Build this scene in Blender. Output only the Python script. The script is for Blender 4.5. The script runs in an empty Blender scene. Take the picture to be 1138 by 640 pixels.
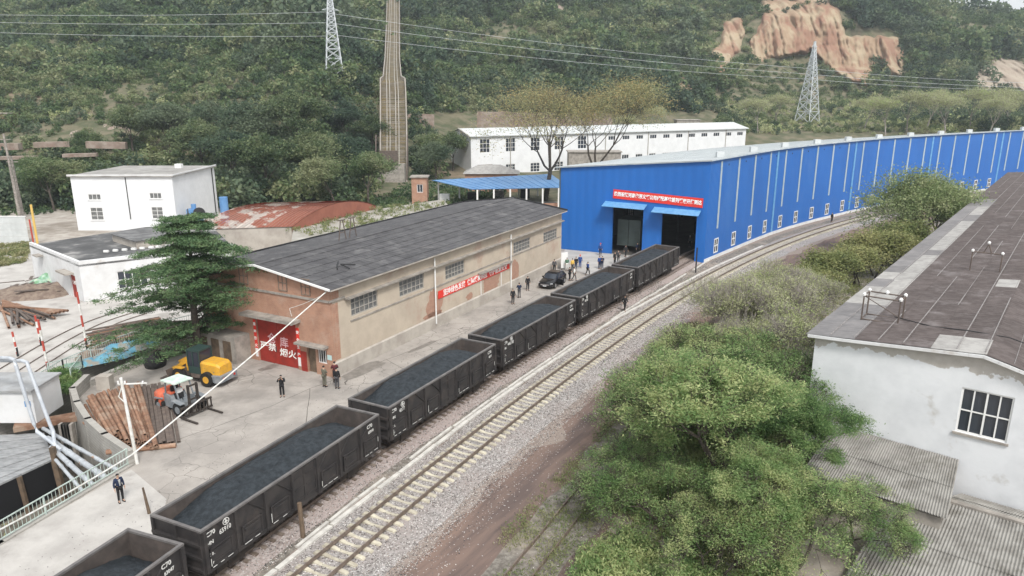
import bpy, math, random
import numpy as np
from mathutils import Vector, Matrix, noise
from mathutils.geometry import delaunay_2d_cdt
R = math.radians
SC = bpy.context.scene
COL = SC.collection

# ------------------------------------------------------------------ camera, world, sun
H_CAM, FPX, PITCH = 21.5, 800.0, R(15)
cam_d = bpy.data.cameras.new('camera')
cam_d.sensor_width = 36.0
cam_d.lens = 36.0 * FPX / 1138.0
cam_d.clip_end = 3000
cam_d.clip_start = 0.5
cam = bpy.data.objects.new('camera', cam_d)
COL.objects.link(cam)
cam.location = (0, 0, H_CAM)
cam.rotation_euler = (R(90) - PITCH, 0, 0)
SC.camera = cam
world = bpy.data.worlds.new("World")
SC.world = world
world.use_nodes = True
wn = world.node_tree.nodes; wl = world.node_tree.links
bg = wn['Background']
sky = wn.new('ShaderNodeTexSky'); sky.sky_type = 'NISHITA'; sky.sun_disc = False
SUN_EL, SUN_AZ = R(50), R(160)
sky.sun_elevation = SUN_EL; sky.sun_rotation = SUN_AZ
sky.air_density = 1.6; sky.dust_density = 6.0; sky.ozone_density = 1.0
hs = wn.new('ShaderNodeHueSaturation'); hs.inputs['Saturation'].default_value = 0.22; hs.inputs['Value'].default_value = 1.0
mixw = wn.new('ShaderNodeMixRGB'); mixw.inputs[0].default_value = 0.55; mixw.inputs[2].default_value = (9.0, 9.3, 9.6, 1)
wl.new(sky.outputs[0], hs.inputs['Color']); wl.new(hs.outputs[0], mixw.inputs[1]); wl.new(mixw.outputs[0], bg.inputs['Color'])
bg.inputs['Strength'].default_value = 0.108
sun_d = bpy.data.lights.new('sun', 'SUN'); sun_d.energy = 2.1; sun_d.angle = R(12); sun_d.color = (1, .97, .92)
sun = bpy.data.objects.new('sun', sun_d); COL.objects.link(sun)
sun.rotation_euler = (R(90) - SUN_EL, 0, math.pi - SUN_AZ)
SC.view_settings.view_transform = 'Standard'
SC.view_settings.look = 'None'
SC.view_settings.exposure = 0.52
SC.view_settings.gamma = 1.0
SC.cycles.max_bounces = 6
SC.cycles.volume_bounces = 0
SC.cycles.transparent_max_bounces = 8

# ------------------------------------------------------------------ helpers
def pix(x, y, z=0.0):
    """world point at height z seen where the survey photograph shows (x, y)"""
    u = (x - 569) / FPX; v = (320 - y) / FPX
    d = (u, math.cos(PITCH) + v * math.sin(PITCH), -math.sin(PITCH) + v * math.cos(PITCH))
    t = (z - H_CAM) / d[2]
    return Vector((d[0] * t, d[1] * t, z))
def pixY(x, y, Y):
    u = (x - 569) / FPX; v = (320 - y) / FPX
    d = (u, math.cos(PITCH) + v * math.sin(PITCH), -math.sin(PITCH) + v * math.cos(PITCH))
    t = Y / d[1]
    return Vector((d[0] * t, Y, H_CAM + d[2] * t))
def toimg(p):
    dep = p[1] * math.cos(PITCH) - (p[2] - H_CAM) * math.sin(PITCH)
    up = p[1] * math.sin(PITCH) + (p[2] - H_CAM) * math.cos(PITCH)
    if dep < 1: return (-9999, -9999)
    return (569 + FPX * p[0] / dep, 320 - FPX * up / dep)

def tag(o, label=None, cat=None, group=None, kind=None):
    if label: o['label'] = label
    if cat: o['category'] = cat
    if group: o['group'] = group
    if kind: o['kind'] = kind
    return o
def empty(name, loc=(0, 0, 0), rz=0.0, **k):
    o = bpy.data.objects.new(name, None); o.empty_display_size = 0.5
    COL.objects.link(o); o.location = loc; o.rotation_euler = (0, 0, rz)
    return tag(o, **k)
def link(name, me, parent=None, loc=None, rot=None, scale=None):
    o = bpy.data.objects.new(name, me); COL.objects.link(o)
    if parent is not None: o.parent = parent
    if loc is not None: o.location = loc
    if rot is not None: o.rotation_euler = rot
    if scale is not None: o.scale = scale
    return o
def copy_tree(o, parent=None, **k):
    c = o.copy(); COL.objects.link(c); c.parent = parent
    for ch in list(o.children): copy_tree(ch, c)
    return tag(c, **k)

class MB:
    def __init__(s): s.v = []; s.f = []
    def add(s, vs, fs):
        b = len(s.v); s.v += [tuple(p) for p in vs]; s.f += [tuple(b + i for i in f) for f in fs]; return s
    def box(s, x0, x1, y0, y1, z0, z1):
        return s.add([(x0,y0,z0),(x1,y0,z0),(x1,y1,z0),(x0,y1,z0),(x0,y0,z1),(x1,y0,z1),(x1,y1,z1),(x0,y1,z1)],
                     [(0,3,2,1),(4,5,6,7),(0,1,5,4),(1,2,6,5),(2,3,7,6),(3,0,4,7)])
    def bar(s, p, q, w, h, up=(0,0,1)):
        p = Vector(p); q = Vector(q); d = (q-p).normalized(); u = Vector(up)
        if abs(d.dot(u)) > .99: u = Vector((1,0,0))
        a = d.cross(u).normalized(); b = a.cross(d).normalized(); a = a*(w/2); b = b*(h/2)
        return s.add([p-a-b,p+a-b,p+a+b,p-a+b,q-a-b,q+a-b,q+a+b,q-a+b],
                     [(0,3,2,1),(4,5,6,7),(0,1,5,4),(1,2,6,5),(2,3,7,6),(3,0,4,7)][::1])
    def tube(s, p, q, r, r2=None, n=8, cap=True):
        p = Vector(p); q = Vector(q); r2 = r if r2 is None else r2
        d = (q-p); 
        if d.length < 1e-6: return s
        d.normalize(); u = Vector((0,0,1)) if abs(d.z) < .9 else Vector((1,0,0))
        a = d.cross(u).normalized(); b = a.cross(d)
        vs = []
        for c, rr in ((p, r), (q, r2)):
            for i in range(n):
                t = 2*math.pi*i/n; vs.append(c + a*(math.cos(t)*rr) + b*(math.sin(t)*rr))
        fs = [(i, (i+1) % n, n+(i+1) % n, n+i) for i in range(n)]
        if cap: fs += [tuple(range(n))[::-1], tuple(range(n, 2*n))]
        return s.add(vs, fs)
    def path(s, pts, r, n=8):
        """continuous bent pipe"""
        pts = [Vector(p) for p in pts]; rings = []
        for k, p in enumerate(pts):
            d = (pts[min(k+1, len(pts)-1)] - pts[max(k-1, 0)]).normalized()
            u = Vector((0,0,1)) if abs(d.z) < .95 else Vector((0,1,0))
            a = d.cross(u).normalized(); b = a.cross(d)
            rr = r[k] if isinstance(r, (list, tuple)) else r
            rings.append([p + a*(math.cos(2*math.pi*i/n)*rr) + b*(math.sin(2*math.pi*i/n)*rr) for i in range(n)])
        vs = [v for rg in rings for v in rg]; fs = []
        for k in range(len(pts)-1):
            for i in range(n): fs.append((k*n+i, k*n+(i+1) % n, (k+1)*n+(i+1) % n, (k+1)*n+i))
        fs += [tuple(range(n))[::-1], tuple(range((len(pts)-1)*n, len(pts)*n))]
        return s.add(vs, fs)
    def prism(s, pts, z0, z1):
        n = len(pts)
        z0 = [z0]*n if not isinstance(z0, (list, tuple)) else z0
        z1 = [z1]*n if not isinstance(z1, (list, tuple)) else z1
        vs = [(p[0], p[1], a) for p, a in zip(pts, z0)] + [(p[0], p[1], a) for p, a in zip(pts, z1)]
        fs = [tuple(range(n))[::-1], tuple(range(n, 2*n))] + [(i, (i+1) % n, n+(i+1) % n, n+i) for i in range(n)]
        return s.add(vs, fs)
    def loft(s, secs, cap=True):
        n = len(secs[0]); vs = [p for sc in secs for p in sc]; fs = []
        for k in range(len(secs)-1):
            for i in range(n): fs.append((k*n+i, k*n+(i+1) % n, (k+1)*n+(i+1) % n, (k+1)*n+i))
        if cap: fs += [tuple(range(n))[::-1], tuple(range((len(secs)-1)*n, len(secs)*n))]
        return s.add(vs, fs)
    def wall(s, x0, x1, z0, z1, y0, y1, holes=()):
        """wall along x from y0 (outside) to y1 with rectangular openings (xa, xb, za, zb)"""
        xs = sorted({x0, x1, *[h[0] for h in holes], *[h[1] for h in holes]})
        zs = sorted({z0, z1, *[h[2] for h in holes], *[h[3] for h in holes]})
        xs = [x for x in xs if x0 <= x <= x1]; zs = [z for z in zs if z0 <= z <= z1]
        def solid(i, k):
            if i < 0 or k < 0 or i >= len(xs)-1 or k >= len(zs)-1: return False
            cx = (xs[i]+xs[i+1])/2; cz = (zs[k]+zs[k+1])/2
            return not any(h[0] < cx < h[1] and h[2] < cz < h[3] for h in holes)
        for i in range(len(xs)-1):
            for k in range(len(zs)-1):
                if not solid(i, k): continue
                a, b, c, d = xs[i], xs[i+1], zs[k], zs[k+1]
                s.add([(a,y0,c),(b,y0,c),(b,y0,d),(a,y0,d)], [(0,1,2,3)])
                s.add([(a,y1,c),(b,y1,c),(b,y1,d),(a,y1,d)], [(3,2,1,0)])
                if not solid(i-1, k): s.add([(a,y0,c),(a,y1,c),(a,y1,d),(a,y0,d)], [(3,2,1,0)])
                if not solid(i+1, k): s.add([(b,y0,c),(b,y1,c),(b,y1,d),(b,y0,d)], [(0,1,2,3)])
                if not solid(i, k-1): s.add([(a,y0,c),(b,y0,c),(b,y1,c),(a,y1,c)], [(3,2,1,0)])
                if not solid(i, k+1): s.add([(a,y0,d),(b,y0,d),(b,y1,d),(a,y1,d)], [(0,1,2,3)])
        return s
    def swapxy(s):
        s.v = [(p[1], p[0], p[2]) for p in s.v]; s.f = [f[::-1] for f in s.f]; return s
    def mesh(s, name, mat=None, smooth=False):
        me = bpy.data.meshes.new(name); me.from_pydata([tuple(p) for p in s.v], [], s.f)
        if mat:
            for m in (mat if isinstance(mat, (list, tuple)) else [mat]): me.materials.append(m)
        if smooth: me.polygons.foreach_set('use_smooth', [True]*len(me.polygons))
        me.update(); return me
    def build(s, name, mat, parent=None, smooth=False, **k):
        return tag(link(name, s.mesh(name, mat, smooth), parent), **k)

def np_mesh(name, V, F, mat, smooth=False):
    """V (n,3) array, F (m,4) quads or (m,3) triangles"""
    me = bpy.data.meshes.new(name); k = F.shape[1]
    me.vertices.add(len(V)); me.vertices.foreach_set('co', V.astype(np.float32).ravel())
    me.loops.add(F.size); me.loops.foreach_set('vertex_index', F.astype(np.int32).ravel())
    me.polygons.add(len(F)); me.polygons.foreach_set('loop_start', np.arange(0, F.size, k, dtype=np.int32))
    if smooth: me.polygons.foreach_set('use_smooth', np.ones(len(F), dtype=bool))
    if mat:
        for m in (mat if isinstance(mat, (list, tuple)) else [mat]): me.materials.append(m)
    me.update(calc_edges=True); return me

# ------------------------------------------------------------------ materials
def mat(name, c, c2=None, rough=.8, scale=1.0, lo=.4, hi=.62, bump=0.0, bscale=None, metal=0.0, detail=6, c3=None, scale3=.12, lo3=.5, hi3=.65,
        stretch=(1,1,1), rnd=0.0, spec=.3, extra=None, objspace=False, rotz=0):
    m = bpy.data.materials.new(name); m.use_nodes = True
    N = m.node_tree.nodes; L = m.node_tree.links; b = N['Principled BSDF']
    b.inputs['Roughness'].default_value = rough; b.inputs['Metallic'].default_value = metal
    b.inputs['Specular IOR Level'].default_value = spec
    c = tuple(c)+(1,)
    b.inputs['Base Color'].default_value = c
    if objspace:
        g = N.new('ShaderNodeTexCoord'); pos = g.outputs['Object']
    else:
        g = N.new('ShaderNodeNewGeometry'); pos = g.outputs['Position']
    if rotz:
        vr = N.new('ShaderNodeVectorRotate'); vr.rotation_type = 'Z_AXIS'; vr.inputs['Angle'].default_value = R(rotz); L.new(pos, vr.inputs['Vector']); pos = vr.outputs[0]
    mp = N.new('ShaderNodeVectorMath'); mp.operation = 'MULTIPLY'; mp.inputs[1].default_value = stretch
    L.new(pos, mp.inputs[0]); pos = mp.outputs[0]
    out = None
    if c2 is not None:
        nz = N.new('ShaderNodeTexNoise'); nz.inputs['Scale'].default_value = scale; nz.inputs['Detail'].default_value = detail
        nz.inputs['Roughness'].default_value = .62
        L.new(pos, nz.inputs['Vector'])
        mr = N.new('ShaderNodeMapRange'); mr.inputs[1].default_value = lo; mr.inputs[2].default_value = hi
        L.new(nz.outputs['Fac'], mr.inputs[0])
        mx = N.new('ShaderNodeMixRGB'); mx.inputs[1].default_value = c; mx.inputs[2].default_value = tuple(c2)+(1,)
        L.new(mr.outputs[0], mx.inputs[0]); out = mx.outputs[0]
    if c3 is not None:
        nz = N.new('ShaderNodeTexNoise'); nz.inputs['Scale'].default_value = scale3; nz.inputs['Detail'].default_value = 8
        nz.inputs['Roughness'].default_value = .65
        L.new(pos, nz.inputs['Vector'])
        mr = N.new('ShaderNodeMapRange'); mr.inputs[1].default_value = lo3; mr.inputs[2].default_value = hi3
        L.new(nz.outputs['Fac'], mr.inputs[0])
        mx = N.new('ShaderNodeMixRGB'); mx.inputs[2].default_value = tuple(c3)+(1,)
        if out: L.new(out, mx.inputs[1])
        else: mx.inputs[1].default_value = c
        L.new(mr.outputs[0], mx.inputs[0]); out = mx.outputs[0]
    if rnd:
        oi = N.new('ShaderNodeObjectInfo'); hv = N.new('ShaderNodeHueSaturation')
        mr = N.new('ShaderNodeMapRange'); mr.inputs[3].default_value = 1-rnd; mr.inputs[4].default_value = 1+rnd
        L.new(oi.outputs['Random'], mr.inputs[0]); L.new(mr.outputs[0], hv.inputs['Value'])
        if out: L.new(out, hv.inputs['Color'])
        else: hv.inputs['Color'].default_value = c
        out = hv.outputs[0]
    if extra: out = extra(m, N, L, pos, out, c)
    if out: L.new(out, b.inputs['Base Color'])
    if bump:
        nb = N.new('ShaderNodeTexNoise'); nb.inputs['Scale'].default_value = bscale or scale*3; nb.inputs['Detail'].default_value = 5
        L.new(pos, nb.inputs['Vector'])
        bp = N.new('ShaderNodeBump'); bp.inputs['Strength'].default_value = bump; bp.inputs['Distance'].default_value = .05
        L.new(nb.outputs['Fac'], bp.inputs['Height']); L.new(bp.outputs[0], b.inputs['Normal'])
    return m

def ex_cracks(scale=.42, w=.02, col=(.10,.09,.08), region=None):
    def f(m, N, L, pos, out, c):
        nz = N.new('ShaderNodeTexNoise'); nz.inputs['Scale'].default_value = .9; L.new(pos, nz.inputs['Vector'])
        va = N.new('ShaderNodeVectorMath'); va.operation = 'MULTIPLY_ADD'; va.inputs[1].default_value = (.9,.9,0)
        L.new(nz.outputs['Color'], va.inputs[0]); L.new(pos, va.inputs[2])
        vo = N.new('ShaderNodeTexVoronoi'); vo.feature = 'DISTANCE_TO_EDGE'; vo.inputs['Scale'].default_value = scale
        L.new(va.outputs[0], vo.inputs['Vector'])
        lt = N.new('ShaderNodeMapRange'); lt.inputs[1].default_value = w; lt.inputs[2].default_value = w*.3; lt.inputs[3].default_value = 0; lt.inputs[4].default_value = 1
        L.new(vo.outputs['Distance'], lt.inputs[0]); fac = lt.outputs[0]
        # cracks only where the slab is broken up
        n2 = N.new('ShaderNodeTexNoise'); n2.inputs['Scale'].default_value = .11; L.new(pos, n2.inputs['Vector'])
        m2 = N.new('ShaderNodeMapRange'); m2.inputs[1].default_value = .44; m2.inputs[2].default_value = .58; L.new(n2.outputs['Fac'], m2.inputs[0])
        mm = N.new('ShaderNodeMath'); mm.operation = 'MULTIPLY'; L.new(fac, mm.inputs[0]); L.new(m2.outputs[0], mm.inputs[1])
        mx = N.new('ShaderNodeMixRGB'); mx.inputs[2].default_value = col+(1,)
        L.new(mm.outputs[0], mx.inputs[0])
        if out: L.new(out, mx.inputs[1])
        else: mx.inputs[1].default_value = c
        return mx.outputs[0]
    return f
def ex_brick(mortar=(.42,.38,.33), scale=1.0, c1=(.40,.21,.13), c2=(.33,.16,.10), horiz='xy'):
    def f(m, N, L, pos, out, c):
        sp = N.new('ShaderNodeSeparateXYZ'); L.new(pos, sp.inputs[0])
        ad = N.new('ShaderNodeMath'); ad.operation = 'SUBTRACT'; L.new(sp.outputs[0], ad.inputs[0]); L.new(sp.outputs[1], ad.inputs[1])
        cb = N.new('ShaderNodeCombineXYZ'); L.new(ad.outputs[0], cb.inputs[0]); L.new(sp.outputs[2], cb.inputs[1])
        br = N.new('ShaderNodeTexBrick'); br.inputs['Scale'].default_value = scale
        br.inputs['Color1'].default_value = c1+(1,); br.inputs['Color2'].default_value = c2+(1,); br.inputs['Mortar'].default_value = mortar+(1,)
        br.inputs['Brick Width'].default_value = .25; br.inputs['Row Height'].default_value = .075; br.inputs['Mortar Size'].default_value = .008
        L.new(cb.outputs[0], br.inputs['Vector'])
        mx = N.new('ShaderNodeMixRGB'); mx.inputs[0].default_value = .55
        if out: L.new(out, mx.inputs[1])
        else: mx.inputs[1].default_value = c
        L.new(br.outputs['Color'], mx.inputs[2]); return mx.outputs[0]
    return f

m_ground = mat('ground_soil', (.30,.265,.23), (.42,.39,.35), scale=.5, c3=(.20,.17,.14), scale3=.08, bump=.5, bscale=8, rough=.95)
m_yard = mat('old_concrete', (.375,.345,.315), (.285,.262,.24), scale=.35, c3=(.20,.185,.17), scale3=.13, lo3=.52, hi3=.68, bump=.35, bscale=6, rough=.9, extra=ex_cracks(.62, .013))
m_yard2 = mat('pale_concrete', (.46,.44,.415), (.37,.35,.33), scale=.5, c3=(.27,.25,.23), scale3=.25, lo3=.56, hi3=.7, bump=.3, bscale=5, rough=.9)
m_apron = mat('apron_concrete', (.44,.425,.40), (.35,.335,.32), scale=.4, bump=.1, bscale=5, rough=.9, stretch=(1,1.6,1))
m_ballast = mat('ballast_stone', (.17,.158,.15), (.38,.36,.35), scale=6, lo=.40, hi=.62, c3=(.30,.265,.25), scale3=.25, lo3=.4, hi3=.62, bump=1.0, bscale=7, rough=.95, detail=3)
m_ballast_b = mat('ballast_brown', (.24,.20,.185), (.46,.41,.39), scale=5.5, lo=.40, hi=.64, c3=(.36,.30,.28), scale3=.3, lo3=.35, hi3=.6, bump=1.0, bscale=7, rough=.95, detail=3)
m_ballast_g = mat('ballast_dark', (.13,.115,.10), (.25,.23,.20), scale=3.0, lo=.42, hi=.66, c3=(.30,.26,.22), scale3=.3, bump=1.0, bscale=6, rough=.95)
m_ballast_t = mat('trackside_soil', (.19,.155,.135), (.34,.295,.265), scale=4.5, lo=.42, hi=.68, c3=(.255,.205,.175), scale3=.3, lo3=.35, hi3=.6, bump=1.0, bscale=7, rough=.95, detail=4)
m_road = mat('dirt_road', (.185,.13,.108), (.11,.082,.074), scale=.9, lo=.40, hi=.60, c3=(.27,.18,.14), scale3=.35, lo3=.5, hi3=.66, bump=.6, bscale=5, rough=.9, rotz=-57, stretch=(.13,1,1))
m_puddle = mat('damp_mud', (.13,.10,.10), (.17,.135,.13), scale=1.5, rough=.45)
m_trough = mat('trough_concrete', (.60,.58,.54), (.46,.44,.41), scale=2, rough=.9, bump=.2, bscale=10)
m_sleeper = mat('sleeper_concrete', (.52,.48,.385), (.36,.325,.26), scale=2.2, rough=.9, rnd=.08)
m_wsleep = mat('sleeper_timber', (.13,.10,.08), (.22,.18,.15), scale=3, rough=.95)
m_rail = mat('rail_steel', (.16,.125,.10), (.24,.19,.16), scale=4, rough=.5, metal=.5)
m_wall_beige = mat('render_beige', (.50,.43,.345), (.43,.365,.295), scale=.5, c3=(.40,.285,.225), scale3=.28, lo3=.55, hi3=.70, bump=.2, bscale=6, rough=.92)
m_brick = mat('brick_orange', (.44,.245,.17), (.30,.155,.105), scale=1.3, c3=(.47,.36,.29), scale3=.7, lo3=.52, hi3=.7, rough=.92, bump=.2, bscale=12, extra=ex_brick())
m_brickpatch = mat('exposed_brick', (.40,.235,.175), (.31,.17,.13), scale=2, rough=.95, bump=.3, bscale=12, extra=ex_brick())
m_conc = mat('weathered_concrete', (.36,.33,.295), (.23,.21,.19), scale=1.2, rough=.92, bump=.25, bscale=7)
m_plinth = mat('plinth_render', (.45,.415,.37), (.35,.315,.28), scale=.7, rough=.92, bump=.2)
m_roofd = mat('roof_dark_sheet', (.062,.060,.064), (.095,.093,.096), scale=.9, stretch=(1,1,1), c3=(.18,.175,.175), scale3=.5, lo3=.56, hi3=.75, rough=.7, rnd=.10, bump=.4, bscale=4)
m_roofp = mat('roof_asbestos_brown', (.078,.063,.06), (.11,.092,.088), scale=1.6, rough=.85, rnd=.10, c3=(.20,.18,.178), scale3=.5, lo3=.56, hi3=.75, bump=.3, bscale=6)
m_roofg = mat('roof_asbestos_grey', (.36,.35,.335), (.27,.26,.25), scale=1.2, rough=.85, rnd=.08)
m_roofg2 = mat('lichen_line', (.27,.255,.25), (.19,.175,.17), scale=3, rough=.9)
m_roofm = mat('roof_asbestos_slate', (.165,.16,.162), (.21,.20,.20), scale=1.2, rough=.85, rnd=.10)
m_asb = mat('old_corrugated_sheet', (.30,.29,.27), (.20,.19,.175), scale=1.0, rough=.9, c3=(.16,.15,.13), scale3=.5, lo3=.55, hi3=.7)
m_black = mat('black_trim', (.03,.03,.032), rough=.6)
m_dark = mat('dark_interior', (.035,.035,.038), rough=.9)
m_glass = mat('window_glass', (.035,.042,.055), rough=.12, spec=.6)
m_glassg = mat('dusty_glass', (.12,.125,.13), (.2,.2,.19), scale=3, rough=.35, spec=.5)
m_frame_w = mat('white_frame', (.74,.74,.73), rough=.5)
m_frame_r = mat('rusty_frame', (.17,.12,.09), (.24,.2,.16), scale=4, rough=.8)
m_frame_g = mat('grey_frame', (.36,.34,.31), rough=.8)
m_white = mat('whitewash', (.72,.73,.745), (.66,.67,.685), scale=.5, c3=(.62,.61,.59), scale3=.35, lo3=.62, hi3=.74, rough=.85, bump=.1)
m_white_old = mat('whitewash_old', (.66,.665,.67), (.58,.58,.58), scale=.6, c3=(.48,.45,.42), scale3=.4, lo3=.6, hi3=.72, rough=.9, bump=.15)
m_offroof = mat('office_roof_sheet', (.56,.58,.58), (.48,.5,.5), scale=.6, rough=.5)
m_red = mat('red_door_paint', (.33,.035,.025), (.25,.03,.022), scale=1.5, rough=.6)
m_banner = mat('red_banner_cloth', (.72,.045,.03), (.62,.04,.03), scale=2, rough=.6)
m_text = mat('white_lettering', (.85,.85,.82), rough=.6)
m_textr = mat('pale_red_lettering', (.62,.40,.42), rough=.6)
m_wtext = mat('wagon_lettering', (.62,.62,.6), rough=.7)
m_pole_w = mat('white_pole_paint', (.72,.72,.70), (.55,.54,.5), scale=3, rough=.6)
m_pole_r = mat('red_pole_paint', (.42,.07,.05), rough=.6)
m_steelp = mat('lagged_pipe_silver', (.50,.53,.56), (.38,.40,.42), scale=2, rough=.45, metal=.3, c3=(.40,.20,.08), scale3=.9, lo3=.62, hi3=.68)
m_steel = mat('painted_pipe', (.53,.56,.60), (.42,.45,.49), scale=1.5, rough=.5, metal=.2)
m_rust = mat('rust_pipe', (.27,.155,.10), (.19,.105,.07), scale=2.5, rough=.85, rnd=.22, c3=(.33,.24,.18), scale3=.8)
m_rustd = mat('dark_steel_channel', (.095,.075,.066), (.14,.11,.092), scale=2.5, rough=.7, rnd=.15)
m_rail_g = mat('railing_paint', (.46,.54,.50), (.36,.42,.39), scale=3, rough=.7)
m_wood = mat('old_timber', (.16,.115,.08), (.10,.075,.055), scale=2, rough=.9)
m_tarp = mat('blue_tarpaulin', (.06,.20,.30), (.14,.33,.42), scale=1.5, rough=.6, c3=(.24,.23,.20), scale3=1.1, lo3=.48, hi3=.58)
m_scrap = mat('scrap_rust', (.15,.11,.09), (.24,.19,.15), scale=2, rough=.9)
m_coal = mat('coal', (.012,.016,.020), (.028,.035,.042), scale=3.5, rough=.72, bump=.9, bscale=9, spec=.35)
m_wag = mat('wagon_black_paint', (.030,.028,.029), (.048,.043,.042), scale=1.2, rough=.55, c3=(.075,.062,.055), scale3=.7, lo3=.54, hi3=.74, bump=.1)
m_wag_rim = mat('wagon_rim_sunlit_dusty', (.115,.108,.107), (.16,.15,.145), scale=2, rough=.6)  # lighter grey than the body: dust plus sunlight painted into the rim colour
m_wag_in = mat('wagon_inner_rust', (.062,.052,.048), (.095,.078,.07), scale=1.5, rough=.85)
m_chalk = mat('chalk_marks', (.6,.6,.58), rough=.8)
m_iron = mat('cast_iron', (.035,.03,.028), (.06,.048,.04), scale=4, rough=.8)

def mat_blue(name, c, c2, rib=True, c3=(.07,.19,.46)):
    def ex(m, N, L, pos, out, cc):
        b = N['Principled BSDF']
        sp = N.new('ShaderNodeSeparateXYZ'); L.new(pos, sp.inputs[0])
        ad = N.new('ShaderNodeMath'); ad.operation = 'ADD'; L.new(sp.outputs[0], ad.inputs[0]); L.new(sp.outputs[1], ad.inputs[1])
        ml = N.new('ShaderNodeMath'); ml.operation = 'MULTIPLY'; ml.inputs[1].default_value = 11.0; L.new(ad.outputs[0], ml.inputs[0])
        sn = N.new('ShaderNodeMath'); sn.operation = 'SINE'; L.new(ml.outputs[0], sn.inputs[0])
        bp = N.new('ShaderNodeBump'); bp.inputs['Strength'].default_value = .5; bp.inputs['Distance'].default_value = .03
        L.new(sn.outputs[0], bp.inputs['Height']); L.new(bp.outputs[0], b.inputs['Normal'])
        return out
    return mat(name, c, c2, scale=.22, rough=.42, spec=.4, c3=c3, scale3=.16, lo3=.55, hi3=.9, stretch=(1,1,.35), extra=ex if rib else None)
m_blue = mat_blue('blue_sheet', (.017,.132,.45), (.015,.118,.41))
m_blue_roof = mat('shed_roof_pale', (.40,.47,.52), (.50,.56,.59), scale=.35, stretch=(1,1,1), rough=.45, c3=(.30,.40,.50), scale3=.6, lo3=.5, hi3=.62)
m_blue_can = mat('canopy_blue', (.10,.28,.52), (.16,.36,.58), scale=2, rough=.4)
m_carport = mat('carport_blue_roof', (.10,.235,.46), (.14,.28,.50), scale=.5, rough=.5)
m_strip = mat('translucent_strip', (.33,.42,.46), (.42,.48,.5), scale=1, rough=.35)
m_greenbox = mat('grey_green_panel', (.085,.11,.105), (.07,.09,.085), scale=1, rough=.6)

# plaster that has flaked off below the verge
def ex_peel(m, N, L, pos, out, c):
    sp = N.new('ShaderNodeSeparateXYZ'); L.new(pos, sp.inputs[0])
    nz = N.new('ShaderNodeTexNoise'); nz.inputs['Scale'].default_value = .9; nz.inputs['Detail'].default_value = 9; nz.inputs['Roughness'].default_value = .6
    L.new(pos, nz.inputs['Vector'])
    # height above 6.6 m plus noise
    a = N.new('ShaderNodeMath'); a.operation = 'MULTIPLY_ADD'; a.inputs[1].default_value = .42; a.inputs[2].default_value = -.42*7.35
    L.new(sp.outputs[2], a.inputs[0])
    b = N.new('ShaderNodeMath'); b.operation = 'ADD'; L.new(a.outputs[0], b.inputs[0]); L.new(nz.outputs['Fac'], b.inputs[1])
    r = N.new('ShaderNodeMapRange'); r.inputs[1].default_value = .60; r.inputs[2].default_value = .625; L.new(b.outputs[0], r.inputs[0])
    n2 = N.new('ShaderNodeTexNoise'); n2.inputs['Scale'].default_value = 2.5; n2.inputs['Detail'].default_value = 6; L.new(pos, n2.inputs['Vector'])
    cr = N.new('ShaderNodeMixRGB'); cr.inputs[1].default_value = (.33,.30,.27,1); cr.inputs[2].default_value = (.52,.50,.47,1); L.new(n2.outputs['Fac'], cr.inputs[0])
    mx = N.new('ShaderNodeMixRGB'); L.new(r.outputs[0], mx.inputs[0]); L.new(cr.outputs[0], mx.inputs[2])
    if out: L.new(out, mx.inputs[1])
    else: mx.inputs[1].default_value = c
    return mx.outputs[0]
m_peel = mat('peeling_whitewash', (.70,.715,.735), (.62,.635,.655), scale=.5, c3=(.47,.455,.43), scale3=.55, lo3=.60, hi3=.72, rough=.9, bump=.15, bscale=4, extra=ex_peel)

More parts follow.
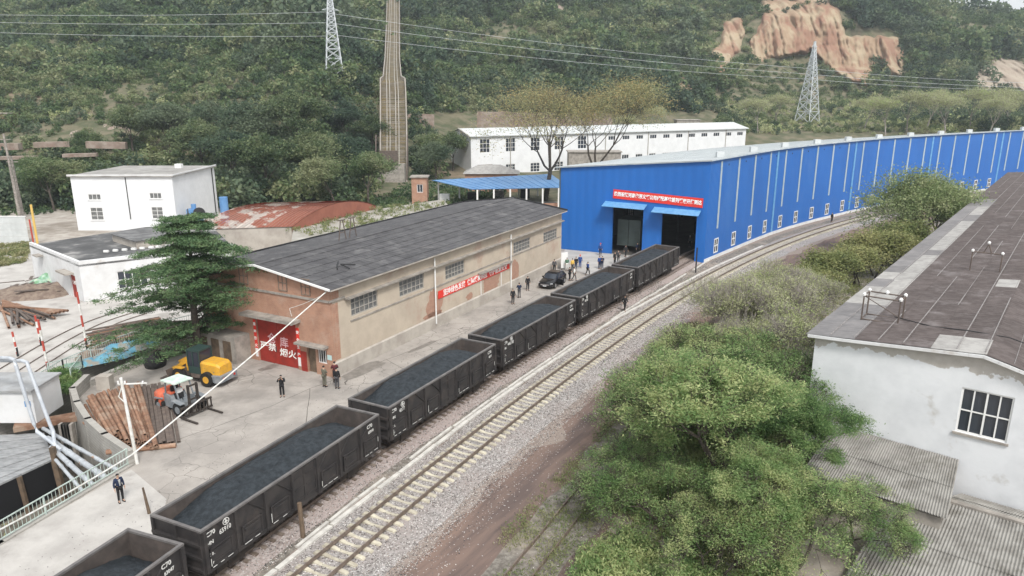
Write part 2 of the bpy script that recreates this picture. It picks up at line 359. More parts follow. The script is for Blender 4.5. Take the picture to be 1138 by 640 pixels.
def mat_leaf(name, cols, scale=.35, transl=.35, rough=.6, scale_big=None):
    """leaf colours mixed per clump by world position and per instance"""
    m = bpy.data.materials.new(name); m.use_nodes = True
    N = m.node_tree.nodes; L = m.node_tree.links; b = N['Principled BSDF']
    b.inputs['Roughness'].default_value = rough; b.inputs['Specular IOR Level'].default_value = .25
    g = N.new('ShaderNodeNewGeometry'); nz = N.new('ShaderNodeTexNoise'); nz.inputs['Scale'].default_value = scale; nz.inputs['Detail'].default_value = 4
    L.new(g.outputs['Position'], nz.inputs['Vector'])
    wn_ = N.new('ShaderNodeTexWhiteNoise'); wn_.noise_dimensions = '1D'
    rp = g.outputs['Random Per Island']
    oi = N.new('ShaderNodeObjectInfo')
    s1 = N.new('ShaderNodeMath'); s1.operation = 'MULTIPLY_ADD'; s1.inputs[1].default_value = 1.3; s1.inputs[2].default_value = -.40
    L.new(nz.outputs['Fac'], s1.inputs[0])
    s2 = N.new('ShaderNodeMath'); s2.operation = 'MULTIPLY_ADD'; s2.inputs[1].default_value = .38; L.new(rp, s2.inputs[0]); L.new(s1.outputs[0], s2.inputs[2])
    s3 = N.new('ShaderNodeMath'); s3.operation = 'MULTIPLY_ADD'; s3.inputs[1].default_value = .34; L.new(oi.outputs['Random'], s3.inputs[0]); L.new(s2.outputs[0], s3.inputs[2])
    fac = s3.outputs[0]
    if scale_big:
        nb = N.new('ShaderNodeTexNoise'); nb.inputs['Scale'].default_value = scale_big; nb.inputs['Detail'].default_value = 3
        L.new(g.outputs['Position'], nb.inputs['Vector'])
        s4 = N.new('ShaderNodeMath'); s4.operation = 'MULTIPLY_ADD'; s4.inputs[1].default_value = .9; L.new(nb.outputs['Fac'], s4.inputs[0]); L.new(fac, s4.inputs[2])
        s5 = N.new('ShaderNodeMath'); s5.operation = 'SUBTRACT'; s5.inputs[1].default_value = .45; L.new(s4.outputs[0], s5.inputs[0]); fac = s5.outputs[0]
    cr = N.new('ShaderNodeValToRGB'); L.new(fac, cr.inputs[0])
    el = cr.color_ramp.elements
    while len(el) < len(cols): el.new(.5)
    for i, c in enumerate(cols):
        el[i].position = .12 + .76*i/(len(cols)-1); el[i].color = tuple(c)+(1,)
    L.new(cr.outputs[0], b.inputs['Base Color'])
    if transl:
        t = N.new('ShaderNodeBsdfTranslucent'); L.new(cr.outputs[0], t.inputs['Color'])
        ms = N.new('ShaderNodeMixShader'); ms.inputs[0].default_value = transl
        L.new(b.outputs[0], ms.inputs[1]); L.new(t.outputs[0], ms.inputs[2])
        L.new(ms.outputs[0], N['Material Output'].inputs['Surface'])
    return m
lf_near = mat_leaf('leaves_locust', [(.06,.13,.045),(.11,.20,.07),(.175,.275,.10),(.27,.36,.15),(.46,.50,.24)], .8, transl=.45)
lf_mid = mat_leaf('leaves_mid_green', [(.10,.15,.06),(.16,.22,.09),(.23,.29,.13),(.32,.36,.18),(.42,.44,.26)], .5)
lf_olive = mat_leaf('leaves_olive', [(.10,.14,.05),(.16,.19,.07),(.24,.26,.10),(.34,.33,.15)], .6)
lf_pale = mat_leaf('leaves_dry_pale', [(.20,.25,.10),(.32,.35,.17),(.46,.46,.28),(.34,.42,.16)], .6)
lf_dark = mat_leaf('leaves_dark', [(.030,.055,.030),(.055,.092,.045),(.090,.135,.062),(.15,.19,.09),(.22,.25,.13)], .35)
lf_hill = mat_leaf('leaves_hillside', [(.028,.058,.030),(.055,.100,.046),(.095,.150,.065),(.16,.215,.095),(.27,.29,.16)], .12, scale_big=.018)
lf_hill_b = mat_leaf('leaves_hillside_cool', [(.026,.054,.038),(.050,.088,.056),(.088,.132,.078),(.15,.19,.115)], .10, scale_big=.02)
lf_cedar = mat_leaf('cedar_needles', [(.022,.052,.022),(.045,.095,.040),(.085,.15,.065),(.15,.22,.10)], .9, transl=.12)
lf_autumn = mat_leaf('leaves_thin_autumn', [(.16,.17,.08),(.24,.25,.12),(.33,.32,.16),(.40,.30,.13)], .3)
lf_weed = mat_leaf('weeds', [(.10,.16,.05),(.17,.21,.08),(.27,.27,.13),(.36,.33,.2)], .5)
m_bark = mat('bark', (.055,.045,.038), (.10,.085,.07), scale=3, rough=.95)
m_bark_p = mat('bark_pale', (.20,.18,.16), (.34,.31,.28), scale=3, rough=.95)
m_hill = mat('hillside_soil', (.075,.085,.045), (.16,.14,.095), scale=.25, c3=(.24,.18,.13), scale3=.035, lo3=.56, hi3=.68, rough=.95, bump=.6, bscale=1)
m_cliff = mat('loess_cliff', (.25,.145,.10), (.30,.215,.145), scale=.13, lo=.42, hi=.58, c3=(.34,.27,.185), scale3=.07, lo3=.48, hi3=.56, rough=.95, bump=.9, bscale=.5, stretch=(1,1,.28))
m_cliff_g = mat('grey_loess_cliff', (.28,.225,.18), (.36,.31,.25), scale=.1, rough=.95, bump=.9, bscale=.5, stretch=(1,1,.28))

# ------------------------------------------------------------------ terrain
# profile columns: slope x/Y (image column) -> (Y, z) control points
PROF = [(-260, [(120,0),(150,1),(170,5),(205,13),(260,29),(340,53),(430,80),(560,105),(900,130)]),
        (0,   [(120,0),(150,1),(170,5),(205,13),(260,29),(340,53),(430,80),(560,105),(900,130)]),
        (200, [(130,0),(160,1),(180,6),(215,18),(260,33),(340,58),(430,84),(560,108),(900,130)]),
        (330, [(140,0),(165,1),(185,8),(215,21),(260,37),(340,60),(430,84),(560,108),(900,130)]),
        (430, [(150,0),(185,1),(200,7),(225,17),(280,31),(350,52),(430,78),(560,104),(900,130)]),
        (500, [(160,0),(195,1),(215,5),(245,12),(300,28),(360,47),(440,74),(560,104),(900,130)]),
        (600, [(190,0),(228,1),(238,6),(262,8),(310,22),(360,42),(440,73),(560,104),(900,130)]),
        (760, [(200,0),(235,2),(255,9),(285,10),(330,22),(380,42),(440,68),(560,100),(900,125)]),
        (900, [(200,0),(235,4),(260,9),(310,11),(350,20),(390,36),(410,64),(460,86),(560,104),(900,120)]),
        (1000,[(200,0),(235,5),(260,9),(310,11),(350,19),(390,33),(410,52),(450,72),(540,86),(900,95)]),
        (1060,[(200,0),(235,5),(260,9),(310,11),(350,18),(400,40),(440,61),(500,69.5),(620,62),(900,60)]),
        (1138,[(200,0),(235,5),(260,9),(310,11),(350,18),(400,37),(440,55),(480,62),(560,58),(700,50),(900,40)]),
        (1300,[(200,0),(235,5),(260,9),(310,11),(350,17),(400,32),(440,46),(480,53),(560,48),(700,35),(900,30)]),
        (1600,[(200,0),(235,3),(260,7),(310,9),(350,13),(400,22),(440,30),(480,34),(560,30),(700,22),(900,18)])]
def interp(pts, y):
    if y <= pts[0][0]: return pts[0][1]
    for (a, b), (c, d) in zip(pts, pts[1:]):
        if y <= c:
            return b + (d-b)*(y-a)/(c-a)
    return pts[-1][1]
def terr(x, y):
    if y < 100: return 0.0
    c = 569 + FPX*x/(y*.966+3)
    if c <= PROF[0][0]: z = interp(PROF[0][1], y)
    elif c >= PROF[-1][0]: z = interp(PROF[-1][1], y)
    else:
        for (a, pa), (b, pb) in zip(PROF, PROF[1:]):
            if c <= b:
                t = (c-a)/(b-a); t = t*t*(3-2*t)
                z = interp(pa, y)*(1-t) + interp(pb, y)*t; break
    k = min(1.0, max(0.0, (z-2)/18))
    if k > 0:
        z += k*(5.0*noise.noise(Vector((x*.016, y*.016, 3.1))) + 2.4*noise.noise(Vector((x*.05, y*.05, 7.7))) + .8*noise.noise(Vector((x*.15, y*.15, 1.7))))
    return z
def terr_n(x, y, e=3):
    return Vector((terr(x-e, y)-terr(x+e, y), terr(x, y-e)-terr(x, y+e), 2*e)).normalized()
def hill_hit(px, py):
    """first point of the hillside along a survey sight line"""
    prev = None
    for Y in np.arange(150, 620, 2.0):
        p = pixY(px, py, float(Y))
        if terr(p.x, p.y) >= p.z: return p
    return None

CH_N = [(-40,8),(-30.5,22),(-25.4,31.2),(-22.9,39.1),(-25.6,41.3),(-27.9,43.5),(-30.2,46.2),(-31.9,48.6),(-32.3,51),(-30.8,55.2),(-29.5,59.5),(-27.2,62.7),(-24,66.5)]
CH_F = [(-26,70.5),(-29.4,68.2),(-32.2,64.5),(-34.6,59.5),(-36.0,54),(-36.0,50),(-34.9,47.2),(-36.5,44.6),(-46,41.5),(-62,36),(-72,8)]
CHAN = CH_N + CH_F
outer = [(-1200,-300),(1200,-300),(1200,150),(-1200,150)]
vv = [Vector(p) for p in outer + CHAN]
ed = [(i, (i+1) % 4) for i in range(4)] + [(4+i, 4+(i+1) % len(CHAN)) for i in range(len(CHAN))]
res = delaunay_2d_cdt(vv, ed, [], 0, 1e-4)
def inpoly(p, poly):
    c = False; n = len(poly); j = n-1
    for i in range(n):
        if (poly[i][1] > p[1]) != (poly[j][1] > p[1]) and p[0] < (poly[j][0]-poly[i][0])*(p[1]-poly[i][1])/(poly[j][1]-poly[i][1]) + poly[i][0]: c = not c
        j = i
    return c
g = MB(); g.v = [(v.x, v.y, 0.0) for v in res[0]]
for f in res[2]:
    c = sum((Vector(res[0][i]) for i in f), Vector((0, 0)))/len(f)
    if not inpoly(c, CHAN): g.f.append(tuple(f))
# ground on from Y=150 to the horizon: rises into the hills
g.build('ground', m_ground, kind='structure')
# hills
ys = np.concatenate([np.arange(149.9, 300, 3.0), np.arange(300, 520, 4.0), np.arange(520, 921, 16.0)])
us = np.linspace(-1.25, 1.25, 260)
V = []; 
for y in ys:
    for u in us:
        x = u*(y*1.0+3); V.append((x, y, terr(x, y) - .02*(y < 152)))
V = np.array(V); nu = len(us)
F = np.array([(j*nu+i, j*nu+i+1, (j+1)*nu+i+1, (j+1)*nu+i) for j in range(len(ys)-1) for i in range(nu-1)])
tag(link('hills', np_mesh('hills', V, F, m_hill, True)), kind='structure')
# channel bed and retaining walls
b = MB(); b.prism(CHAN, -3.9, -3.5); b.build('stream_bed', mat('stream_bed_mud', (.13,.115,.095), (.21,.19,.16), scale=.8, c3=(.07,.075,.06), scale3=.5, rough=.8, bump=.8, bscale=4), kind='structure')
m_retain = mat('retaining_blockwork', (.36,.345,.315), (.26,.245,.225), scale=1, rough=.95, bump=.3, bscale=6, extra=ex_brick(mortar=(.25,.24,.22), c1=(.42,.40,.37), c2=(.34,.325,.30), scale=.35))
def retain(name, pts, top, label):
    w = MB()
    for (a, b_) in zip(pts, pts[1:]):
        a = Vector((*a, 0)); b_ = Vector((*b_, 0)); d = (b_-a).normalized(); n = Vector((-d.y, d.x, 0))*.18
        w.bar(a + Vector((0,0,(top-3.5)/2)) - d*.15, b_ + Vector((0,0,(top-3.5)/2)) + d*.15, .4, top+3.5)
    w.build(name, m_retain, label=label, cat='wall')
retain('parapet_wall', CH_N[3:9], 1.0, 'curved grey blockwork parapet beside the rusty pipe pile')
retain('retaining_wall', CH_N[:4], .12, 'concrete channel wall under the railing beside the man in the suit')
retain('retaining_wall', CH_N[8:], .55, 'low concrete channel wall behind the yellow loader and cedar')
retain('retaining_wall', CH_F, .12, 'far concrete wall of the sunken channel by the pipe yard')

def sheet(name, pts, z, m, sub=True):
    """flat sheet over the ground"""
    t = MB(); t.add([(p[0], p[1], z) for p in pts], [tuple(range(len(pts)))])
    return t.build(name, m, kind='structure')
# ------------------------------------------------------------------ tracks
def smooth_curve(ctrl, step=.5):
    pts = [Vector((*p, 0)) for p in ctrl]; P = []
    pts = [pts[0]*2-pts[1]] + pts + [pts[-1]*2-pts[-2]]
    for i in range(1, len(pts)-2):
        for t in np.linspace(0, 1, 20, endpoint=False):
            a, b_, c, d = pts[i-1:i+3]
            P.append(.5*((2*b_) + (c-a)*t + (2*a-5*b_+4*c-d)*t*t + (3*b_-a-3*c+d)*t**3))
    P.append(pts[-2])
    out = [P[0]]; acc = 0.0
    for a, b_ in zip(P, P[1:]):
        L = (b_-a).length; pos = step-acc
        while pos <= L: out.append(a + (b_-a)*(pos/L)); pos += step
        acc = (acc+L) % step
    return out
def fitc(pts, deg, y0, y1, n=14):
    p = np.polyfit([q[1] for q in pts], [q[0] for q in pts], deg)
    return [(float(np.polyval(p, y)), float(y)) for y in np.linspace(y0, y1, n)]
T1 = smooth_curve(fitc([(x_+.33, y_) for x_, y_ in [(-15,27.7),(-9.4,39.6),(-9,40.6),(-3,51.8),(-2.65,52.7),(4.1,63.8),(4.3,64.5),(11.7,76),(12.2,76.8),(19.2,87.9),(22.9,94.4),(22.9,94.4),(28.2,103),(32.5,109)]], 3, 8, 112))
T2 = smooth_curve(fitc([(-16.6,13),(-8.9,28.7),(-5.7,34.9),(-1.35,43.5),(.1,46.3),(7.2,58.7),(11.3,65.3),(21.6,80.2),(40.5,104.7),(55.2,121.5),(74.3,137.5),(96,153.5),(122,169.5),(150,184)], 4, 12, 184, 26))
def offset(P, d, i0=0, i1=None):
    out = []; i1 = len(P)-1 if i1 is None else min(i1, len(P)-1)
    for i in range(i0, i1+1):
        t = (P[min(i+1, len(P)-1)] - P[max(i-1, 0)]).normalized()
        out.append(P[i] + Vector((t.y, -t.x, 0))*d)      # +d is to the right
    return out
def strip(name, P, d0, d1, z, m, i0=0, i1=None, jig=0.0, seed=1, par=None, zc=None):
    rnd = random.Random(seed)
    A = offset(P, d0, i0, i1); B = offset(P, d1, i0, i1); V = []; F = []
    k = 7
    for i, (a, b_) in enumerate(zip(A, B)):
        ja = jig*noise.noise(Vector((i*.13, seed, 0)))*2; jb = jig*noise.noise(Vector((i*.13, seed, 9)))*2
        n = (b_-a).normalized(); a = a+n*ja; b_ = b_+n*jb
        for j in range(k):
            t = j/(k-1); p = a.lerp(b_, t)
            zz = z
            if zc is not None: zz = z + (zc-z)*min(1, min(t, 1-t)*3.2)
            V.append((p.x, p.y, zz))
    for i in range(len(A)-1):
        for j in range(k-1): F.append((i*k+j, i*k+j+1, (i+1)*k+j+1, (i+1)*k+j))
    return tag(link(name, np_mesh(name, np.array(V), np.array(F), m, True), par), kind='structure')
# ground sheets, each a few mm above the next
strip('trackside_ground', T2, -12.5, 14, .004, m_ballast_t, jig=.8, seed=3)
strip('dirt_road', T2, 3.5, 10.4, .008, m_road, jig=.8, seed=5)
strip('trackside_strip', T2, -3.6, -2.35, .012, m_ballast_g, jig=.25, seed=6)
bal = strip('ballast_bed', T2, -2.1, 2.7, .016, m_ballast, jig=.15, seed=8, zc=.14)
strip('ballast_bed', T1, -1.9, 2.1, .02, m_ballast_b, jig=.2, seed=9, zc=.12)
# yard
yard = [(-40,8),(-30.4,22),(-25.2,31.2),(-22.7,39.0),(-25.4,41.2),(-27.7,43.4),(-30,46.1),(-31.7,48.6),(-32.1,51),(-30.6,55.2),(-29.3,59.4),(-27,62.6),(-23.8,66.4),(-24,90),(10,104),(24,94)]
yard += [(p.x, p.y) for p in offset(T1, -1.5)][::-8][2:]
sheet('yard_pavement', yard, .024, m_yard)
sheet('pale_pavement', [pix(-60,660)[:2], pix(0,606)[:2], pix(146,522)[:2], pix(185,555)[:2], pix(178,590)[:2], pix(120,625)[:2], pix(60,660)[:2]], .028, m_yard2)
sheet('yard_pavement', [(-27.5,71.2)]+[(-29.7,68.4),(-32.5,64.7),(-34.9,59.6),(-36.3,54),(-36.3,50),(-35.2,47.2),(-36.8,44.9),(-46.2,41.8),(-62.3,36.2),(-72.3,8),(-110,8),(-110,106),(-60,106),(-28,92)], .008, m_yard2)
sheet('shed_apron', [(6.5,91.2),(7.6,101.6),(25.2,93.0),(20.5,88.6),(14.5,79.5)], .030, m_apron)

def railtrack(name, P, gauge, slp_mesh, spacing, i0, i1, zr, near_max=220, sl_z=0.1, rot=0):
    root = empty(name, P[i0], kind='structure')
    base = P[i0]
    for sd in (-1, 1):
        Q = offset(P, sd*gauge/2, i0, i1); m = MB(); sec = []
        for i, q in enumerate(Q):
            t = (Q[min(i+1, len(Q)-1)]-Q[max(i-1, 0)]).normalized(); n = Vector((t.y, -t.x, 0)); q = q-base
            sec.append([q+n*-.07+Vector((0,0,zr-.15)), q+n*.07+Vector((0,0,zr-.15)), q+n*.07+Vector((0,0,zr-.13)), q+n*.037+Vector((0,0,zr-.04)), q+n*.037+Vector((0,0,zr)), q+n*-.037+Vector((0,0,zr)), q+n*-.037+Vector((0,0,zr-.04)), q+n*-.07+Vector((0,0,zr-.13))])
        m.loft(sec); m.build('rail', m_rail, root)
    D = 0.0; cnt = 0; rnd = random.Random(4); rest = MB()
    step = (P[1]-P[0]).length; s = 0.0; L = step*(i1-i0)
    while s < L:
        i = i0+int(s/step); i = min(i, len(P)-2); f = s/step-int(s/step)
        p = P[i].lerp(P[i+1], f); t = (P[i+1]-P[i]).normalized(); a = math.atan2(t.y, t.x)
        x, y = toimg(p)
        if -60 < x < 1200 and -20 < y < 700:
            if cnt < near_max:
                o = link('sleeper', slp_mesh, root, loc=p-base+Vector((rnd.uniform(-.01,.01),0,sl_z-base.z)), rot=(0,0,a+rnd.uniform(-.012,.012))); cnt += 1
            else:
                M_ = Matrix.Translation(p-base+Vector((0,0,sl_z))) @ Matrix.Rotation(a, 4, 'Z')
                rest.add([M_ @ Vector(v.co) for v in slp_mesh.vertices], [tuple(q.vertices) for q in slp_mesh.polygons])
        s += spacing
    if rest.v: rest.build('sleeper_run', slp_mesh.materials[0], root, kind='stuff')
    return root
# concrete monoblock sleeper: high seats, waisted middle
m = MB(); sec = []
for y, h, w in ((-1.27,.03,.14),(-1.2,.10,.15),(-.9,.125,.15),(-.6,.115,.145),(-.25,.055,.115),(.25,.055,.115),(.6,.115,.145),(.9,.125,.15),(1.2,.10,.15),(1.27,.03,.14)):
    sec.append([(-w,y,-.08),(w,y,-.08),(w*.72,y,h),(-w*.72,y,h)])
m.loft(sec); slp_c = m.mesh('sleeper', m_sleeper)
m = MB(); m.box(-.11,.11,-1.25,1.25,-.08,.05); slp_w = m.mesh('sleeper', m_wsleep)
m = MB(); m.box(-.1,.1,-.95,.95,-.08,.045); slp_n = m.mesh('sleeper', m_wsleep)
railtrack('railway_track', T2, 1.5, slp_c, .62, 16, len(T2)-1, .40, 210, .12)
railtrack('railway_track', T1, 1.5, slp_w, .60, 4, len(T1)-2, .33, 120, .10)
T3 = smooth_curve([(-5,18),(.45,28.9),(2.0,31.8),(8.1,43.5),(14.2,54.8),(19.4,63.4),(24,71),(32.6,82.8),(41.5,94),(49.4,102.9),(58,111.6),(67.6,120),(80,129.5),(95,139)])
railtrack('railway_track', T3, 1.15, slp_n, .62, 8, len(T3)-1, .15, 220, -.035)
strip('weedy_trackbed', T3, -1.6, 1.6, .012, m_ballast_g, jig=.35, seed=19)
# cable trough of concrete covers along the main track
root = empty('cable_trough', (0,0,0), kind='structure')
Q = smooth_curve([(-14.6,22),(-11.2,28.7),(-9.8,31.6),(-7.5,36.2),(-3.8,43.5),(.1,50.7),(4.3,57.9),(10.0,67.6),(18.8,80.2),(27,91.5),(38,105.3)], 1.98)
rnd = random.Random(2)
for a, b_ in zip(Q, Q[1:]):
    d = (b_-a).normalized(); c = (a+b_)/2 + Vector((rnd.uniform(-.03,.03), rnd.uniform(-.03,.03), .03)); 
    m = MB(); m.box(-.96,.96,-.13,.13,0,.12)
    link('trough_cover', m.mesh('trough_cover', m_trough), root, loc=c, rot=(0, rnd.uniform(-.01,.01), math.atan2(d.y, d.x)+rnd.uniform(-.012,.012)))
# low broken kerb beside the loading track
kb = offset(T1, 2.55); root = empty('track_kerb', (0,0,0), kind='structure')
for i in range(6, len(kb)-30, 5):
    if rnd.random() < .12: continue
    a, b_ = kb[i], kb[min(i+5, len(kb)-1)]; d = (b_-a)
    m = MB(); m.box(.04, d.length-.06, -.09,.09,0,.13)
    link('kerb_stone', m.mesh('kerb_stone', m_trough), root, loc=a+Vector((rnd.uniform(-.06,.06),0,0)), rot=(0,0,math.atan2(d.y,d.x)+rnd.uniform(-.03,.03)))
# puddles on the road
def blob(name, c, rx, ry, ang, z, m, seed=0, n=26, kind='structure'):
    P = []
    for i in range(n):
        t = 2*math.pi*i/n; r = 1 + .45*noise.noise(Vector((math.cos(t)*1.3, math.sin(t)*1.3, seed*3.3)))
        x = rx*r*math.cos(t); y = ry*r*math.sin(t)
        P.append((c[0]+x*math.cos(ang)-y*math.sin(ang), c[1]+x*math.sin(ang)+y*math.cos(ang)))
    return sheet(name, P, z, m)
for px_, rx, ry, s in (((720,385),2.6,.8,1),((744,387),1.4,.9,2),((752,362),3.2,.5,3),((690,410),2.4,.35,8)):
    c = pix(*px_); blob('damp_patch', c, rx, ry, R(56), .02+.001*s, m_puddle, s)
for px_, rx, ry, s in (((404,411),2.6,.75,4),((298,409),1.0,.45,5),((470,385),2.0,.3,6)):
    c = pix(*px_); blob('damp_patch', c, rx, ry, R(58), .032+.001*s, mat('wet_concrete', (.17,.155,.14), (.24,.22,.2), scale=2, rough=.5), s)

rj = empty('slab_joint', (0,0,0), kind='structure')
m_joint = mat('joint_dirt', (.10,.09,.08), rough=.95)
for L_ in ([(150,505),(230,478),(300,452),(345,432),(430,400),(520,366)], [(345,432),(340,470),(322,500)], [(430,400),(455,415)], [(520,366),(545,358),(600,326)]):
    Q_ = [pix(x, y) for x, y in L_]; P_ = []
    for a_, b_ in zip(Q_, Q_[1:]):
        n_ = max(2, int((b_-a_).length/.5))
        for i in range(n_): p = a_.lerp(b_, i/n_); P_.append(p + Vector((.10*noise.noise(p*.8), .10*noise.noise(p*.8+Vector((5,5,5))), 0)))
    P_.append(Q_[-1]); m = MB(); V = []
    for i, p in enumerate(P_):
        t_ = (P_[min(i+1, len(P_)-1)]-P_[max(0, i-1)]).normalized(); w_ = .018+.016*abs(noise.noise(p*2)); V += [(p.x-t_.y*w_, p.y+t_.x*w_, .029), (p.x+t_.y*w_, p.y-t_.x*w_, .029)]
    m.add(V, [(2*i, 2*i+2, 2*i+3, 2*i+1)[::-1] for i in range(len(P_)-1)]); m.build('joint_line', m_joint, rj)
exec_parts = []
# ------------------------------------------------------------------ building helpers
def xf(mb, M):
    if M is not None: mb.v = [tuple(M @ Vector(p)) for p in mb.v]
    return mb
def frameM(o, d):
    """matrix of a wall frame: origin o (x,y), x along d, y into the building"""
    d = Vector((d[0], d[1], 0)).normalized(); n = Vector((-d.y, d.x, 0))
    M = Matrix.Identity(4); M.col[0][:3] = d; M.col[1][:3] = n; M.col[2][:3] = (0,0,1); M.col[3][:3] = (o[0], o[1], 0); return M
def window(root, M, x, z, w, h, nx, nz, yg=.15, yf=.08, mg=None, mf=None, ft=.07, mull=.045, sill=None, sillz=.08):
    mg = mg or m_glass; mf = mf or m_frame_w
    g = xf(MB().box(x+.02, x+w-.02, yg, yg+.03, z+.02, z+h-.02), M).build('window', mg, root)
    f = MB()
    f.box(x, x+w, yf, yf+.06, z, z+ft); f.box(x, x+w, yf, yf+.06, z+h-ft, z+h)
    f.box(x, x+ft, yf, yf+.058, z+ft, z+h-ft); f.box(x+w-ft, x+w, yf, yf+.058, z+ft, z+h-ft)
    for i in range(1, nx):
        c = x + w*i/nx; f.box(c-mull/2, c+mull/2, yf+.004, yf+.05, z+ft, z+h-ft)
    for k in range(1, nz):
        c = z + h*k/nz; f.box(x+ft, x+w-ft, yf+.008, yf+.046, c-mull/2, c+mull/2)
    xf(f, M).build('frame', mf, g)
    if sill: xf(MB().box(x-.1, x+w+.1, -.1, yf, z-sillz, z-.003), M).build('sill', sill, g)
    return g
def text_mesh(s, size, m, bold=.0, ext=.004):
    c = bpy.data.curves.new('lettering', 'FONT'); c.body = s; c.size = size; c.extrude = ext; c.align_x = 'CENTER'; c.align_y = 'CENTER'; c.offset = bold
    c.resolution_u = 2
    o = bpy.data.objects.new('lettering', c); COL.objects.link(o)
    me = bpy.data.meshes.new_from_object(o.evaluated_get(bpy.context.evaluated_depsgraph_get()))
    bpy.data.objects.remove(o); me.materials.clear(); me.materials.append(m); me.name = 'lettering'; return me
def lettering(s, size, m, parent, M, x, z, y=-.02, bold=0.0, sx=1.0, name='lettering'):
    me = text_mesh(s, size, m, bold)
    T = (M or Matrix.Identity(4)) @ Matrix.Translation((x, y, z)) @ Matrix.Rotation(R(90), 4, 'X') @ Matrix.Diagonal((sx,1,1,1))
    me.transform(T); return link(name, me, parent)

# ------------------------------------------------------------------ warehouse
d = Vector((6.35+14, 91.05-52.9, 0)); WL = d.length; wa = math.atan2(d.y, d.x); WW, WE, WR = 14.4, 7.35, 8.35
wh = empty('brick_warehouse', (-14, 52.9, 0), wa, label='long beige rendered warehouse with brick gable and dark sheet roof beside the coal train', cat='warehouse')
SM = None
GM = frameM((0, WW), (0, -1))      # gable wall, x runs from the far corner to the near one, y points inside
wins = [(2.4,3.4,2),(8.9,3.6,1),(16.2,3.4,1),(30.2,4.1,1),(37.9,4.0,1)]
wins = [(2.45,4.35,3.4,1.6),(8.85,4.35,3.75,1.45),(16.15,4.25,3.5,1.4),(30.1,4.1,4.2,1.35),(37.9,4.0,4.0,1.3)]
m = MB(); m.wall(0, WL, 0, WE, 0, .35, [(x, x+w, z, z+h) for x, z, w, h in wins]); m.build('wall', m_wall_beige, wh)
m = MB(); m.box(.3, WL+.0, WW-.35, WW, 0, WE-.003)
m.build('wall', m_wall_beige, wh)
gh = [(14.4-8.1, 14.4-3.7, 0, 4.0), (14.4-2.65, 14.4-1.75, 0, 2.15), (14.4-1.55,14.4-.6,1.0,2.15)]
gx = [(14.4-9.5,1.0,6.55,1.5),(14.4-5.15,.95,6.5,1.45),(14.4-2.75,.95,6.45,1.45)]
m = MB(); m.wall(-.004, WW+.004, 0, WE-.06, -.012, .34, gh)
xf(m, GM); m.build('brick_wall', m_brick, wh)
m = MB(); m.swapxy if False else None
m.add([(-.012,0,WE-.06),(-.012,WW,WE-.06),(-.012,WW/2,WR-.12),(.34,0,WE-.06),(.34,WW,WE-.06),(.34,WW/2,WR-.12)], [(0,2,1),(3,4,5),(0,1,4,3),(1,2,5,4),(2,0,3,5)]); m.build('brick_gable', m_brick, wh)
m = MB(); m.box(WL-.3, WL, .36, WW-.36, 0, WE-.01); m.add([(WL-.3,0,WE),(WL-.3,WW,WE),(WL-.3,WW/2,WR-.12),(WL,0,WE),(WL,WW,WE),(WL,WW/2,WR-.12)], [(0,2,1),(3,4,5),(0,1,4,3),(1,2,5,4),(2,0,3,5)]); m.build('end_wall', m_wall_beige, wh)
# brick quoin that returns on the long wall
MB().box(-.016, .95, -.012, .1, 1.35, 5.95).build('brick_corner', m_brick, wh)
MB().box(-.02, 1.1, -.016, .1, 6.32, WE-.3).build('brick_corner', m_brick, wh)
m = MB(); m.box(-.05, WL, -.10, .02, 0, 1.1); m.add([(-.05,-.10,1.1),(WL,-.10,1.1),(WL,0,1.22),(-.05,0,1.22)], [(0,1,2,3)]); m.build('plinth', m_plinth, wh)
# ledges
xf(MB().box(-.1, WW+.1, -.10, .0, 6.13, 6.31), GM).build('ledge', m_conc, wh)
MB().box(-.1, 1.7, -.12, .0, 6.13, 6.30).build('ledge', m_conc, wh)
MB().box(1.7, WL, -.42, .0, 5.98, 6.10).build('canopy_ledge', m_conc, wh)
MB().box(2.3, WL, -.07, .0, 4.10-.12, 4.10).build('sill_band', m_conc, wh)
for (x, z, w, h) in wins:
    window(wh, None, x, z, w, h, 6, 3, yg=.14, yf=.06, mg=m_glassg, mf=m_frame_g, ft=.09, mull=.07)
MB().box(1.9, 2.4, -.12, -.0, 4.15, 4.28)
for (x, w, z, h) in gx:
    window(wh, GM, x, z, w, h-.12, 2, 2, yg=-.035, yf=-.07, mg=m_brickpatch, mf=m_frame_r, ft=.08, mull=.07)
# roof: rows of overlapping sheets
rf = empty('roof', (0,0,0)); rf.parent = wh
NR, NC = 7, 20
for side in (0, 1):
    for r in range(NR):
        for c in range(NC):
            x0 = -.45 + (WL+.8)*c/NC; x1 = -.45 + (WL+.8)*(c+1)/NC - .015
            t0 = r/NR; t1 = (r+1)/NR
            y0 = -.6 + (WW/2+.6)*t0; y1 = -.6 + (WW/2+.6)*t1 + .12
            za = WE-.10 + (WR-WE+.12)*(y0+.6)/(WW/2+.6) + .05; zb = WE-.10 + (WR-WE+.12)*(y1+.6)/(WW/2+.6) + .015
            if r == NR-1: y1 = WW/2; zb = WE-.10 + (WR-WE+.12) + .02
            if side: y0, y1 = WW-y0, WW-y1
            m = MB(); k = 8; top = []; 
            for i in range(k+1):
                xx = x0 + (x1-x0)*i/k; dz = .022*(i % 2)
                top.append((xx, y0, za+dz)); top.append((xx, y1, zb+dz))
            fs = [((2*i, 2*i+2, 2*i+3, 2*i+1) if not side else (2*i, 2*i+1, 2*i+3, 2*i+2)) for i in range(k)]
            m.add(top, fs); m.add([(x0,y0,za-.05),(x1,y0,za-.05),(x1,y0,za),(x0,y0,za)], [(0,1,2,3) if not side else (3,2,1,0)])
            m.build('roof_sheet', m_roofd, rf)
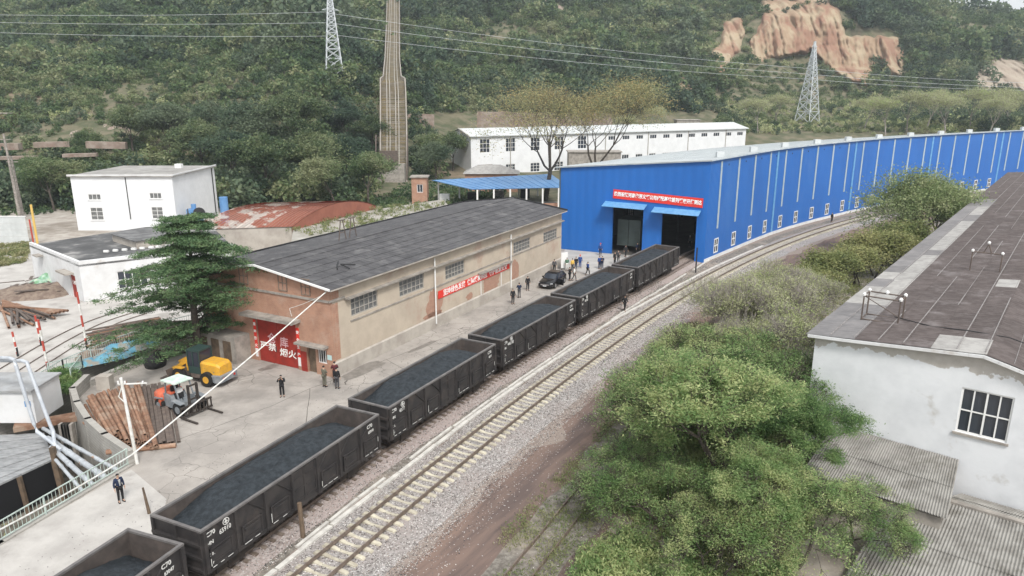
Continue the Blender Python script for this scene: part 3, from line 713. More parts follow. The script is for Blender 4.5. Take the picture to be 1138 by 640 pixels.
MB().box(-.42, WL+.32, WW/2-.16, WW/2+.16, WR+.03, WR+.12).build('ridge_cap', m_roofd, wh)
m = MB(); m.box(-.4, WL+.3, -.62, 0, WE-.18, WE-.07); m.box(-.4, WL+.3, WW, WW+.6, WE-.18, WE-.07); m.build('eave_slab', m_plinth, wh)
m = MB(); m.bar((-.50,-.6,WE-.04), (-.50,WW/2,WR+.06), .1, .16); m.bar((-.50,WW/2,WR+.06), (-.50,WW+.6,WE-.04), .1, .16)
m.build('verge_flashing', m_frame_w, wh)
m = MB(); m.box(-.45, WL+.3, WW+.58, WW+.70, WE-.12, WE+.1); m.bar((WL+.40,-.6,WE+.02), (WL+.40,WW/2,WR+.1), .12, .2); m.bar((WL+.40,WW/2,WR+.1), (WL+.40,WW+.6,WE+.02), .12, .2); m.build('gutter', m_black, wh)
# down pipes and pale pilaster lines
for x, z1, mm in ((14.1,6.9,m_frame_w),(29.15,6.6,m_frame_w)):
    MB().tube((x,-.2,.5),(x,-.2,z1), .07).build('down_pipe', mm, wh)
for x in (22.8, 27.2): MB().box(x-.05, x+.05, -.03, 0, 1.2, 3.0).build('render_joint', m_frame_w, wh)
# brick showing where the render has come away round the down pipe
def patch(cx, cz, rx, rz_, seed, lo=1.25, hi=5.9):
    P_ = []
    for k in range(40):
        a = 2*math.pi*k/40; q = 1+.38*noise.noise(Vector((math.cos(a)*1.6, math.sin(a)*1.6, seed)))+.22*noise.noise(Vector((math.cos(a)*5, math.sin(a)*5, seed)))
        P_.append((cx+rx*q*math.cos(a), min(hi, max(lo+.02*math.sin(k*2.1), cz+rz_*q*math.sin(a)))))
    m = MB(); m.add([(x, -.012, z) for x, z in P_], [tuple(range(40))]); m.build('bare_brick_patch', m_brickpatch, wh)
patch(14.2, 2.2, 1.25, 1.5, 2.2); patch(13.9, 1.3, 1.5, .5, 7.2); patch(25.0, 2.1, 2.0, 1.1, 3.3); patch(30.5, 1.9, .9, 1.5, 5.1); patch(20.5, 1.6, .7, .35, 6.1)
MB().box(22.2, 29.0, -.55, 0, 3.55, 3.68).build('door_canopy', m_conc, wh)
# banner on the long wall
bn = empty('wall_banner', (-14, 52.9, 0), wa, label='long red banner with white characters on the beige warehouse wall', cat='banner')
MB().box(14.75, 29.0, -.075, -.03, 2.75, 3.50).build('cloth', m_banner, bn)
lettering('坚持绿色发展 保障煤炭供应 守护能源安全'.replace(' ', '  '), .66, m_text, bn, None, 22.0, 3.12, -.085, .012, sx=1.02)
# gable doors
dr = xf(MB().box(WW-8.05, WW-5.92, .10, .16, .04, 3.98), GM).build('door', m_red, wh)
xf(MB().tube((WW-6.1,.05,1.1),(WW-6.1,.05,1.6), .03), GM).build('handle', m_iron, dr)
dr2 = xf(MB().box(WW-5.88, WW-3.75, .10, .16, .04, 3.98), GM).build('door', m_red, wh)
m = MB()
for i in range(5): m.box(WW-8.0+.5*i, WW-8.0+.5*i+.04, .085, .10, .1, 3.9)
lettering('严禁', .74, m_text, dr, GM, WW-7.05, 1.38, .09, .01, sx=1.25)
lettering('烟火', .74, m_text, dr2, GM, WW-4.85, 1.12, .09, .01, sx=1.25)
lettering('仓', .95, m_textr, dr, GM, WW-6.55, 2.15, .09, .012)
lettering('库', .95, m_textr, dr2, GM, WW-5.2, 2.0, .09, .012)
for x, s in ((WW-8.28, '重地防火'), (WW-3.52, '安全生产')):
    p = xf(MB().box(x-.16, x+.16, -.03, .0, .35, 3.6), GM).build('door_couplet', m_banner, wh)
    for i, ch in enumerate(s): lettering(ch, .3, m_text, p, GM, x, 3.2-.62*i, -.04, .008)
    xf(MB().box(x-.15, x+.15, -.036, -.03, .36, 1.1), GM).build('pale_foot', m_frame_w, p)
xf(MB().box(WW-8.9, WW-3.1, -1.0, .0, 4.12, 4.36), GM).build('door_canopy', m_conc, wh)
xf(MB().box(WW-3.4, WW-.35, -.65, .0, 2.42, 2.60), GM).build('door_canopy', m_conc, wh)
p = xf(MB().box(WW-2.62, WW-1.78, .16, .22, .02, 2.12), GM).build('small_door', m_wood, wh)
xf(MB().box(WW-3.3, WW-2.72, -.06, -.014, .02, 1.7), GM).build('red_panel', m_red, wh)
window(wh, GM, WW-1.55, 1.0, .95, 1.15, 4, 1, yg=.2, yf=.1, mg=m_dark, mf=m_frame_w)
xf(MB().box(WW-.52, WW-.08, -.05, -.014, 1.45, 1.85), GM).build('notice_plate', mat('pale_blue_plate', (.45,.62,.62), rough=.5), wh)
# lean-to at the far end of the gable (under the cedar)
m = xf(MB().box(WW-13.8, WW-9.0, -1.6, -.02, 0, 2.3), GM)
lt = m.build('brick_lean_to', m_conc, wh); 
for i in range(3): xf(MB().box(WW-13.2+1.4*i, WW-12.3+1.4*i, -1.64, -1.59, .2, 1.9), GM).build('timber_door', m_wood, lt)
# insulator frames on the roof
for i, (x, y) in enumerate(((11.0, 8.0), (12.6, 8.1))):
    rt = empty('roof_trestle', (-14, 52.9, 0), wa, label=['nearer thin metal trestle on the dark warehouse roof ridge','farther thin metal trestle on the dark warehouse roof ridge'][i], cat='trestle')
    m = MB()
    for dx in (-.5, .5): m.bar((x+dx,y,WR+.05),(x+dx*.3,y,WR+1.9),.07,.07); 
    m.bar((x-.35,y,WR+.75),(x+.35,y,WR+.75),.06,.06); m.bar((x-.5,y,WR+1.9),(x+.5,y,WR+1.9),.08,.08); m.build('leg_frame', m_rustd, rt)
m = MB(); m.path([(3.6,2.2,WE+.45),(4.4,2.9,WE+.6),(5.0,3.3,WE+.68)], .06, 6); m.path([(4.4,1.6,WE+.4),(4.5,2.6,WE+.62),(5.6,2.0,WE+.45)], .06, 6)
o = m.build('loose_wire', m_black, label='tangle of loose black wire lying on the warehouse roof', cat='wire'); o.location = (-14, 52.9, 0); o.rotation_euler = (0,0,wa)

# ------------------------------------------------------------------ blue shed
BR = [(25.44,93.16),(33.4,103.3),(41.4,113.2),(49.6,121.9),(58.5,130.3),(68.2,138.9),(79.2,147.2),(92.5,156.4),(107,166),(124,176.5),(142,186.5),(162,196),(184,205)]
BR = smooth_curve([BR[0]] + BR[1:], 6.2)
BL0 = Vector((6.7, 102.2, 0))
n_seg = len(BR)-1
BLft = [BL0] + [BR[i] + Vector((-t.y, t.x, 0))*19.6 for i in range(1, n_seg+1) for t in [(BR[min(i+1, n_seg)]-BR[i-1]).normalized()]]
def zt(i): return 13.35
bs = empty('blue_coal_shed', (25.44, 93.16, 0), label='huge bright blue sheet metal coal storage shed curving along the railway', cat='shed')
B0 = Vector((25.44, 93.16, 0))
fd = (BL0-B0); FL = fd.length; FM = frameM((BL0.x-B0.x, BL0.y-B0.y), (-fd.x, -fd.y))   # front wall: x from left corner to right corner, y inside
def fx(s): return FL - s
doors = [(fx(12.9), fx(8.35), 0, 6.65), (fx(6.0), fx(1.15), 0, 6.3)]
m = MB(); m.wall(0, FL, 0, 11.55, 0, .2, doors); 
# sloping top of the front
m.add([(0,0,11.55),(FL,0,11.55),(FL,0,13.35),(0,0,11.6),(0,.2,11.55),(FL,.2,11.55),(FL,.2,13.35),(0,.2,11.6)], [(0,1,2,3),(7,6,5,4)])
xf(m, FM); m.build('front_wall', m_blue, bs)
for i, (xa, xb, _, zt_) in enumerate(doors):
    m = MB(); m.add([(xa-1.0,-1.7,zt_+.28),(xb+.35,-1.7,zt_+.15),(xb+.35,0,zt_+.6),(xa-1.0,0,zt_+.72)], [(0,1,2,3)])
    m.add([(xa-1.0,-1.7,zt_+.22),(xb+.35,-1.7,zt_+.09),(xb+.35,0,zt_+.54),(xa-1.0,0,zt_+.66)], [(3,2,1,0)])
    m.add([(xa-1.0,-1.7,zt_+.22),(xb+.35,-1.7,zt_+.09),(xb+.35,-1.7,zt_+.15),(xa-1.0,-1.7,zt_+.28)], [(0,1,2,3)])
    for k in range(6):
        x = xa-.95+(xb-xa+1.2)*k/5; m.bar((x,-1.7,zt_+.26-.13*k/5),(x,0,zt_+.72-.12*k/5),.06,.06)
    xf(m, FM).build('door_canopy', m_blue_can, bs)
    m = MB(); m.box(xa-.02, xa+.12, -.04, .3, 0, zt_); m.box(xb-.12, xb+.02, -.04, .3, 0, zt_); m.box(xa, xb, -.04, .3, zt_-.12, zt_+.02)
    xf(m, FM).build('door_frame', m_blue, bs)
bb = empty('shed_banner', (25.44, 93.16, 0), label='red banner with white characters above the doors of the blue shed', cat='banner')
bt = .135
Mb = FM @ Matrix.Translation((fx(12.8), 0, 8.45)) @ Matrix.Rotation(0.045, 4, 'Y')
xf(MB().box(0, 12.2, -.11, -.04, -.62, .62), Mb).build('cloth', m_banner, bb)
lettering('热烈祝贺河南能源义煤公司储配基地首列煤炭开行到达', .62, m_text, bb, Mb, 6.1, 0, -.13, .022, sx=.80)
# side walls and roof segments
for i in range(n_seg):
    a, b_ = BR[i]-B0, BR[i+1]-B0; la, lb = BLft[i]-B0, BLft[i+1]-B0
    M1 = frameM((a.x, a.y), (b_-a)[:2]); L1 = (b_-a).length
    wx = 3.0; hole = [(wx, wx+1.45, .75, 2.75)]
    m = MB(); m.wall(0, L1+.02, .45, 13.35, 0, .2, hole); xf(m, M1).build('wall_panel', m_blue, bs)
    window(bs, M1, wx, .75, 1.45, 2.0, 2, 2, yg=.1, yf=-.03, ft=.14, mull=.12, mg=m_glass)
    xf(MB().box(0, L1+.04, -.06, .2, .0, .44), M1).build('white_base', m_white_old, bs)
    xf(MB().box(wx+.45, wx+.95, -.05, -.01, 4.1+.1*(i % 3), 13.1), M1).build('skylight_strip', m_strip, bs)
    if i % 5 == 4: xf(MB().box(.3, .9, -.04, -.01, .5, 13.2), M1).build('pale_panel', m_blue_can, bs)
    M2 = frameM((la.x, la.y), (lb-la)[:2]); L2 = (lb-la).length
    wr = MB(); hl = [(1.5, 3.6, 6.5, 8.2),(1.5,3.4,1.5,4.2)] if i < 6 else []
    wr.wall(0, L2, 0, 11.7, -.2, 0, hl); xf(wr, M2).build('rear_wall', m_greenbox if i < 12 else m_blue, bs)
    for h_ in hl[:1]: window(bs, M2, h_[0], h_[2], h_[1]-h_[0], h_[3]-h_[2], 3, 2, yg=-.12, yf=-.2, mg=m_frame_w, mf=m_dark)
    for h_ in hl[1:]: window(bs, M2, h_[0], h_[2], h_[1]-h_[0], h_[3]-h_[2], 3, 2, yg=-.12, yf=-.2, mg=m_frame_w, mf=m_dark)
    # roof
    k = 10
    r = MB(); ov_a = (a-la).normalized(); ov_b = (b_-lb).normalized(); 
    pa, pb, qa, qb = la-ov_a*.4, lb-ov_b*.4, a+ov_a*.35, b_+ov_b*.35
    if i == 0: sh = (a-b_).normalized()*.35; pa = pa+sh; qa = qa+sh
    r.add([(pa.x,pa.y,11.72),(qa.x,qa.y,13.48),(qb.x,qb.y,13.48),(pb.x,pb.y,11.72),(pa.x,pa.y,11.60),(qa.x,qa.y,13.36),(qb.x,qb.y,13.36),(pb.x,pb.y,11.60)], [(0,1,2,3),(7,6,5,4),(0,4,5,1),(1,5,6,2),(2,6,7,3),(3,7,4,0)])
    r.build('roof_sheet', m_blue_roof, bs)
    r = MB()
    for j in range(k):
        t = j/k; p = pa.lerp(pb, t); q = qa.lerp(qb, t); r.bar((p.x,p.y,11.76),(q.x,q.y,13.52), .10, .07)
    r.build('roof_ribs', m_offroof, bs)
    if i % 2 == 1:
        r = MB(); c = (a*.93+la*.07); r.box(c.x-.5, c.x+.5, c.y-.4, c.y+.4, 13.3, 14.1); r.build('roof_vent', m_offroof, bs)
# inside: a grey-green plant block, columns, wall bracing
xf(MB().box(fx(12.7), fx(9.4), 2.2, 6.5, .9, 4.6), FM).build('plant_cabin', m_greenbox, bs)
xf(MB().box(fx(11.1)-.03, fx(11.1)+.03, 2.15, 2.2, .9, 4.6), FM).build('cabin_seam', m_dark, bs)
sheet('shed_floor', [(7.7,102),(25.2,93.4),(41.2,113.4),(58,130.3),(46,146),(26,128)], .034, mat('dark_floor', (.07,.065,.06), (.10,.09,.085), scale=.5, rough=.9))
for i in range(1, 9):
    a, b_ = BR[i]-B0, BLft[i]-B0; m = MB()
    m.bar(a.lerp(b_, .02)+Vector((0,0,0)), a.lerp(b_, .02)+Vector((0,0,13)), .35, .35); m.bar(b_.lerp(a, .02), b_.lerp(a, .02)+Vector((0,0,11.3)), .35, .35)
    m.bar(a+Vector((0,0,12.6)), b_+Vector((0,0,11.1)), .25, .5); m.bar(a.lerp(b_, .5), a.lerp(b_, .5)+Vector((0,0,11.5)), .3, .3); m.build('steel_column', m_black, bs)

# ------------------------------------------------------------------ right-hand long shed
ra = math.atan2(.78, .62); RZ, RN = 8.0, 8.25
rb = empty('whitewashed_shed', (17.7, 39.8, 0), ra, label='long whitewashed shed with peeling plaster and brown corrugated roof at right', cat='shed')
RGM = frameM((0, 0), (0, -1)); LEN = 118.0; RW = 16.5
# gable wall: local x = 0 plane, running along -y (to the right in the picture); inside is +x
def rz_roof(n): return RZ + .68*min(n, RN)/RN - max(0, n-RN)*.24*(1+.03*max(0, n-RN))
hole = [(7.55, 9.85, 4.2, 6.72)]
m = MB(); m.wall(0, RW, 0, 7.6, 0, .35, hole); pts = [0, 2, 4, 6, RN, RN+1.2, RN+2.4]
for a, b_ in zip(pts, pts[1:]):
    za, zb = rz_roof(a)-.06, rz_roof(b_)-.06
    m.add([(a,0,7.6),(b_,0,7.6),(b_,0,zb),(a,0,za),(a,.35,7.6),(b_,.35,7.6),(b_,.35,zb),(a,.35,za)], [(0,1,2,3),(7,6,5,4)])
xf(m, RGM).build('gable_wall', m_peel, rb)
xf(MB().box(.0, .35, .36, LEN, 0, RZ-.1), RGM).build('side_wall', m_peel, rb)
w = window(rb, RGM, 7.55, 4.2, 2.3, 2.52, 4, 2, yg=.16, yf=.07, ft=.09, mull=.07, sill=m_conc, sillz=.12)
xf(MB().box(8.66, 8.75, .05, .12, 4.29, 6.63), RGM).build('centre_mullion', m_frame_w, w)
m = MB(); prev = None
for n in (-.35, 1.5, 4, 6.5, 7.6, RN, 8.9, 9.8, 11.2, 12.5):
    p = Vector((n, -.12, rz_roof(max(n, 0))-.02)); 
    if prev is not None: m.bar(prev, p + (p-prev).normalized()*.03, .5, .16)
    prev = p
xf(m, RGM).build('verge_board', m_white_old, rb)
m = MB(); m.box(-.35, -.02, 0, LEN, RZ-.22, RZ-.10); xf(m, RGM).build('eave_board', m_conc, rb)
rr = random.Random(11); U0 = -.3; rows = int((LEN)/2.75); far = MB()
nst = [-.45 + 1.245*i for i in range(8)] ; nst = nst[:7] + [RN+.02, RN+1.3, RN+2.6, RN+3.9]
rfx = empty('roof', (0,0,0)); rfx.parent = rb
cache = {}
def corr(n0, n1, z0, z1, L=2.78):
    K = 13; V = []; Fs = []
    for i in range(K+1):
        u = L*i/K; dz = .035 if i % 2 else 0
        V += [(u, 0, dz), (u, -(n1-n0+.10), z1-z0+dz-.0)]
    for i in range(K): Fs.append((2*i+1, 2*i+3, 2*i+2, 2*i))
    return V, Fs
for r in range(rows):
    for ci in range(len(nst)-1):
        n0, n1 = nst[ci], nst[ci+1]
        lap = .025
        z0, z1 = rz_roof(max(n0, 0))+.10, rz_roof(max(n1, 0))+.10
        if n0 < 0: z0 -= .03
        V_, F_ = corr(n0, n1, z0, z1+ (lap if n0 < RN else -lap))
        u = U0 + 2.75*r; zz = z0 + .012*(r % 2) + (0 if n0 < RN else .02)
        # which sheets were replaced
        q = noise.noise(Vector((ci*.9, r*.55, 4.4)))
        mm = m_roofp
        if ci == 0: mm = m_roofm
        if ci == 1: mm = m_roofg if r in (5,6,7,8,11,12,13,14,15,16,17,20,21,22) or q > .30 else m_roofm
        if ci == 0 and r in (3,4,6): mm = m_roofg
        if (ci, r) in ((5,0),(6,0)) or (ci > 1 and rr.random() < .015): mm = m_roofg
        if r < 26:
            k = (ci, mm.name)
            if k not in cache:
                t = MB(); t.add(V_, F_); cache[k] = t.mesh('roof_sheet', mm)
            o = link('roof_sheet', cache[k], rfx, loc=(u, -n0, zz))
        else: far.add([(u+v[0], -n0+v[1], zz+v[2]) for v in V_], F_)
far.build('far_roof_sheets', m_roofp, rb, kind='stuff')
for ci in range(1, len(nst)-1):
    n0 = nst[ci]; m = MB(); q0 = 0
    while q0 < LEN-2:
        q1 = q0 + rr.uniform(3, 12)
        if rr.random() < .85: w_ = rr.uniform(.012,.028); m.box(q0, min(q1, LEN), -n0-w_, -n0+w_, rz_roof(n0)+.10, rz_roof(n0)+.165)
        q0 = q1
    m.build('lichen_lap', m_roofg2, rfx)
xf(MB().box(.35, RW-3, .4, LEN-.4, 7.0, 7.2), RGM).build('ceiling_slab', m_conc, rb)
# frames with insulators standing on that roof
def roof_frame(u, n, L, W, hh, label, cross=False, double=True):
    t = empty('insulator_frame', (17.7, 39.8, 0), ra, label=label, cat='steel frame')
    z0 = rz_roof(n)+.12; m = MB(); P = [(u, -n), (u, -n-L)] + ([(u+W, -n), (u+W, -n-L)] if double else [])
    for p in P: m.tube((p[0], p[1], z0), (p[0], p[1], z0+hh), .045, n=6)
    m.tube((u, -n, z0+hh), (u, -n-L, z0+hh), .045, n=6)
    if double:
        m.tube((u+W,-n,z0+hh),(u+W,-n-L,z0+hh),.045,n=6); m.tube((u,-n,z0+hh),(u+W,-n,z0+hh),.045,n=6); m.tube((u,-n-L,z0+hh),(u+W,-n-L,z0+hh),.045,n=6)
        m.tube((u,-n,z0+.1),(u,-n-L,z0+.1),.04,n=6); m.tube((u+W,-n,z0+.1),(u+W,-n-L,z0+.1),.04,n=6); m.tube((u,-n,z0+hh),(u+W,-n-L,z0+.1),.03,n=6); m.tube((u,-n,z0+.1),(u+W,-n,z0+.1),.04,n=6)
    else:
        c = -n-L/2; m.tube((u,c-.25,z0+hh),(u,c,z0+hh+.7),.04,n=6); m.tube((u,c+.25,z0+hh),(u,c,z0+hh+.7),.04,n=6)
    m.build('steel_frame', m_rustd, t)
    tops = [(p[0], p[1], z0+hh) for p in P] + ([(u, -n-L/2, z0+hh+.7)] if not double else [(u+W, -n-L/2, z0+hh)])
    for p in tops:
        i = MB(); i.tube((p[0],p[1],p[2]),(p[0],p[1],p[2]+.1),.09,.10,8); i.tube((p[0],p[1],p[2]+.1),(p[0],p[1],p[2]+.2),.12,.05,8); i.build('insulator', m_frame_w, t)
roof_frame(3.9, 1.5, 2.0, 1.3, 1.55, 'box-shaped rusty frame with white insulators on the near roof corner')
roof_frame(21.5, 5.0, 1.9, 1.0, 1.5, 'open rusty goalpost frame with three insulators farther up the brown roof', double=False)
m = MB(); pts = [(5.0,-3.1,rz_roof(3)+.25),(4.6,-4.0,rz_roof(4)+.2),(4.0,-5.2,rz_roof(5)+.16),(3.7,-7,rz_roof(7)+.2),(3.6,-9,rz_roof(9)+.3),(3.2,-11.5,rz_roof(11)+.35)]
m.path(pts, .03, 5); o = m.build('roof_cable', m_black, label='black cable lying across the brown corrugated roof', cat='cable'); o.location = (17.7,39.8,0); o.rotation_euler = (0,0,ra)

# low corrugated shed roofs under the near gable
def corr_roof(name, label, A, B, C, D, k, amp, m_, group=None):
    """corrugated sheet roof, ridges run A->D and B->C"""
    A, B, C, D = [Vector(p) for p in (A, B, C, D)]
    t = empty(name, (A.x, A.y, 0), label=label, cat='shed roof')
    ns = 9
    for j in range(ns):
        a0, b0 = A.lerp(B, j/ns), A.lerp(B, (j+1)/ns); a1, b1 = D.lerp(C, j/ns), D.lerp(C, (j+1)/ns)
        for half in (0, 1):
            p0, p1 = (a0, a1.lerp(a0, .5)) if half == 0 else (a0.lerp(a1, .48), a1)
            q0, q1 = (b0, b1.lerp(b0, .5)) if half == 0 else (b0.lerp(b1, .48), b1)
            m = MB(); V = []; lift = .0 if half else .04
            for i in range(k+1):
                s = i/k; dz = amp*math.sin(i*math.pi/2 if k > 8 else i*math.pi) if False else (amp if i % 2 else 0)
                V += [p0.lerp(q0, s)+Vector((0,0,dz+lift+.01*(j % 2))), p1.lerp(q1, s)+Vector((0,0,dz+lift+.01*(j % 2)))]
            m.add([v-Vector((A.x,A.y,0)) for v in V], [(2*i, 2*i+2, 2*i+3, 2*i+1) for i in range(k)]); m.build('corrugated_sheet', m_, t)
    m = MB(); O = Vector((A.x, A.y, 0))
    q = [p-O for p in (A, B, C, D)]; c = sum(q, Vector())/4
    q = [c+(p-c)*.93 for p in q]
    m.prism([(p.x, p.y) for p in q], 0, [p.z-.15 for p in q]); m.build('wall', m_conc, t)
    return t
def RS(u, n, z): return Vector((17.7+.62*u+.78*n, 39.8+.78*u-.62*n, z))
corr_roof('lean_to', 'grey corrugated lean-to roof against the whitewashed gable wall', RS(-.05,1.6,2.75), RS(-.05,8.0,2.6), RS(-5.2,8.3,1.75), RS(-5.2,1.4,1.9), 12, .06, m_asb)
corr_roof('corrugated_shed', 'low grey corrugated roof below the eight-pane window', RS(-.1,8.35,.75), RS(-.1,16,.75), RS(-2.3,16,1.15), RS(-2.3,7.6,1.15), 14, .06, m_asb)
corr_roof('corrugated_shed', 'old grey corrugated roof filling the bottom right corner', RS(-2.35,5.6,1.2), RS(-2.35,16,1.2), RS(-11,16,.35), RS(-11,5.2,.35), 16, .065, m_asb)
MB().bar(RS(-2.35,5.6,1.32), RS(-2.35,16,1.32), .3, .12).build('ridge_tile', m_conc, label='pale ridge capping between the two low corrugated roofs', cat='ridge cap')
# ------------------------------------------------------------------ office block far behind
oa = math.atan2(49, 90); of = empty('white_office_block', (-11, 196, 0), oa, label='long two-storey white building behind the blue shed', cat='building')
OL, OW, OE = 101.0, 13.0, 11.0
holes = []; W = []
for i in range(5): W += [(2.6+7.9*i, 6.4, 3.1, 3.7, 3, 3)]
for i in range(1, 5): W += [(2.6+7.9*i, .5, 3.1, 2.6, 3, 3)]
for i in range(11): W += [(45+5.2*i, 8.55, 2.7, 1.3, 3, 1)]
for i in range(11): W += [(45+5.2*i, 2.6, 2.7, 1.6, 3, 1)]
m = MB(); m.wall(0, OL, 0, OE, 0, .3, [(x, x+w, z, z+h) for x, z, w, h, _, _ in W] + [(2.6, 5.8, 0, 3.0)]); m.build('wall', m_white, of)
for x, z, w, h, a, b_ in W: window(of, None, x, z, w, h, a, b_, yg=.14, yf=.04, ft=.14, mull=.10)
m = MB(); m.box(0, .3, .3, OW, 0, OE-.003); m.box(OL-.3, OL, .3, OW, 0, OE-.003); m.box(.3, OL-.3, OW-.3, OW, 0, OE-.002)
m.add([(0,0,OE),(0,OW,OE),(0,OW,OE+.1),(0,OW/2,OE+1.7)], [(0,3,2,1)]); m.build('end_walls', m_white, of)
MB().box(2.6, 5.8, .1, .2, 0, 2.95).build('red_door', m_red, of)
MB().box(2.2, 6.2, -.5, 0, 3.05, 3.3).build('door_canopy', m_conc, of)
for i in range(25):
    x0 = -.6+ (OL+1.2)*i/25; x1 = x0 + (OL+1.2)/25-.03; m = MB()
    m.add([(x0,-.6,OE-.05+.01),(x1,-.6,OE-.05+.01),(x1,OW/2,OE+1.7),(x0,OW/2,OE+1.7)], [(0,1,2,3)]); m.add([(x0,OW+.6,OE-.05),(x1,OW+.6,OE-.05),(x1,OW/2,OE+1.7),(x0,OW/2,OE+1.7)], [(3,2,1,0)])
    m.add([(x0,-.6,OE-.3),(x1,-.6,OE-.3),(x1,-.6,OE-.04),(x0,-.6,OE-.04)], [(0,1,2,3)]); m.build('roof_sheet', m_offroof, of)
for i in range(6): MB().tube((12+16*i,-.1,0),(12+16*i,-.1,OE-.3), .12).build('down_pipe', m_frame_g, of)
m = MB(); m.bar((-.75,-.6,OE-.1),(-.75,OW/2,OE+1.7),.3,.35); m.build('verge', m_frame_g, of)

def brick_block(label, px, pz, Y, w, dep, h, m_=None, rot=0, roofm=None, name='brick_building', wins_=0, cat='building', z0=None):
    p = pixY(px, pz, Y); zb = terr(p.x, p.y) if z0 is None else z0
    t = empty(name, (p.x, p.y, zb), rot, label=label, cat=cat)
    hl = [(w*(i+.35)/wins_, w*(i+.35)/wins_+min(1.2, w/wins_*.4), h*.45, h*.75) for i in range(wins_)]
    m = MB(); m.wall(0, w, -1, h, 0, .25, hl); m.box(0, .25, .25, dep, -1, h-.003); m.box(w-.25, w, .25, dep, -1, h-.003); m.box(.25, w-.25, dep-.25, dep, -1, h-.002)
    m.build('wall', m_ or m_brick, t); MB().box(-.3, w+.3, -.3, dep+.3, h, h+.25).build('roof', roofm or m_conc, t)
    for q in hl: window(t, None, q[0], q[2], q[1]-q[0], q[3]-q[2], 2, 1, ft=.1, mull=.08)
    return t
brick_block('narrow brick tower house beside the blue carport', 458, 226, 146, 3.1, 3, 5.4, wins_=1, name='brick_tower')
brick_block('small brick building at the far left edge under the hill', -14, 168, 205, 7.5, 6, 5.5, wins_=1, z0=11)
brick_block('tan brick extension between the bare trees behind the blue shed', 632, 185, 196, 14, 6, 6.5, m_conc)
brick_block('pale brick hut on the terrace above the white building', 752, 143, 258, 8, 5, 4.5, m_conc, wins_=2, z0=8.5)
# carport
cp = [pixY(480,205,148), pixY(525,219,137), pixY(622,208,140), pixY(592,194,160), pixY(540,197,160)]
cz = [4.6, 3.9, 4.1, 4.9, 5.0]
c0 = cp[0].copy(); c0.z = 0
t = empty('blue_carport', c0, label='open shelter with a pale blue sheet roof behind the warehouse', cat='carport')
L_ = [Vector((cp[0].x, cp[0].y, 4.7)), Vector((cp[1].x, cp[1].y, 4.2))]; R_ = [Vector((cp[3].x+4, cp[3].y, 4.7)), Vector((cp[2].x+2, cp[2].y, 4.2))]
for i in range(14):
    a = L_[0].lerp(R_[0], i/14)-c0; b_ = L_[0].lerp(R_[0], (i+1)/14)-c0; c = L_[1].lerp(R_[1], (i+1)/14)-c0; d_ = L_[1].lerp(R_[1], i/14)-c0
    m = MB(); m.add([a, b_, c, d_], [(3,2,1,0)]); m.add([(p-Vector((0,0,.08))) for p in (a, b_, c, d_)], [(0,1,2,3)]); m.bar(d_+Vector((0,0,.0)), a+Vector((0,0,.0)), .12, .14); m.build('roof_sheet', m_carport, t)
for i in range(6):
    for A_, B_ in ((L_[0], R_[0]), (L_[1], R_[1])):
        p = A_.lerp(B_, (i+.3)/6)-c0; MB().bar((p.x,p.y,0),(p.x,p.y,p.z-.1),.3,.3).build('post', m_frame_w, t)
m = MB(); a = L_[1]-c0; b_ = R_[1]-c0; m.bar((a.x+1,a.y+1.5,.5),(b_.x,b_.y+1.5,.5),.2,1.0); m.build('low_wall', m_brick, t)
for i in range(4):
    p = (L_[0].lerp(R_[0], (i+.5)/4.5)-c0); MB().box(p.x-1.2,p.x+.8,p.y-2.2,p.y-1,.0,1.9).build('stored_crate', [m_frame_w,m_dark,m_conc,m_dark][i], t)
# grey tiled gable behind it
t = empty('grey_roofed_hut', pixY(517,205,165), label='little hut with grey pitched roof between carport and white building', cat='hut'); t.location.z = 0
m = MB(); m.box(0,12,0,6,0,4.2); m.build('wall', m_brick, t); m = MB(); m.add([(-.5,-.5,4.2),(12.5,-.5,4.2),(8,3,6.0),(3,3,6.0),(-.5,6.5,4.2),(12.5,6.5,4.2)], [(0,1,2,3),(5,4,3,2),(0,3,4),(1,5,2)]); m.build('roof', m_roofg, t)

# ------------------------------------------------------------------ rusty barrel roof and old flat-roofed building
A = pix(272,257,4.2); B = pix(325,251,4.2); C = pix(418,228,4.2)
t = empty('rusty_barrel_shed', (B.x, B.y, 0), label='shed with an arched rusty red corrugated roof behind the warehouse', cat='shed')
spn = C-B; spn.z = 0; Wd = spn.length; nn = spn.normalized(); d = Vector((-.985, -.17, 0)); Ls = 13.0; RISE = 1.9
m_rr = mat('rusty_roof_sheet', (.33,.115,.075), (.27,.10,.07), scale=.7, rough=.85, c3=(.50,.45,.41), scale3=.45, lo3=.48, hi3=.54, rnd=.14)
m_rr2 = mat('rust_red_sheet', (.33,.13,.09), (.27,.105,.075), scale=.7, rough=.85, rnd=.08)
def barrel(tt): return Wd*tt, 4.1 + RISE*math.sin(math.pi*tt)**.8
for i in range(24):
    for k in range(8):
        m = MB(); V = []; u0, u1 = Ls*i/24, Ls*(i+1)/24-.06
        for s, tt in ((0, k/8), (1, min(1, (k+1)/8+.004))):
            y, z = barrel(tt)
            for u in (u0, u1): V.append(d*u + nn*y + Vector((0,0,z-.02*s)))
        m.add(V, [(0,2,3,1)]); m.add([V[0]+Vector((0,0,.09)), V[2]+Vector((0,0,.09)), V[2]+d*.2, V[0]+d*.2], [(0,1,2,3)]); m.build('roof_sheet', m_rr2 if i < 7 else m_rr, t)
m = MB(); q = [d*.3+nn*.2, d*Ls+nn*.2, d*Ls+nn*(Wd-.2), d*.3+nn*(Wd-.2)]; m.prism([(p.x, p.y) for p in q][::-1], 0, 4.0); m.build('wall', m_plinth, t)
m = MB()
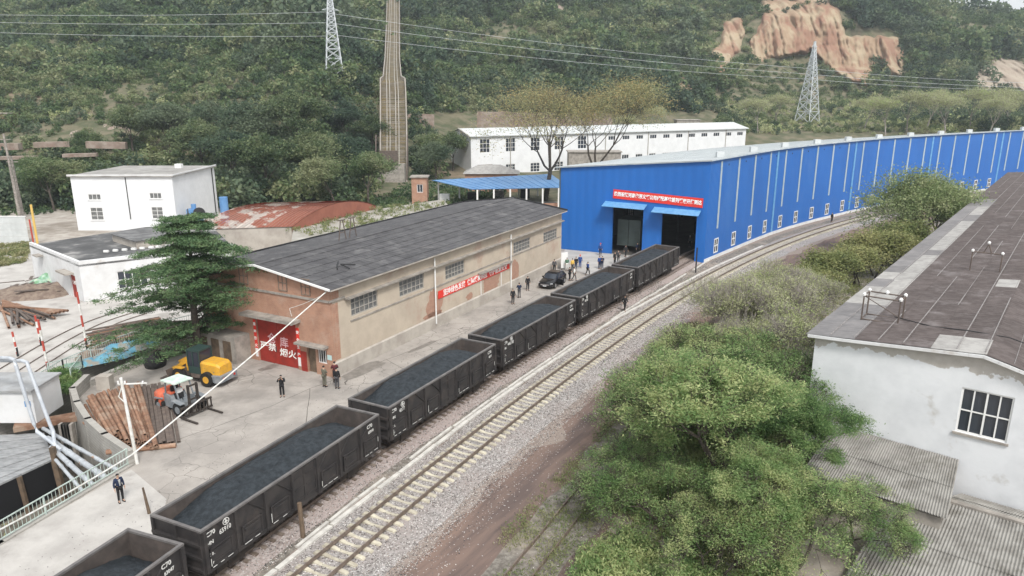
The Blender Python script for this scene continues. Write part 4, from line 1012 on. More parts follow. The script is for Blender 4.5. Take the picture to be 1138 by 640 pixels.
V = [nn*barrel(k/12)[0]+d*.05+Vector((0,0,barrel(k/12)[1]-.06)) for k in range(13)] + [nn*Wd+d*.05, d*.05]
m.add(V, [tuple(range(len(V)))]); m.build('gable', m_rr2, t)
A = pix(327,268,3.6); B = pix(497,229,3.6); C = pix(490,222,3.6); D = pix(330,246,3.6)
t = empty('flat_roofed_store', (A.x, A.y, 0), label='weedy flat-roofed old store between the rusty shed and the warehouse', cat='building')
q = [p-Vector((A.x,A.y,0)) for p in (A, B, C, D)]
m = MB(); m.prism([(p.x, p.y) for p in q], 0, 3.3); m.build('wall', m_plinth, t)
m = MB(); m.prism([(p.x*1.0, p.y) for p in [p+(p-sum(q, Vector())/4)*.03 for p in q]], 3.3, 3.6); m.build('roof_slab', mat('weedy_roof', (.33,.31,.28), (.23,.22,.18), scale=.6, c3=(.42,.40,.37), scale3=.3, rough=.95), t)

# ------------------------------------------------------------------ white house, low white building, fence
wa_, wb_, wc_ = Vector((-71.3,116.8,0)), Vector((-54.9,116.8,0)), Vector((-56.5,134,0))
t = empty('white_house', wa_, label='two-storey white house with flat roof and four small windows on the left', cat='house')
hl = [(2.4,5.0,2.1,1.0),(12.4,5.2,2.0,1.0),(2.4,1.7,2.1,2.1),(12.4,1.9,1.9,2.0)]
m = MB(); m.wall(0, 16.4, 0, 8.75, 0, .3, [(x,x+w,z,z+h) for x,z,w,h in hl]); m.build('front_wall', m_white, t)
q = [(0,.3),(16.4,.3),(16.4,17),(0,17)]
m = MB(); m.box(0,.3,.3,17,0,8.7); m.box(16.1,16.4,.3,17,0,8.74); m.box(.3,16.1,16.7,17,0,8.7); m.build('side_walls', m_white, t)
m = MB(); m.box(-.35,16.75,-.35,17.35,8.76,8.95); m.build('roof_slab', mat('flat_roof_grey', (.27,.26,.25), (.36,.35,.33), scale=.4, c3=(.2,.19,.18), scale3=.3, rough=.95), t)
m = MB(); m.box(-.35,16.75,-.36,-.15,8.96,9.15); m.box(16.55,16.75,-.15,17.3,8.96,9.15); m.build('parapet', m_white_old, t)
MB().box(11.5,12.6,12,13,8.96,9.7).build('roof_hatch', m_frame_w, t)
MB().tube((8.9,-.08,1.9),(8.9,-.08,8.7),.07).build('down_pipe', m_black, t)
MB().tube((16.5,15.6,.3),(16.5,15.6,8.7),.1).build('down_pipe', m_black, t)
for i, (x,z,w,h) in enumerate(hl): window(t, None, x, z, w, h, 3 if i < 2 else 2, 1 if i < 2 else 3, yg=.12, yf=.04, ft=.1, mull=.07, mg=m_glassg, sill=m_white_old)
t = empty('blue_flywheel_machine', pixY(221,236,118), label='blue machine with a big black flywheel beside the white house', cat='machine'); t.location.z = 2.6
m = MB(); m.tube((0,0,0),(0,.3,0),1.0,n=16); m.tube((0,.31,0),(0,.32,0),.2,n=8); m.build('flywheel', m_black, t)
m = MB(); m.box(-2.3,-.2,.5,2,-2.6,.6); m.tube((-1.3,1.2,.6),(-1.3,1.2,1.4),.4,n=10); m.build('body', m_carport, t)
t = empty('blue_barrel_lid', pixY(249,229,122), label='small blue round drum on the rusty roof shed behind the cedar', cat='drum'); t.location.z = 4.5
MB().tube((0,0,-4.5),(0,0,.3),.7,n=12).build('drum', m_carport, t)

la = Vector((-58.0,84.9,0)); lb_ = Vector((-45.9,74.3,0)); lc = Vector((-33,83.5,0)); ld = Vector((-42,99,0)); le = Vector((-50,97,0))
t = empty('low_white_building', la, label='low white building with dark flat roof and red door left of the cedar', cat='building')
M1 = frameM((0,0), (lb_-la)[:2]); L1 = (lb_-la).length; M2 = frameM(((lb_-la).x, (lb_-la).y), (lc-lb_)[:2]); L2 = (lc-lb_).length
dx0 = L1-3.3
m = MB(); m.wall(0, L1, 0, 4.45, 0, .3, [(dx0, dx0+1.5, 0, 2.6)]); xf(m, M1).build('wall', m_white_old, t)
m = MB(); m.wall(0, L2, 0, 4.5, 0, .3, [(3.4, 6.4, .9, 2.9)]); xf(m, M2).build('wall', m_white_old, t)
dd = xf(MB().box(dx0, dx0+1.5, .1, .18, 0, 2.58), M1).build('door', m_red, t)
lettering('值班', .5, m_text, dd, M1, dx0+.75, 1.7, .08, .01)
xf(MB().box(dx0-1.6, dx0+1.3, -.9, 0, 2.75, 2.95), M1).build('door_canopy', m_conc, t)
xf(MB().box(3.0, 4.6, -.7, 0, 3.35, 3.5), M1).build('vent_hood', m_conc, t)
window(t, M2, 3.4, .9, 3.0, 2.0, 4, 2, ft=.1, mull=.08)
q = [Vector((0,0,0)), lb_-la, lc-la, ld-la, le-la]
m = MB(); m.prism([(p.x, p.y) for p in q], 3.9, 4.12); m.build('roof', mat('tar_roof', (.07,.07,.072), (.15,.15,.15), scale=.25, c3=(.33,.32,.31), scale3=.25, lo3=.52, hi3=.66, rough=.9), t)
m = MB(); c = q[0].lerp(q[2], .42)
M3 = frameM((c.x, c.y), (lb_-la)[:2]); xf(MB().box(-3,4,1,7.5,4.13,5.0), M3).build('roof_upstand', m_plinth, t); xf(MB().box(-3.2,4.2,.8,7.7,5.01,5.12), M3).build('upstand_cover', mat('tar_felt', (.10,.10,.102), (.2,.2,.2), scale=.6, rough=.9), t)
rnd = random.Random(5)
for i in range(9):
    b0 = Vector((c.x+1.0+.8*i+rnd.uniform(-.1,.1), c.y-3.6+.45*i, 4.13)); MB().box(b0.x-.25,b0.x+.28,b0.y-.15,b0.y+.13,4.13,4.35).build('loose_brick', m_frame_w, t)
m = MB(); m.box((le-la).x*.2-.8, (le-la).x*.2-.6, 5, 5.1, 0, 1)
# corrugated metal fence
t = empty('metal_fence', pix(-30,270), label='pale grey corrugated metal fence at the left edge beside the pole', cat='fence')
for i in range(4):
    m = MB(); V = []; z0, z1 = i*1.0, i*1.0+.98
    for k in range(25): x = 8.5*k/24*1.0; V += [(x, .03*(k % 2), z0), (x, .03*(k % 2)+.02, z1)]
    m.add(V, [(2*k, 2*k+2, 2*k+3, 2*k+1) for k in range(24)]); m.build('fence_panel', m_offroof, t)
MB().box(-.1,8.6,-.05,.1,3.98,4.1).build('top_rail', m_frame_w, t)
# ------------------------------------------------------------------ coal wagons
WGL, WGW, ZT, ZB = 12.95, 3.0, 3.22, 1.12     # body length, width, top and floor of the side
def wagon_meshes():
    """list of (part name, mesh) of one wagon"""
    P = []
    hw = WGW/2; bays = 7
    xs = [WGL*i/bays - WGL/2 for i in range(bays+1)]
    def put(n, m, mm=None): P.append((n, m.mesh(n, mm or m_wag)))
    for sd in (-1, 1):
        y = sd*hw
        def yb(m, p, q, u, v, r, t): m.box(p, q, min(y+sd*u, y+sd*v), max(y+sd*u, y+sd*v), r, t)
        m = MB(); yb(m, -WGL/2, WGL/2, 0, -.06, ZB, ZT-.1); put('side_wall', m)
        for i, x in enumerate(xs):
            w = .07 if 0 < i < bays else .09; xx = min(max(x, -WGL/2+w), WGL/2-w); m = MB(); yb(m, xx-w, xx+w, .002, .13, ZB-.05, ZT-.11); put('side_post', m)
        m = MB(); yb(m, -WGL/2+.02, WGL/2-.02, .003, .06, ZB-.12, ZB+.06); put('sill_beam', m)
        for i in (0, 1, 2, 4, 5, 6):
            a, b_ = xs[i]+.1, xs[i+1]-.1; q = (a, b_) if i < 3 else (b_, a); m = MB()
            m.bar((q[0]+(.75 if i < 3 else -.75), y+sd*.028, ZT-.12), (q[1], y+sd*.028, ZT-.95), .05, .08, up=(0,1,0)); put('brace', m)
        for i in (0, 1, 2, 4, 5, 6):
            a, b_ = xs[i]+.30, xs[i+1]-.30; m = MB()
            def bx(p, q, r, t, e=0): yb(m, p, q, .005, .06+e, r, t)
            bx(a, b_, ZB+.10, ZB+.95); bx(a, b_, ZB+.95, ZB+1.0, .04); bx(a, b_, ZB+.08, ZB+.13, .045)
            bx(a+.16, b_-.16, ZB+.26, ZB+.33, .035); bx(a+.16, b_-.16, ZB+.70, ZB+.83, .035); bx(a, a+.06, ZB+.1, ZB+1.0, .041); bx(b_-.06, b_, ZB+.1, ZB+1.0, .041); put('drop_door', m)
        a, b_ = xs[3]+.1, xs[4]-.1; c = (a+b_)/2
        for p, q in ((a, c-.02), (c+.02, b_)):
            m = MB(); yb(m, p, q, .004, .05, ZB+.06, ZT-.16)
            for z in (ZB+.3, ZB+.9, ZB+1.5): yb(m, p+.04, q-.04, .05, .085, z, z+.07)
            yb(m, q-.09, q-.02, .05, .10, ZB+.1, ZT-.2); put('side_door', m)
        rr = random.Random(9*sd)
        for i in (0, 1, 2, 4, 5, 6):
            a, b_ = xs[i]+.28, xs[i+1]-.28; m = MB()
            def ck(p, q, r, t): m = MB(); yb(m, p, q, .112, .122, r, t); put('chalk_mark', m, m_chalk)
            if rr.random() < .8:
                n = rr.randint(2, 3)
                for k in range(n): ck(a+(b_-a)*(k+.1)/n, a+(b_-a)*(k+rr.uniform(.5,.9))/n, ZB+.09, ZB+.12)
            if rr.random() < .7: ck(a-.03, a+.0, ZB+.2, ZB+rr.uniform(.45,.7))
            if rr.random() < .4: ck(b_-.0, b_+.03, ZB+.5, ZB+.8)
    for e in (-1, 1):
        m = MB(); x = e*WGL/2; m.box(min(x, x-e*.06), max(x, x-e*.06), -hw+.07, hw-.07, ZB, ZT-.1); put('end_wall', m)
        for z in (ZB+.0, ZB+.62, ZB+1.25): m = MB(); m.box(min(x+e*.005, x+e*.13), max(x+e*.005, x+e*.13), -hw, hw, z, z+.14); put('end_rib', m)
        for yv in (-hw+.07, 0, hw-.07): m = MB(); m.box(min(x+e*.004, x+e*.10), max(x+e*.004, x+e*.10), yv-.07, yv+.07, ZB-.1, ZT-.11); put('end_post', m)
    m = MB(); o = .06
    m.box(-WGL/2-o, WGL/2+o, -hw-o, -hw+.09, ZT-.1, ZT); m.box(-WGL/2-o, WGL/2+o, hw-.09, hw+o, ZT-.1, ZT)
    m.box(-WGL/2-o, -WGL/2+.09, -hw+.091, hw-.091, ZT-.1, ZT-.002); m.box(WGL/2-.09, WGL/2+o, -hw+.091, hw-.091, ZT-.1, ZT-.002); put('top_rim', m, m_wag_rim)
    m = MB(); t = .065
    m.add([(-WGL/2+t,-hw+t,ZT-.11),(WGL/2-t,-hw+t,ZT-.11),(WGL/2-t,hw-t,ZT-.11),(-WGL/2+t,hw-t,ZT-.11),(-WGL/2+t,-hw+t,ZB),(WGL/2-t,-hw+t,ZB),(WGL/2-t,hw-t,ZB),(-WGL/2+t,hw-t,ZB)], [(0,1,5,4),(1,2,6,5),(2,3,7,6),(3,0,4,7),(4,5,6,7)]); put('inner_lining', m, m_wag_in)
    m = MB(); m.box(-WGL/2, WGL/2, -hw+.2, hw-.2, ZB-.2, ZB); m.box(-WGL/2-.1, WGL/2+.1, -.2, .2, ZB-.42, ZB-.19); m.box(-2.2,-1.2,-1.1,1.1,.45,.93); m.box(1.0,2.4,-.9,.9,.5,.93); put('underframe', m, m_iron)
    m = MB(); m.box(-.12,.4,-.15,.15,-.14,.14); m.box(.4,.58,-.2,.06,-.18,.18); put('coupler', m, m_iron)
    m = MB()
    for sd in (-1, 1): m.box(-1.15, 1.15, sd*1.0-.07, sd*1.0+.07, .32, .6); m.box(-.5, .5, sd*1.0-.12, sd*1.0+.12, .22, .66)
    m.box(-.25,.25,-1.0,1.0,.4,.65); put('bogie', m, m_iron)
    m = MB()
    for sd in (-1, 1): m.tube((0,sd*.75,0),(0,sd*.82,0),.42,n=18); m.tube((0,sd*.70,0),(0,sd*.75,0),.46,n=18)
    m.tube((0,-.9,0),(0,.9,0),.08,n=8); put('wheelset', m, m_iron)
    return P
WM = wagon_meshes()
ZR = .33
def wagon(c, ang, label, num, i, cls='C70'):
    r = empty('coal_wagon', (c.x, c.y, ZR-.12), ang, label=label, cat='railway wagon', group='black open wagons loaded with coal')
    for n, me in WM:
        if n == 'coupler':
            link(n, me, r, loc=(WGL/2+.1, 0, .88)); link(n, me, r, loc=(-WGL/2-.1, 0, .88), rot=(0,0,math.pi))
        elif n in ('bogie', 'wheelset'):
            for x in (-4.4, 4.4):
                if n == 'bogie': link(n, me, r, loc=(x, 0, 0))
                else:
                    for dx in (-.9, .9): link(n, me, r, loc=(x+dx, 0, .57))
        else: link(n, me, r)
    # lettering on the side facing the main line (-y)
    MW = Matrix.Translation((0, -WGW/2-.075, 0)); q = -WGL/2
    if i < 5:
        lettering(cls, .30, m_wtext, r, MW, q+.42, 2.86, 0, .006); lettering('HN', .24, m_wtext, r, MW, q+.36, 2.42, 0, .006)
        lettering(num, .33, m_wtext, r, MW, q+1.22, 2.62, 0, .004, .82)
        m = MB(); seg = 14
        for k in range(seg):
            a, b_ = 2*math.pi*k/seg, 2*math.pi*(k+1)/seg
            m.bar((q+1.3+.17*math.cos(a),-WGW/2-.08,3.0-.04+.15*math.sin(a)), (q+1.3+.17*math.cos(b_),-WGW/2-.08,3.0-.04+.15*math.sin(b_)), .03, .02, up=(0,1,0))
        m.box(q+1.27, q+1.33, -WGW/2-.085, -WGW/2-.07, 2.86, 3.06); m.box(q+1.2, q+1.4, -WGW/2-.086, -WGW/2-.071, 2.93, 2.97)
        m.build('round_mark', m_wtext, r)
        lettering('70t', .2, m_wtext, r, MW, q+.4, 1.85, 0, .006); lettering('7', .3, m_wtext, r, MW, q+.36, 1.35, 0, .006)
        e = WGL/2; lettering('C70', .3, m_wtext, r, MW, e-.95, 2.85, 0, .006); lettering(num, .24, m_wtext, r, MW, e-.85, 2.5, 0, .006, .85)
    # heaped coal
    co = empty('coal_load', (c.x, c.y, ZR-.12), ang, label=['coal heap cut off by the bottom left corner','coal heap in the big wagon numbered 65910','coal heap in the wagon beside the warehouse corner','coal heap in the wagon below the red wall banner','coal heap in the wagon passing the black car','coal heap in the wagon at the shed door'][i], cat='coal', group='coal heaped in the open wagons')
    nx, ny = 110, 28; hx, hy = WGL/2-.08, WGW/2-.09; V = np.zeros((nx*ny, 3))
    for a in range(nx):
        for b_ in range(ny):
            x = -hx+2*hx*a/(nx-1); y = -hy+2*hy*b_/(ny-1)
            ex = min(1, (hx-abs(x))/3.0); ey = min(1, (hy-abs(y))/1.15); sx = ex*ex*(3-2*ex); sy = ey*(2-ey)
            end = min(1, (hx-abs(x))/3.4)
            z = ZB+[.9,.98,1.12,1.25,1.3,1.35][i] + [.95,1.0,.9,.75,.65,.6][i]*min(1, end**.6) + .36*sy*min(1, end*1.2) - .12
            z += .10*noise.noise(Vector((x*.6+i*7, y*.9, i))) + .05*noise.noise(Vector((x*2.3, y*2.3, i*2.0))) + .03*noise.noise(Vector((x*7, y*7, i*2.0)))
            # shovel / foot dents along the crest
            if abs(y+.25-.15*math.sin(x)) < .16 and (int((x+20)*1.35) % 2) and noise.noise(Vector((x*.3, 0, i*5.0))) > -.1: z -= .10
            V[a*ny+b_] = (x, y, z)
    Fc = np.array([(a*ny+b_, (a+1)*ny+b_, (a+1)*ny+b_+1, a*ny+b_+1) for a in range(nx-1) for b_ in range(ny-1)])
    tag(link('coal_heap', np_mesh('coal_heap', V, Fc, m_coal, True), co))
    return r
# positions along the loading track
def at_track(P, y):
    for a, b_ in zip(P, P[1:]):
        if a.y <= y < b_.y:
            t = (y-a.y)/(b_.y-a.y); d = (b_-a); return a.lerp(b_, t), math.atan2(d.y, d.x)
def by_len(P, s):
    step = (P[1]-P[0]).length; i = int(s/step); return P[i].lerp(P[i+1], s/step-i)
c, _ = at_track(T1, 33.45)
s0 = min(range(len(T1)), key=lambda i: (T1[i]-c).length)*(T1[1]-T1[0]).length
WS = 14.05
labs = ['nearest black open wagon of coal, cut off by the bottom left corner of the picture',
        'black open wagon of coal numbered 65910, second from the bottom left corner',
        'black open wagon of coal numbered 4377 beside the warehouse gable corner',
        'black open wagon of coal between the red wall banner and the main line',
        'black open wagon of coal passing the parked black car',
        'farthest black open wagon of coal, rolling in at the blue shed door']
for i in range(6):
    s = s0 + (i-1)*WS; a, b_ = by_len(T1, s-4.4), by_len(T1, s+4.4); c = (a+b_)/2; d = b_-a
    wagon(c, math.atan2(d.y, d.x), labs[i], ['63047','65910','4377','4402183','48160','4390'][i], i)

# ------------------------------------------------------------------ people
def skin_mesh(name, verts, edges, radii, sub=1, root=0):
    me = bpy.data.meshes.new(name); me.from_pydata(verts, edges, []); o = bpy.data.objects.new(name, me); COL.objects.link(o)
    md = o.modifiers.new('s', 'SKIN'); md.use_smooth_shade = True
    sv = me.skin_vertices[0].data
    for i, r in enumerate(radii): sv[i].radius = (r, r) if not isinstance(r, tuple) else r; sv[i].use_root = (i == root)
    sb = o.modifiers.new('u', 'SUBSURF'); sb.levels = sub; sb.render_levels = sub
    me2 = bpy.data.meshes.new_from_object(o.evaluated_get(bpy.context.evaluated_depsgraph_get())); bpy.data.objects.remove(o); me2.name = name; return me2
def pose(kind):
    """joints of a 1.72 m figure facing -y; returns dict of joint positions"""
    J = dict(pelvis=(0,0,.93), belly=(0,-.01,1.08), chest=(0,.0,1.28), neckb=(0,.01,1.43), neck=(0,0,1.50), head=(0,-.015,1.60), crown=(0,0,1.67))
    for s, n in ((-1,'l'), (1,'r')):
        J['sh'+n] = (s*.18,.01,1.39); J['el'+n] = (s*.24,.03,1.12); J['wr'+n] = (s*.25,-.04,.88); J['pa'+n] = (s*.25,-.06,.80)
        J['hip'+n] = (s*.09,0,.90); J['kn'+n] = (s*.10,-.02,.50); J['an'+n] = (s*.11,.02,.09); J['to'+n] = (s*.13,-.15,.04)
    if kind == 'photo':
        for s, n in ((-1,'l'), (1,'r')): J['el'+n] = (s*.27,-.16,1.22); J['wr'+n] = (s*.11,-.30,1.46); J['pa'+n] = (s*.07,-.33,1.52)
    if kind == 'walk':
        J['knl'] = (-.09,-.16,.52); J['anl'] = (-.09,-.22,.11); J['tol'] = (-.10,-.38,.08)
        J['knr'] = (.09,.03,.50); J['anr'] = (.09,.26,.13); J['tor'] = (.09,.13,.03)
        J['ell'] = (-.25,.12,1.14); J['wrl'] = (-.25,.06,.91); J['pal'] = (-.25,.03,.84); J['elr'] = (.25,-.06,1.13); J['wrr'] = (.24,-.22,.95); J['par'] = (.24,-.26,.89)
    if kind == 'folded':
        J['ell'] = (-.27,-.05,1.15); J['wrl'] = (-.06,-.20,1.13); J['pal'] = (.02,-.21,1.13); J['elr'] = (.27,-.05,1.15); J['wrr'] = (.08,-.22,1.19); J['par'] = (0,-.23,1.19)
    if kind == 'point':
        J['elr'] = (.34,-.16,1.36); J['wrr'] = (.46,-.36,1.40); J['par'] = (.50,-.43,1.41)
    return J
def figure(kind):
    J = {k: Vector(v) for k, v in pose(kind).items()}
    V, E_, Rr, ix = [], [], [], {}
    def v(n, p=None, r=.05, par=None):
        ix[n] = len(V); V.append(tuple(J[n] if p is None else p)); Rr.append(r)
        if par: E_.append((ix[par], ix[n]))
    v('pelvis', r=.13); v('belly', r=(.13,.11), par='pelvis'); v('chest', r=(.145,.115), par='belly'); v('neckb', r=.07, par='chest'); v('neck', r=.052, par='neckb')
    v('head', r=(.082,.095), par='neck'); v('crown', r=(.065,.075), par='head')
    v('nose', J['head']+Vector((0,-.10,-.005)), .014, 'head')
    for n in 'lr':
        v('sh'+n, r=.062, par='chest'); v('el'+n, r=.042, par='sh'+n); v('wr'+n, r=.028, par='el'+n); v('pa'+n, r=(.036,.02), par='wr'+n)
        d = (J['pa'+n]-J['wr'+n]).normalized(); sd = d.cross(Vector((1,0,0))) if abs(d.x) < .9 else d.cross(Vector((0,0,1))); sd.normalize()
        for k in range(4):
            q = J['pa'+n] + d*(.05+[.012,.02,.016,.0][k]) + sd*(.03-.02*k); v(n+'f%d' % k, q, .009, 'pa'+n); v(n+'g%d' % k, q+d*.035+Vector((0,-.008,-.004)), .007, n+'f%d' % k)
        q = J['wr'+n].lerp(J['pa'+n], .6)+sd*.05; v(n+'t', q, .011, 'wr'+n)
        v('hip'+n, r=.088, par='pelvis'); v('kn'+n, r=.056, par='hip'+n); v('an'+n, r=.040, par='kn'+n); v('to'+n, r=(.038,.03), par='an'+n)
    body = skin_mesh('body', V, E_, Rr)
    # jacket
    V, E_, Rr, ix = [], [], [], {}
    v('pelvis', J['pelvis']+Vector((0,0,-.04)), (.165,.14)); v('belly', r=(.16,.135), par='pelvis'); v('chest', r=(.175,.14), par='belly'); v('neckb', J['neckb']+Vector((0,.005,-.01)), .085, 'chest')
    for n in 'lr':
        v('sh'+n, r=.080, par='chest'); v('el'+n, r=.060, par='sh'+n); v('wr'+n, J['wr'+n].lerp(J['el'+n], .12), .044, 'el'+n)
    jacket = skin_mesh('jacket', V, E_, Rr)
    V, E_, Rr, ix = [], [], [], {}
    v('pelvis', J['pelvis'], (.15,.125))
    for n in 'lr': v('hip'+n, r=.108, par='pelvis'); v('kn'+n, r=.075, par='hip'+n); v('an'+n, J['an'+n]+Vector((0,0,.01)), .058, 'kn'+n)
    trousers = skin_mesh('trousers', V, E_, Rr)
    shoes = MB()
    for n in 'lr':
        a, t = J['an'+n], J['to'+n]; d = (t-a); d.z = 0; d.normalize(); s_ = Vector((-d.y, d.x, 0)); z = min(a.z-.09, t.z-.04)
        secs = []
        for q, w, h in ((-.07,.035,.08),(-.02,.045,.10),(.08,.048,.07),(.17,.045,.05),(.215,.02,.035)):
            p = a + d*q; p.z = z; secs.append([p-s_*w, p+s_*w, p+s_*w*.8+Vector((0,0,h)), p-s_*w*.8+Vector((0,0,h))])
        shoes.loft(secs)
    shoes = shoes.mesh('shoes', None)
    h = MB(); hd = J['head']+Vector((0,.012,.028)); secs = []
    for k in range(7):
        t = k/6*math.pi*.52; rr_, zz = math.cos(t), math.sin(t)
        secs.append([(hd.x+.088*rr_*math.cos(a), hd.y+.105*rr_*math.sin(a)+(.012 if zz < .3 and math.sin(a) < -.3 else 0), hd.z-.02+.098*zz+(.035 if math.sin(a) < -.3 and k == 0 else 0)) for a in np.linspace(0, 2*math.pi, 12, endpoint=False)])
    h.loft(secs[::1]); hair = h.mesh('hair', None, True)
    f = MB(); hp = J['head']
    for s in (-1, 1): f.box(hp.x+s*.032-.011, hp.x+s*.032+.011, hp.y-.098, hp.y-.085, hp.z+.002, hp.z+.012)
    f.box(hp.x-.022, hp.x+.022, hp.y-.094, hp.y-.08, hp.z-.052, hp.z-.045); face = f.mesh('face', None)
    return dict(body=body, jacket=jacket, trousers=trousers, shoes=shoes, hair=hair, face=face)
FIG = {k: figure(k) for k in ('stand', 'photo', 'walk', 'folded', 'point')}
m_skin = mat('skin', (.47,.30,.22), rough=.6)
CC = {}
def cloth(c):
    if c not in CC: CC[c] = mat('cloth_%d' % len(CC), c, rough=.85)
    return CC[c]
NAVY, BLK, DGREY, OLV, WHT, BLUE, ORG, GRN, YEL, BRN = (.02,.03,.065), (.018,.018,.02), (.07,.07,.075), (.13,.125,.095), (.7,.7,.68), (.02,.06,.22), (.6,.16,.04), (.09,.17,.12), (.65,.42,.09), (.12,.08,.06)
def person(px, py, face_deg, kind, top, bot, label, hair=BLK, hat=None, z=0.03, shirt=False, bag=None, group=None, h=1.0, wpos=None):
    p = pix(px, py) if wpos is None else Vector(wpos)
    t = empty('person', (p.x, p.y, z), R(face_deg), label=label, cat='person', group=group); t.scale = (h, h, h)
    F_ = FIG[kind]
    def part(n, me, m):
        o = link(n, me, t)
        if len(me.materials) == 0: me.materials.append(m_skin)
        o.material_slots[0].link = 'OBJECT'; o.material_slots[0].material = m; return o
    part('body', F_['body'], m_skin); part('jacket', F_['jacket'], cloth(top)); part('trousers', F_['trousers'], cloth(bot)); part('shoes', F_['shoes'], cloth(BLK)); part('hair', F_['hair'], cloth(hair)); part('face', F_['face'], cloth(BLK))
    if hat:
        m = MB(); m.loft([[(.105*r_*math.cos(a), .012+.12*r_*math.sin(a), zz) for a in np.linspace(0, 2*math.pi, 12, endpoint=False)] for r_, zz in ((1.12,1.635),(1,1.64),(.95,1.69),(.7,1.74),(.2,1.76))]); m.build('helmet', cloth(hat), t, True)
    if shirt: m = MB(); m.add([(-.055,-.135,1.40),(.055,-.135,1.40),(.018,-.165,1.12),(-.018,-.165,1.12)], [(3,2,1,0)]); m.add([(-.055,-.155,1.40),(.055,-.155,1.40),(.022,-.178,1.05),(-.022,-.178,1.05)], [(0,3,2,1),(0,1,2,3)]); m.build('shirt_front', cloth(WHT), t)
    return t
# face_deg 0 faces the camera side (-y)
person(135, 558, 50, 'stand', NAVY, BLK, 'man in open navy suit and white shirt on the pale path by the railing', shirt=True)
pp = person(314, 441, 12, 'photo', BLK, BLK, 'person in black holding a phone up to photograph, alone on the open yard')
t = empty('phone', (pp.location.x, pp.location.y, 0), R(12), label='small dark phone held up by the person in black on the yard', cat='phone'); MB().box(-.075,.075,-.37,-.355,1.56,1.64).build('phone_body', m_black, t); t.location.z = .03
person(361, 430, 150, 'folded', OLV, OLV, 'person in drab olive work clothes, left of the two by the warehouse corner')
person(375, 432, 170, 'stand', BLK, DGREY, 'person in dark jacket standing nearest the warehouse corner, seen from behind')
person(373, 425, 200, 'folded', (.10,.025,.03), BLK, 'person in dark red top behind the pair at the warehouse corner')
person(570, 338, 20, 'stand', BLK, BLK, 'nearest of three people in black in a row along the warehouse wall')
person(577, 331, 200, 'folded', NAVY, DGREY, 'middle person of the three in a row along the warehouse wall')
person(586.5, 323, 10, 'stand', BLK, BLK, 'person against the warehouse wall just in front of the parked car')
person(694, 346, 20, 'walk', BLK, BLK, 'lone person in black walking between the wagons and the main line')
person(924, 247, 20, 'stand', BLK, BLK, 'lone distant person beside the long blue wall and its track')
C2 = [(616,303,'stand',DGREY,BLK,'person half hidden behind the black car roof by the wall',0,None),
      (630,301,'stand',GRN,WHT,'person in a green top beside the pale sign behind the car',10,None),
      (633,312,'folded',BLK,BLK,'person in black standing right beside the rear of the black car',60,None),
      (638,312,'walk',WHT,DGREY,'person in a white top with grey trousers beside the black car',100,None),
      (636,302,'stand',YEL,DGREY,'person in a yellow vest in the group behind the car',30,None),
      (640,300,'stand',BLK,NAVY,'person in dark clothes right of the yellow vest wearer',-20,None),
      (644.5,298,'stand',BLUE,BLUE,'worker in blue overalls and red helmet at the right of the car group',0,(.6,.06,.03)),
      (653,306,'walk',BLUE,BLK,'person in blue jacket alone between the car group and the wagons',120,None),
      (666,299,'stand',BLUE,NAVY,'left of the two people in blue beside the fifth wagon',30,None),
      (669,299,'folded',NAVY,NAVY,'right of the two people in blue beside the fifth wagon',-30,None),
      (667,284,'stand',BLUE,NAVY,'person in blue close to the foot of the blue wall left of the doors',0,(.5,.06,.03)),
      (683,294,'point',BLK,BLK,'person in black at the gap between the last two wagons',40,None),
      (687,292,'stand',DGREY,BLK,'person in grey and white beside the one in black at the last wagon',-30,None),
      (695,286,'walk',BLK,BLK,'person in black standing in the left doorway of the blue shed',30,None),
      (708,283,'stand',NAVY,BLK,'person deep inside the left doorway of the blue shed',30,None)]
for x, y, k, a, b_, lab, ang, hat in C2: person(x, y, ang, k, a, b_, lab, hat=hat, z=.034)
for i, (x, y, k) in enumerate(((27.5, 104.5, 'stand'), (28.6, 104.0, 'folded'))): person(0, 0, 15*i, k, (DGREY, NAVY)[i], BLK, ['left', 'right'][i] + ' of two workers with pale helmets inside the right doorway', hat=WHT, wpos=(x-1.6, y-1.5, 0))

# ------------------------------------------------------------------ black car
ca = math.atan2(.90, .43); cc = Vector((4.75, 81.6, 0))
car = empty('parked_car', (cc.x, cc.y, .03), ca+math.pi, label='black car parked beside the warehouse wall with people around it', cat='car')
m_cp = mat('black_car_paint', (.012,.012,.014), rough=.18, spec=.6); m_tyre = mat('tyre_rubber', (.02,.02,.02), rough=.9); m_rim = mat('alloy', (.45,.45,.47), rough=.35, metal=.8); m_lamp = mat('lamp_glass', (.6,.62,.65), rough=.15)
m = MB(); secs = []      # x forward, sections of half-profile: (x, halfwidth, z_low, z_belt, z_top, top half width)
for x, w, zl, zb_ in ((2.38,.70,.38,.62),(2.3,.82,.28,.72),(2.0,.90,.25,.82),(1.2,.93,.24,.96),(.7,.935,.24,1.0),(-.5,.94,.24,1.02),(-1.6,.935,.25,1.06),(-2.1,.90,.28,1.05),(-2.35,.82,.34,.95),(-2.42,.72,.42,.80)):
    secs.append([(x,-w,zl+.08),(x,-w*.9,zl),(x,w*.9,zl),(x,w,zl+.08),(x,w,zb_-.18),(x,w*.93,zb_-.03),(x,w*.72,zb_+.02),(x,-w*.72,zb_+.02),(x,-w*.93,zb_-.03),(x,-w,zb_-.18)])
m.loft(secs); m.build('body', m_cp, car, True)
m = MB(); m.loft([[(x,-w,z0),(x,w,z0),(x,w*.86,z1),(x,-w*.86,z1)] for x, w, z0, z1 in ((1.05,.80,.94,.97),(.35,.82,.98,1.42),(-.2,.82,.98,1.50),(-1.2,.82,1.0,1.49),(-1.9,.78,1.02,1.28),(-2.2,.74,1.0,1.05))]); m.build('cabin_glass', m_glass, car)
